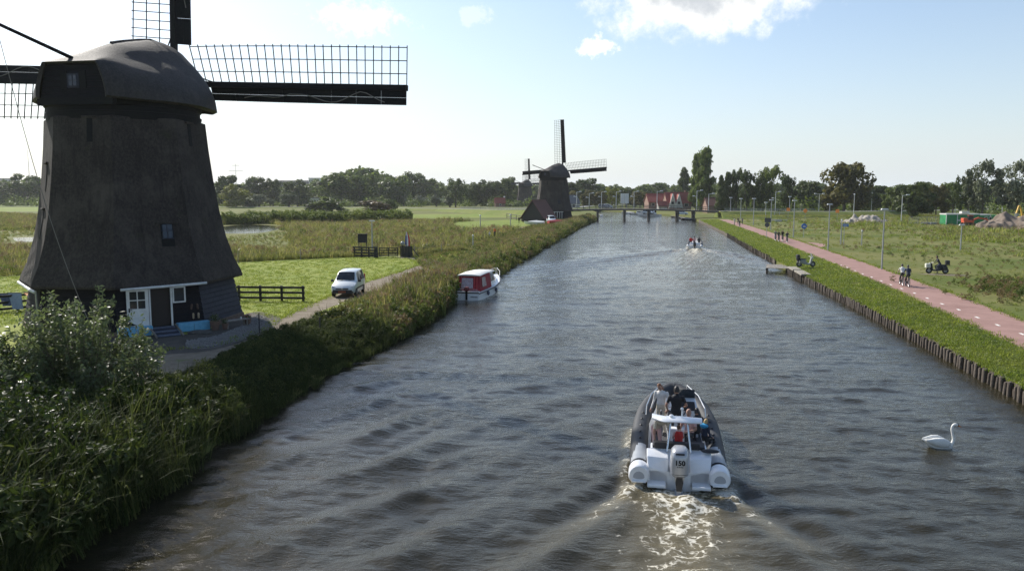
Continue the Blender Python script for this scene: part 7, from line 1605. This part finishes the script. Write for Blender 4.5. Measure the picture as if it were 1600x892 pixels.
def house(name, label, loc, rz, L_, W_, wall_h, roof_h, wall, roof, cat='house', windows=(), gables=(), chimney=None, group=None):
    """gabled house: ridge along local x, front looks along -y"""
    t = thing(name, label, cat, loc, rz, group)
    MB().box((0, 0, wall_h / 2 - .1), (L_, W_, wall_h + .2)).build('wall', wall, t)
    for sg in (-1, 1): q = MB(); q.prism([(-W_ / 2, wall_h), (W_ / 2, wall_h), (0, wall_h + roof_h)], .12, 'x'); q.v = [(a + sg * (L_ / 2 - .06), b, c) for a, b, c in q.v]; q.build('gable', wall, t)
    s = math.hypot(W_ / 2 + .5, roof_h * (W_ / 2 + .5) / (W_ / 2)); an = math.atan2(roof_h, W_ / 2)
    rf = part_empty('roof', t)
    for sg in (-1, 1):
        q = MB(); q.loft([[(x, sg * (W_ / 2 + .5), wall_h - .5 * roof_h / (W_ / 2)), (x, 0, wall_h + roof_h), (x, 0, wall_h + roof_h + .2), (x, sg * (W_ / 2 + .5), wall_h - .5 * roof_h / (W_ / 2) + .2)] for x in (-L_ / 2 - .3, L_ / 2 + .3)]); q.build('roof_slope', roof, rf)
    MB().tube([(-L_ / 2 - .3, 0, wall_h + roof_h + .2), (L_ / 2 + .3, 0, wall_h + roof_h + .2)], .14, 6).build('ridge_tiles', roof, rf)
    if chimney is not None: MB().box((chimney, .6, wall_h + roof_h + .3), (.7, .7, 1.6)).build('chimney', M_brick, rf)
    for (x, z, w, h) in windows:
        wd = part_empty('window', t); MB().box((x, -W_ / 2 - .03, z), (w, .08, h)).build('frame', M_white, wd); MB().box((x, -W_ / 2 - .08, z), (w - .25, .03, h - .25)).build('pane', M_glass, wd)
    for (x, w, h) in gables:
        d = part_empty('front_gable', t); yf = -W_ / 2 - .9
        q = MB(); q.prism([(x - w / 2, wall_h * .15), (x + w / 2, wall_h * .15), (x, wall_h + h)], .25); q.v = [(a, b + yf + .2, c) for a, b, c in q.v]; q.build('infill', M_pale, d)
        for sg in (-1, 1): MB().bar((x + sg * w / 2, yf, wall_h * .1), (x, yf, wall_h + h + .15), .35, .3).build('barge_board', M_white, d)
        MB().box((x, yf + .05, wall_h * .9), (w * .32, .12, 1.2)).build('pane', M_glass, d)
        for sg in (-1, 1): q = MB(); q.loft([[(x + sg * w / 2, yf, wall_h * .15), (x, yf, wall_h + h), (x, yf, wall_h + h + .12), (x + sg * w / 2, yf, wall_h * .15 + .12)], [(x + sg * w / 2, 0, wall_h * .15), (x, 0, wall_h + h), (x, 0, wall_h + h + .12), (x + sg * w / 2, 0, wall_h * .15 + .12)]]); q.build('gable_roof', roof, d)
    return t
def barn():
    g = P(846, 347, ZL); t = house('barn', 'black wooden barn with steep brown roof in front of the second mill', (g.x - .6, g.y + 3.5, ZL), R(62), 8.0, 6.2, 1.5, 4.2, M_blackwood, M_browntile, 'barn')
    return t
barn()
fence('dark fence with thin posts left of the barn', P(792, 341, ZL), P(815, 346, ZL), 4, 1.6, (.6, 1.45), M_blackwood)
def tidy(px_, py_, lab, paint, rz, s=1.0): g = P(px_, py_, ZL); return g
CAR2 = None
def car_copy(label, loc, rz, paint, s=1.0):
    c = copy_tree(car); c.location = loc; c.rotation_euler = (0, 0, rz); c['label'] = label; c.scale = (s,) * 3
    for ch in c.children:
        if ch.name.split('.')[0] == 'body':
            ch.data = ch.data.copy(); ch.data.materials[0] = paint
    c['group'] = 'cars beside the mills and along the road'
    return c
g = P(864, 349.5, ZL); car_copy('white car parked in front of the second mill', (g.x, g.y, ZL + .02), R(8), M_carpaint, 1.1); car['group'] = 'cars beside the mills and along the road'
for a, Y, z, lab, pc, rz in ((950, 330, 2.5, 'silver car driving on the far road left of the billboard', M_steel, 80), (957.5, 332, 2.5, 'white car driving on the far road just left of the billboard', M_carpaint, 80), (1020, 300, .9, 'white car parked below the red-roofed houses', M_carpaint, 60), (1074, 290, .9, 'pale car parked right of the red-roofed houses', M_carpaint, 80)):
    car_copy(lab, ((a - 800) / F_PX * Y, Y, z), R(rz), pc)
# hay-coloured scrub and planks before the second mill
g = P(769.5, 371, ZL); person('person in an orange jacket walking by the pink path', (g.x + .4, g.y, ZL), R(150), pose('stand', 1.78, knL=(0, .12, 0), anL=(0, .2, .02), toL=(0, .2, 0), anR=(0, -.15, .05), toR=(0, -.15, 0)), 1.78, 'orange', 'charcoal', M_hairdark, voxel=.034, fingers=False, skin_arms=False)
g = P(765, 372, ZL); person('child in white beside the person in the orange jacket', (g.x, g.y, ZL), R(150), pose('stand', 1.2), 1.2, 'white', 'grey', M_hairblond, voxel=.034, fingers=False, skin_arms=False)
g = P(811, 349.5, ZL); person('person in black standing by the barn fence', (g.x, g.y, ZL), R(170), pose('stand', 1.8), 1.8, 'black', 'black', M_hairdark, voxel=.034, fingers=False, skin_arms=False)

# ------------------------------------------------------------------ bridge
def bridge():
    a, b = BRIDGE_A, BRIDGE_B; d = (b - a); t = thing('bridge', 'long dark wooden bridge crossing the canal in the distance', 'bridge', a, math.atan2(d.y, d.x)); L_ = Vector((d.x, d.y)).length
    dk = mat('bridge_timber', (.085, .075, .065), (.14, .13, .115), rough=.85, scale=3, bump=.3, bscale=10)
    zc = lambda x: (b.z - a.z) * x / L_ + .55 * math.sin(math.pi * max(0, min(1, x / L_)))
    n = 14
    for y in (-2.3, 2.3):
        q = MB(); S = [[(x, y - .2, zc(x) - .5), (x, y + .2, zc(x) - .5), (x, y + .2, zc(x) - .10), (x, y - .2, zc(x) - .10)] for x in [L_ * i / n for i in range(n + 1)]]; q.loft(S); q.build('beam', dk, t)
        for h in (.55, 1.1): q = MB(); q.tube([(L_ * i / n, y, zc(L_ * i / n) + h) for i in range(n + 1)], .06, 5); q.build('handrail', dk, t)
        for i in range(27): x = L_ * i / 26; MB().box((x, y, zc(x) + .5), (.10, .10, 1.2)).build('rail_post', dk, t)
    q = MB(); q.loft([[(L_ * i / n, -2.6, zc(L_ * i / n) - .09), (L_ * i / n, 2.6, zc(L_ * i / n) - .09), (L_ * i / n, 2.6, zc(L_ * i / n) + .03), (L_ * i / n, -2.6, zc(L_ * i / n) + .03)] for i in range(n + 1)]); q.build('deck', dk, t)
    for pxx in (935, 977, 1015, 1059, 1084):
        X = (pxx - 800) / F_PX * 258; x = X - a.x
        pr = part_empty('pier', t, (x, 0, 0))
        for y in (-2.0, 0, 2.0): MB().tube([(0, y, -a.z - 1.2), (0, y, zc(x) - .45)], .28, 8).build('pile', dk, pr, smooth=True)
        MB().box((0, 0, zc(x) - .95), (.6, 5.4, .4)).build('crosshead', dk, pr); MB().bar((0, -2.0, -a.z + .6), (0, 2.0, zc(x) - 1.2), .12).build('brace', dk, pr)
bridge()
def guard(label, pts, h=.9):
    t = thing('guard_rail', label, 'railing', (0, 0, 0))
    for i in range(len(pts) - 1):
        a, b = Vector(pts[i]), Vector(pts[i + 1]); n = max(2, int((b - a).length / 2.6))
        for z in (h, h * .55): MB().bar(a + Vector((0, 0, z)), b + Vector((0, 0, z)), .08, .12).build('rail', M_steel, t)
        for k in range(n): q = a.lerp(b, k / n); MB().box((q.x, q.y, q.z + h / 2), (.1, .1, h)).build('post', M_steel, t)
guard('grey guard rail along the road right of the bridge', [(68, 255.4, 2.98), (82, 254.4, 2.9), (98, 258, 2.8)])
guard('short pale railing at the culvert in the meadow', [PY(1210, 336, 225), PY(1226, 336, 225)], 1.0)
guard('grey guard rail along the road left of the bridge', [(12, 259, 3.28), (-4, 297, 2.6), (-22, 338, 2.2)])
# billboard
def billboard():
    Y = 322; x = (975 - 800) / F_PX * Y; t = thing('billboard', 'white twin-panel billboard on two posts beside the far road', 'billboard', (x, Y, 2.3)); 
    for sx in (-.85, .85): MB().box((sx, 0, 4.4), (1.6, .15, 4.0)).build('panel', M_white, t); MB().box((sx, .05, 1.2), (.18, .18, 2.6)).build('post', M_steel, t)
    for i in range(5): MB().box((-.85 + .1 * (i % 2), -.09, 3.0 + .6 * i), (.9, .02, .12)).build('lettering', mat('faint_print', (.45, .46, .5), rough=.7), t)
billboard()
# ------------------------------------------------------------------ houses and far blocks
def P2(px_, Y): return ((px_ - 800) / F_PX * Y, Y)
x, Y = P2(1027, 392); house('house', 'long house with a red tiled roof behind the bridge', (x, Y, ZL + .6), R(4), 11.5, 9, 3.4, 3.6, M_brick, M_redtile, windows=[(-3.5, 1.9, 1.6, 1.6), (0, 1.9, 1.6, 1.6), (3.5, 1.9, 1.6, 1.6)])
x, Y = P2(1056, 380); house('house', 'red-roofed house with two white triangular gables', (x, Y, ZL + .6), R(4), 11.5, 9, 3.2, 4.4, M_brick, M_redtile, gables=[(-3.4, 3.6, 3.8), (-.4, 3.6, 3.6)], windows=[(3.4, 1.9, 2.0, 1.5)], chimney=4.2)
x, Y = P2(960.0 + 63, 384); house('shed', 'small white-fronted boat house below the long red roof', (x + .5, Y - 14, ZL + .3), R(4), 4.0, 4.0, 2.0, 1.8, M_pale, M_redtile, 'shed')
x, Y = P2(781, 480); house('shed', 'small shed with a bright red roof left of the third mill', (x, Y, ZL), R(8), 6.0, 5.0, 2.6, 2.6, M_brick, M_redtile, 'shed', windows=[(0, 1.4, 1.2, 1.0)])
x, Y = P2(886, 372); house('house', 'grey-roofed house half hidden by the second mill', (x, Y, ZL + .5), R(20), 9, 8, 3.0, 3.4, M_pale, M_greytile, windows=[(-2.5, 1.7, 1.4, 1.4), (1.5, 1.7, 1.4, 1.4)])
x, Y = P2(1117, 330); house('house', 'dark house with a red roof hidden among the trees right of the poplars', (x, Y, ZL), R(0), 9, 8, 3, 3, M_brick, M_browntile, windows=[(0, 1.7, 1.5, 1.4)])
def block(name, label, pxa, pxb, top, Y, m, rows, cols, dep=14):
    xa, xb = (pxa - 800) / F_PX * Y, (pxb - 800) / F_PX * Y; h = PY(pxa, top, Y).z - ZL; w = xb - xa; t = thing(name, label, 'building', ((xa + xb) / 2, Y, ZL)); MB().box((0, dep / 2, h / 2), (w, dep, h)).build('wall', m, t); MB().box((0, dep / 2, h + .3), (w + .6, dep + .6, .6)).build('roof', M_greytile, t)
    for r_ in range(rows):
        for c in range(cols):
            wx = -w / 2 + w * (c + .5) / cols; wz = h - 2.6 - 3.6 * r_; wd = MB().box((wx, -.06, wz), (w / cols * .62, .15, 1.9)).build('window', M_glass, t)
    return t
block('office_block', 'white far office tower with rows of dark windows', 485, 502, 279, 880, M_white, 4, 5)
block('office_block', 'long grey-brown far office block left of the white tower', 432, 486, 283, 900, mat('grey_cladding', (.22, .21, .22), (.28, .27, .28), rough=.8, scale=.3), 3, 14)
block('warehouse', 'low white far warehouse at the left edge of the picture', -30, 26, 279.5, 950, M_pale, 1, 8)
block('greenhouse', 'low pale greenhouse behind the pollard willows', 646, 700, 311, 560, M_pale, 1, 10, 8)
block('greenhouse', 'low white greenhouse wall left of the broad trees', 484, 500, 309.5, 520, M_white, 1, 4, 6)
def mast(px_, top, Y, label, arms, h0=0.5):
    x = (px_ - 800) / F_PX * Y; h = PY(px_, top, Y).z - ZL; t = thing('mast', label, 'mast', (x, Y, ZL)); m = mat('pale_lattice_steel', (.42, .44, .46), rough=.6, metal=.2)
    MB().tube([(0, 0, 0), (0, 0, h)], [h0, h0 * .35], 6).build('pole', m, t)
    for z, w in arms: MB().bar((-w, 0, h - z), (w, 0, h - z), .35).build('arm', m, t)
mast(372.5, 256, 900, 'pale pylon with crossarms behind the trees right of the large mill', [(2, 4), (8, 8)]); mast(52.5, 234, 800, 'tall slender pale mast left of the large mill', [], .5); mast(29, 271, 760, 'thin short mast at the far left', [], .25)

# ------------------------------------------------------------------ lamps and signs
M_pole = mat('lamp_pole_grey', (.30, .31, .30), (.36, .37, .36), rough=.6, scale=4); M_polew = mat('lamp_pole_white', (.58, .58, .56), rough=.6); M_head = mat('lamp_head', (.62, .62, .60), rough=.4)
def lamp(px_, top, base, label, style='flat', Y=None, z=None, pole=None):
    z0 = (ZR if px_ > 950 else ZL) if z is None else z
    if Y is None: g = P(px_, base, z0); Y = g.y
    x = PY(px_, base, Y).x; h = PY(px_, top, Y).z - z0; t = thing('street_lamp', label, 'street lamp', (x, Y, z0), 0, 'street lamps'); pole = pole or M_pole; r = .07 + Y * .00022
    MB().tube([(0, 0, -.1), (0, 0, h * .5), (0, 0, h)], [r, r * .85, r * .65], 8).build('pole', pole, t, smooth=True)
    k = max(1.0, Y / 130)
    def head(x, z, w): MB().loft([[(x - w / 2, -.1 * k, z), (x + w / 2, -.1 * k, z), (x + w / 2, .1 * k, z), (x - w / 2, .1 * k, z)], [(x - w * .4, -.08 * k, z + .13 * k), (x + w * .4, -.08 * k, z + .13 * k), (x + w * .4, .08 * k, z + .13 * k), (x - w * .4, .08 * k, z + .13 * k)]]).build('lamp_head', M_head, t, bevel=.01)
    if style == 'flat': head(0, h, .75 * min(k, 1.3))
    elif style == 'knob': MB().ball((0, 0, h), .14 * k, 8, 6).build('lamp_head', M_head, t, smooth=True)
    elif style == 'double':
        for sg in (-1, 1): MB().bar((0, 0, h - .1), (sg * 1.3, 0, h - .05), .07 * k).build('arm', pole, t); head(sg * 1.5, h - .05, .8)
    else:
        MB().bar((0, 0, h - .1), (1.4, 0, h), .06 * k).build('arm', pole, t); head(1.5, h, .9)
        if style == 'arm2': MB().bar((0, 0, h * .72), (-.9, 0, h * .72), .06 * k).build('arm', pole, t); head(-1.0, h * .72, .7)
for a in [(1377.5, 328, 421, 'tall grey lamp post nearest the cycle path, alone on the meadow', 'flat'), (1293.5, 320, 391, 'grey lamp post beside the side path junction', 'flat'), (1500.5, 352, 392, 'thin short post with pale head in the right meadow', 'flat'), (1239.5, 314, 371, 'lamp post just right of the four cyclists', 'flat'), (1204, 313, 359, 'thin lamp post behind the dark sign back', 'flat'), (1177, 311, 352, 'lamp post behind the far group of cyclists', 'flat'), (1157, 311, 343, 'thin lamp post left of the far cyclists', 'flat'), (1141, 309.5, 340, 'thin lamp post nearest the bridge on the meadow side', 'flat'),
          (1313.5, 344, 382, 'short post with pale knob carrying the blue arrow sign', 'knob'), (1196, 317, 342, 'small lamp post between the far group and the four cyclists', 'flat'), (1233, 308, 340, 'thin dark lamp post beside the orange road sign', 'flat')]: lamp(*a)
for px_, top, base, lab, st in [(1211, 300, 336, 'tall white lamp column before the tall airy tree', 'arm2'), (1279, 303, 336, 'white double-armed lamp left of the round olive tree', 'double'), (1333.5, 304, 340, 'white lamp column in front of the round olive tree', 'knob'), (1361, 301.5, 336, 'pale lamp column right of the round olive tree', 'knob'), (1380, 301, 332, 'pale pole behind the tall lone lamp post', 'knob'), (1408, 305, 346, 'tilted lamp column left of the broad dark tree', 'arm'), (1492, 306, 336, 'double-armed lamp above the green cabins', 'double'), (1513, 305, 336, 'pale lamp column behind the white cabin roof', 'knob'), (1565.5, 306, 334, 'pale lamp column above the soil heap', 'knob')]:
    lamp(px_, top, base, lab, st, pole=M_polew)
for px_, top, Y, z, lab, st in [(904, 300, 330, 2.3, 'first lamp from the second mill along the far road', 'arm2'), (924, 302, 325, 2.4, 'second lamp from the second mill along the far road', 'arm2'), (944, 300, 318, 2.4, 'third lamp from the second mill along the far road', 'arm2'), (967.5, 299.5, 312, 2.4, 'lamp just left of the white billboard', 'arm2'), (996, 299.5, 310, 2.4, 'lamp between the billboard and the red-roofed houses', 'arm2'), (1033, 299, 275, 2.9, 'lamp in front of the long red roof', 'arm'), (1097, 298, 262, 2.9, 'white lamp in front of the tall poplars', 'arm2'), (1116, 303, 262, 2.9, 'lamp head showing just right of the tall poplars', 'arm')]:
    lamp(px_, top, 0, lab, st, Y=Y, z=z, pole=M_polew)
lamp(582, 346, 399, 'thin pale lamp post standing in the reeds behind the notice board', 'flat')
for a, b, c, lab in ((739, 368, 384, 'short thin post with pale plate in the hedge by the pasture'), (750.5, 337, 361, 'thin post left of the pink path'), (788, 308, 323, 'pale thin post beside the red-roofed shed'), (797.5, 336, 357, 'dark thin post right of the pasture')): lamp(a, b, c, lab, 'knob')
def sign(px_, cy_, base, label, panels):
    g = P(px_, base, ZR); t = thing('road_sign', label, 'sign', (g.x, g.y, ZR)); h = PY(px_, cy_, g.y).z - ZR
    MB().tube([(0, 0, -.1), (0, 0, h + .5)], .045, 7).build('post', M_pole, t)
    for nm, shp, dx, dz, w, hh, m, my in panels:
        if shp == 'disc': q = MB(); q.lathe([(w / 2, 0), (w / 2, .03)], 20); q.v = [(a + dx, -.06 - c - my, h + dz + b) for a, b, c in q.v]; q.build(nm, m, t)
        else: MB().box((dx, -.08 - my, h + dz), (w, .03, hh)).build(nm, m, t)
M_signblue = mat('sign_blue', (.02, .12, .42), rough=.4); M_signback = mat('sign_back', (.07, .075, .08), rough=.6); M_signorange = mat('sign_orange', (.75, .22, .02), rough=.5)
sign(1197.5, 351, 373, 'dark back of a square and a round sign left of the path', [('square_back', 'box', .1, .75, 1.05, .75, M_signback, 0), ('round_back', 'disc', 0, -.05, .8, 0, M_signback, .01)])
sign(1255.5, 353.5, 371, 'round blue cycle sign at the edge of the meadow', [('disc', 'disc', 0, 0, .95, 0, M_signblue, 0), ('pictogram', 'disc', -.13, -.06, .2, 0, M_white, .035), ('pictogram', 'disc', .13, -.06, .2, 0, M_white, .035), ('pictogram', 'box', 0, .10, .22, .05, M_white, .03)])
sign(1318, 352, 383, 'blue rectangular direction sign beside the knobbed post', [('panel', 'box', .15, 0, .85, .42, M_signblue, 0), ('lettering', 'box', .12, .08, .6, .05, M_white, .02), ('lettering', 'box', .08, -.08, .5, .05, M_white, .02)])
for px_, cy_, Y, lab in ((1230, 327.5, 232, 'orange roadworks sign left of the double-armed lamp'), (1256.5, 329.5, 226, 'orange roadworks sign below the wide low tree'), (1306.5, 330, 222, 'orange roadworks sign below the round olive tree')):
    x = (px_ - 800) / F_PX * Y; h = PY(px_, cy_, Y).z - ZR; t = thing('roadworks_sign', lab, 'sign', (x, Y, ZR)); MB().box((0, 0, h), (.95, .05, .95), rot=(0, R(0 if px_ != 1256.5 else 45), 0)).build('panel', M_signorange, t); MB().tube([(0, .06, 0), (0, .06, h)], .05, 6).build('post', M_steel, t)
for a, b, lab in ((1346, 361, 'thin pale marker post in the meadow left of the tall lone lamp'), ): lamp(a, b, 383, lab, 'knob')

# ------------------------------------------------------------------ building site on the right
M_green = mat('green_cabin_steel', (.012, .20, .06), (.018, .24, .08), rough=.5, scale=1.5); M_soil = mat('dug_soil', (.13, .095, .07), (.22, .175, .135), rough=.95, scale=1.2, detail=12, bump=.8, bscale=5)
def cabin(label, pxa, pxb, top, base, lettering=False, roofw=True, dep=3.0, win=0):
    g = P(pxa, base, ZR); Y = g.y; xa, xb = g.x, (pxb - 800) / F_PX * Y; h = PY(pxa, top, Y).z - ZR; w = xb - xa; t = thing('site_cabin', label, 'cabin', ((xa + xb) / 2, Y, ZR)); MB().box((0, dep / 2, h / 2), (w, dep, h)).build('wall', M_green, t)
    MB().box((0, dep / 2, h + .12), (w + .2, dep + .2, .28)).build('roof', M_white if roofw else M_green, t)
    n = int(w / 2.4)
    for i in range(n + 1): x = -w / 2 + w * i / n; MB().box((x, -.05, h / 2), (.14, .1, h)).build('corner_post', M_white if i in (0, 1) else M_green, t)
    for i in range(int(w / .5)): MB().box((-w / 2 + .25 + .5 * i, -.03, h / 2), (.12, .06, h - .3)).build('rib', M_green, t)
    if lettering:
        for i in range(5): MB().box((-w * .14 + .3 * i, -.09, h * .42), (.2, .03, .3 + .05 * (i % 2))).build('lettering', M_white, t)
    for i in range(win): MB().box((w * .12 + i * 1.1, -.08, h * .6), (.8, .06, .9)).build('window', M_white, t); MB().box((w * .12 + i * 1.1, -.12, h * .6), (.6, .04, .7)).build('pane', M_glass, t)
    return t
cabin('long green site cabin with white roof edge and white lettering', 1478, 1528, 335.5, 351, True); cabin('green site cabin behind the orange machine, right of the long one', 1529, 1545, 336.5, 349.5, False, True, win=2); cabin('dark green container partly behind the soil heap', 1545.5, 1566, 338, 348.5, False, False)
g = P(1510, 338, ZR); q = thing('roof_unit', 'white box unit lying on the roof of the long green cabin', 'box', (PY(1513, 334, 197).x, 197.5 + 1.2, PY(1513, 335.5, 197).z + .26)); MB().box((0, 0, .25), (1.9, 1.2, .5)).build('housing', M_white, q, bevel=.03); MB().box((0, 0, .53), (2.0, 1.3, .06)).build('lid', M_white, q)
def heap(label, pts, seed, m=M_soil, name='soil_heap'):
    """heap of dug earth: rough mound over several lumps"""
    r = np.random.RandomState(seed); xs = [p[0] for p in pts]; ys = [p[1] for p in pts]; x0, x1, y0, y1 = min(xs) - 6, max(xs) + 6, min(ys) - 5, max(ys) + 6; n = 70; X, Y = np.meshgrid(np.linspace(x0, x1, n), np.linspace(y0, y1, n)); Z = np.zeros_like(X)
    for (cx, cy_, h, w) in pts: Z = np.maximum(Z, h * np.maximum(0, 1 - np.sqrt(((X - cx) / w) ** 2 + ((Y - cy_) / (w * .7)) ** 2)) ** .9)
    for i in range(40): a, f = r.uniform(0, 6.28), r.uniform(.5, 5.0); Z += (Z > .05) * .11 / f ** .4 * np.sin((X * math.cos(a) + Y * math.sin(a)) * f + r.uniform(0, 6))
    Z -= .08; i = np.arange((n - 1) * n).reshape(n - 1, n)[:, :-1].ravel(); t = thing(name, label, 'heap', (xs[0], ys[0], ZR)); np_obj('mound', np.stack([X - xs[0], Y - ys[0], Z], 2).reshape(-1, 3), np.stack([i, i + 1, i + n + 1, i + n], 1), m, t, smooth=False)
Y = 178.0
heap('big heap of dug brown soil right of the green cabins', [((1568 - 800) / F_PX * Y, Y, 3.6, 6), ((1552 - 800) / F_PX * Y, Y - 3, 1.9, 5), ((1590 - 800) / F_PX * Y, Y - 2, 2.6, 5), ((1612 - 800) / F_PX * Y, Y - 4, 3.0, 6), ((1582 - 800) / F_PX * Y, Y - 8, 1.8, 5), ((1600 - 800) / F_PX * Y, Y - 12, 1.6, 5)], 3)
Y = 215.0
heap('low pale sand heap behind the tall lone lamp', [((1352 - 800) / F_PX * Y, Y, 2.0, 7), ((1343 - 800) / F_PX * Y, Y, 1.5, 5), ((1362 - 800) / F_PX * Y, Y, 1.3, 5)], 4, mat('pale_sand', (.26, .235, .20), (.33, .30, .26), rough=.95, scale=1), 'sand_heap')
def site_fence():
    a, b = P(1420, 351, ZR), P(1476, 350.5, ZR); d = b - a; t = thing('site_fence', 'grey steel mesh fence left of the green cabins', 'fence', a, math.atan2(d.y, d.x)); L_ = d.length; n = 4
    for i in range(n + 1): MB().tube([(L_ * i / n, 0, 0), (L_ * i / n, 0, 1.9)], .06, 6).build('post', M_steel, t)
    for i in range(n):
        x0, x1 = L_ * i / n, L_ * (i + 1) / n; MB().bar((x0, 0, 1.85), (x1, 0, 1.85), .07).build('rail', M_steel, t); MB().bar((x0, 0, .35), (x1, 0, .35), .07).build('rail', M_steel, t); q = MB()
        for k in range(1, 9): x = x0 + (x1 - x0) * k / 9; q.bar((x, 0, .35), (x, 0, 1.85), .02)
        q.build('mesh_panel', M_steel, t)
    for i in range(4): MB().box((1 + 2.2 * i, .6, .25), (2.0, .5, .5)).build('base_block', M_deck, t)
site_fence()
def digger(label, px_, base, arm, col, rz):
    g = P(px_, base, ZR); t = thing('excavator', label, 'excavator', g, rz); m = mat(label.split()[0] + '_machine_paint', col, tuple(c * .8 for c in col), rough=.5, scale=2)
    for sg in (-1, 1): q = MB(); q.loft([[(x, sg * .75 + y, z) for x, z in ((-1.3, .1), (-1.5, .4), (-1.2, .75), (1.2, .75), (1.5, .4), (1.3, .1))] for y in (-.22, .22)]); q.build('track', M_rubber, t)
    MB().box((-.1, 0, 1.1), (2.3, 1.6, .6)).build('upper_body', m, t, bevel=.06); MB().box((-.9, 0, 1.55), (.9, 1.5, .6)).build('engine_cover', m, t, bevel=.08); MB().box((.35, -.35, 1.85), (1.1, .8, 1.2)).build('cab', M_glass, t, bevel=.05); MB().box((.35, -.35, 2.48), (1.15, .85, .08)).build('cab_roof', m, t)
    q = MB()
    for i in range(len(arm) - 1): q.bar(arm[i], arm[i + 1], .3, .36)
    q.build('arm', m, t); e = Vector(arm[-1]); q = MB(); q.loft([[(e.x + a, e.y + y, e.z + b) for a, b in ((-.3, .1), (.3, .1), (.45, -.5), (-.1, -.75))] for y in (-.4, .4)]); q.build('bucket', M_steel, t, bevel=.03)
digger('orange excavator with lowered arm in front of the green cabins', 1512, 353, [(.9, .2, 1.2), (2.4, .2, 1.9), (4.2, .2, 1.6), (5.0, .2, .8)], (.62, .09, .03), R(-6)); digger('yellow excavator with raised arm behind the soil heap at the right edge', 1600, 350, [(-.4, .1, 1.4), (-1.0, .1, 3.8), (-1.6, .1, 4.6), (-2.2, .1, 2.6)], (.66, .40, .04), R(5))
q = thing('concrete_culvert', 'pale concrete culvert head below the tall white lamp', 'culvert', PY(1213, 339, 222)); q.location.z = ZR; MB().box((0, 0, .25), (4.6, 5.0, .5)).build('headwall', M_pale, q, bevel=.05); MB().box((0, -2.4, .56), (4.8, .3, .12)).build('coping', M_pale, q)

# ------------------------------------------------------------------ summer haze in the air
def haze():
    m = bpy.data.materials.new('thin_haze'); m.use_nodes = True; nt = m.node_tree; nt.nodes.remove(nt.nodes['Principled BSDF']); v = nt.nodes.new('ShaderNodeVolumePrincipled')
    v.inputs['Color'].default_value = (.93, .96, 1.0, 1); v.inputs['Density'].default_value = HAZE; v.inputs['Anisotropy'].default_value = .3; nt.links.new(v.outputs[0], nt.nodes['Material Output'].inputs['Volume'])
    o = MB().box((0, 4400, 31), (18600, 9800, 74)).build('haze', m); tag(o, kind='stuff')
HAZE = 0.00008
haze()
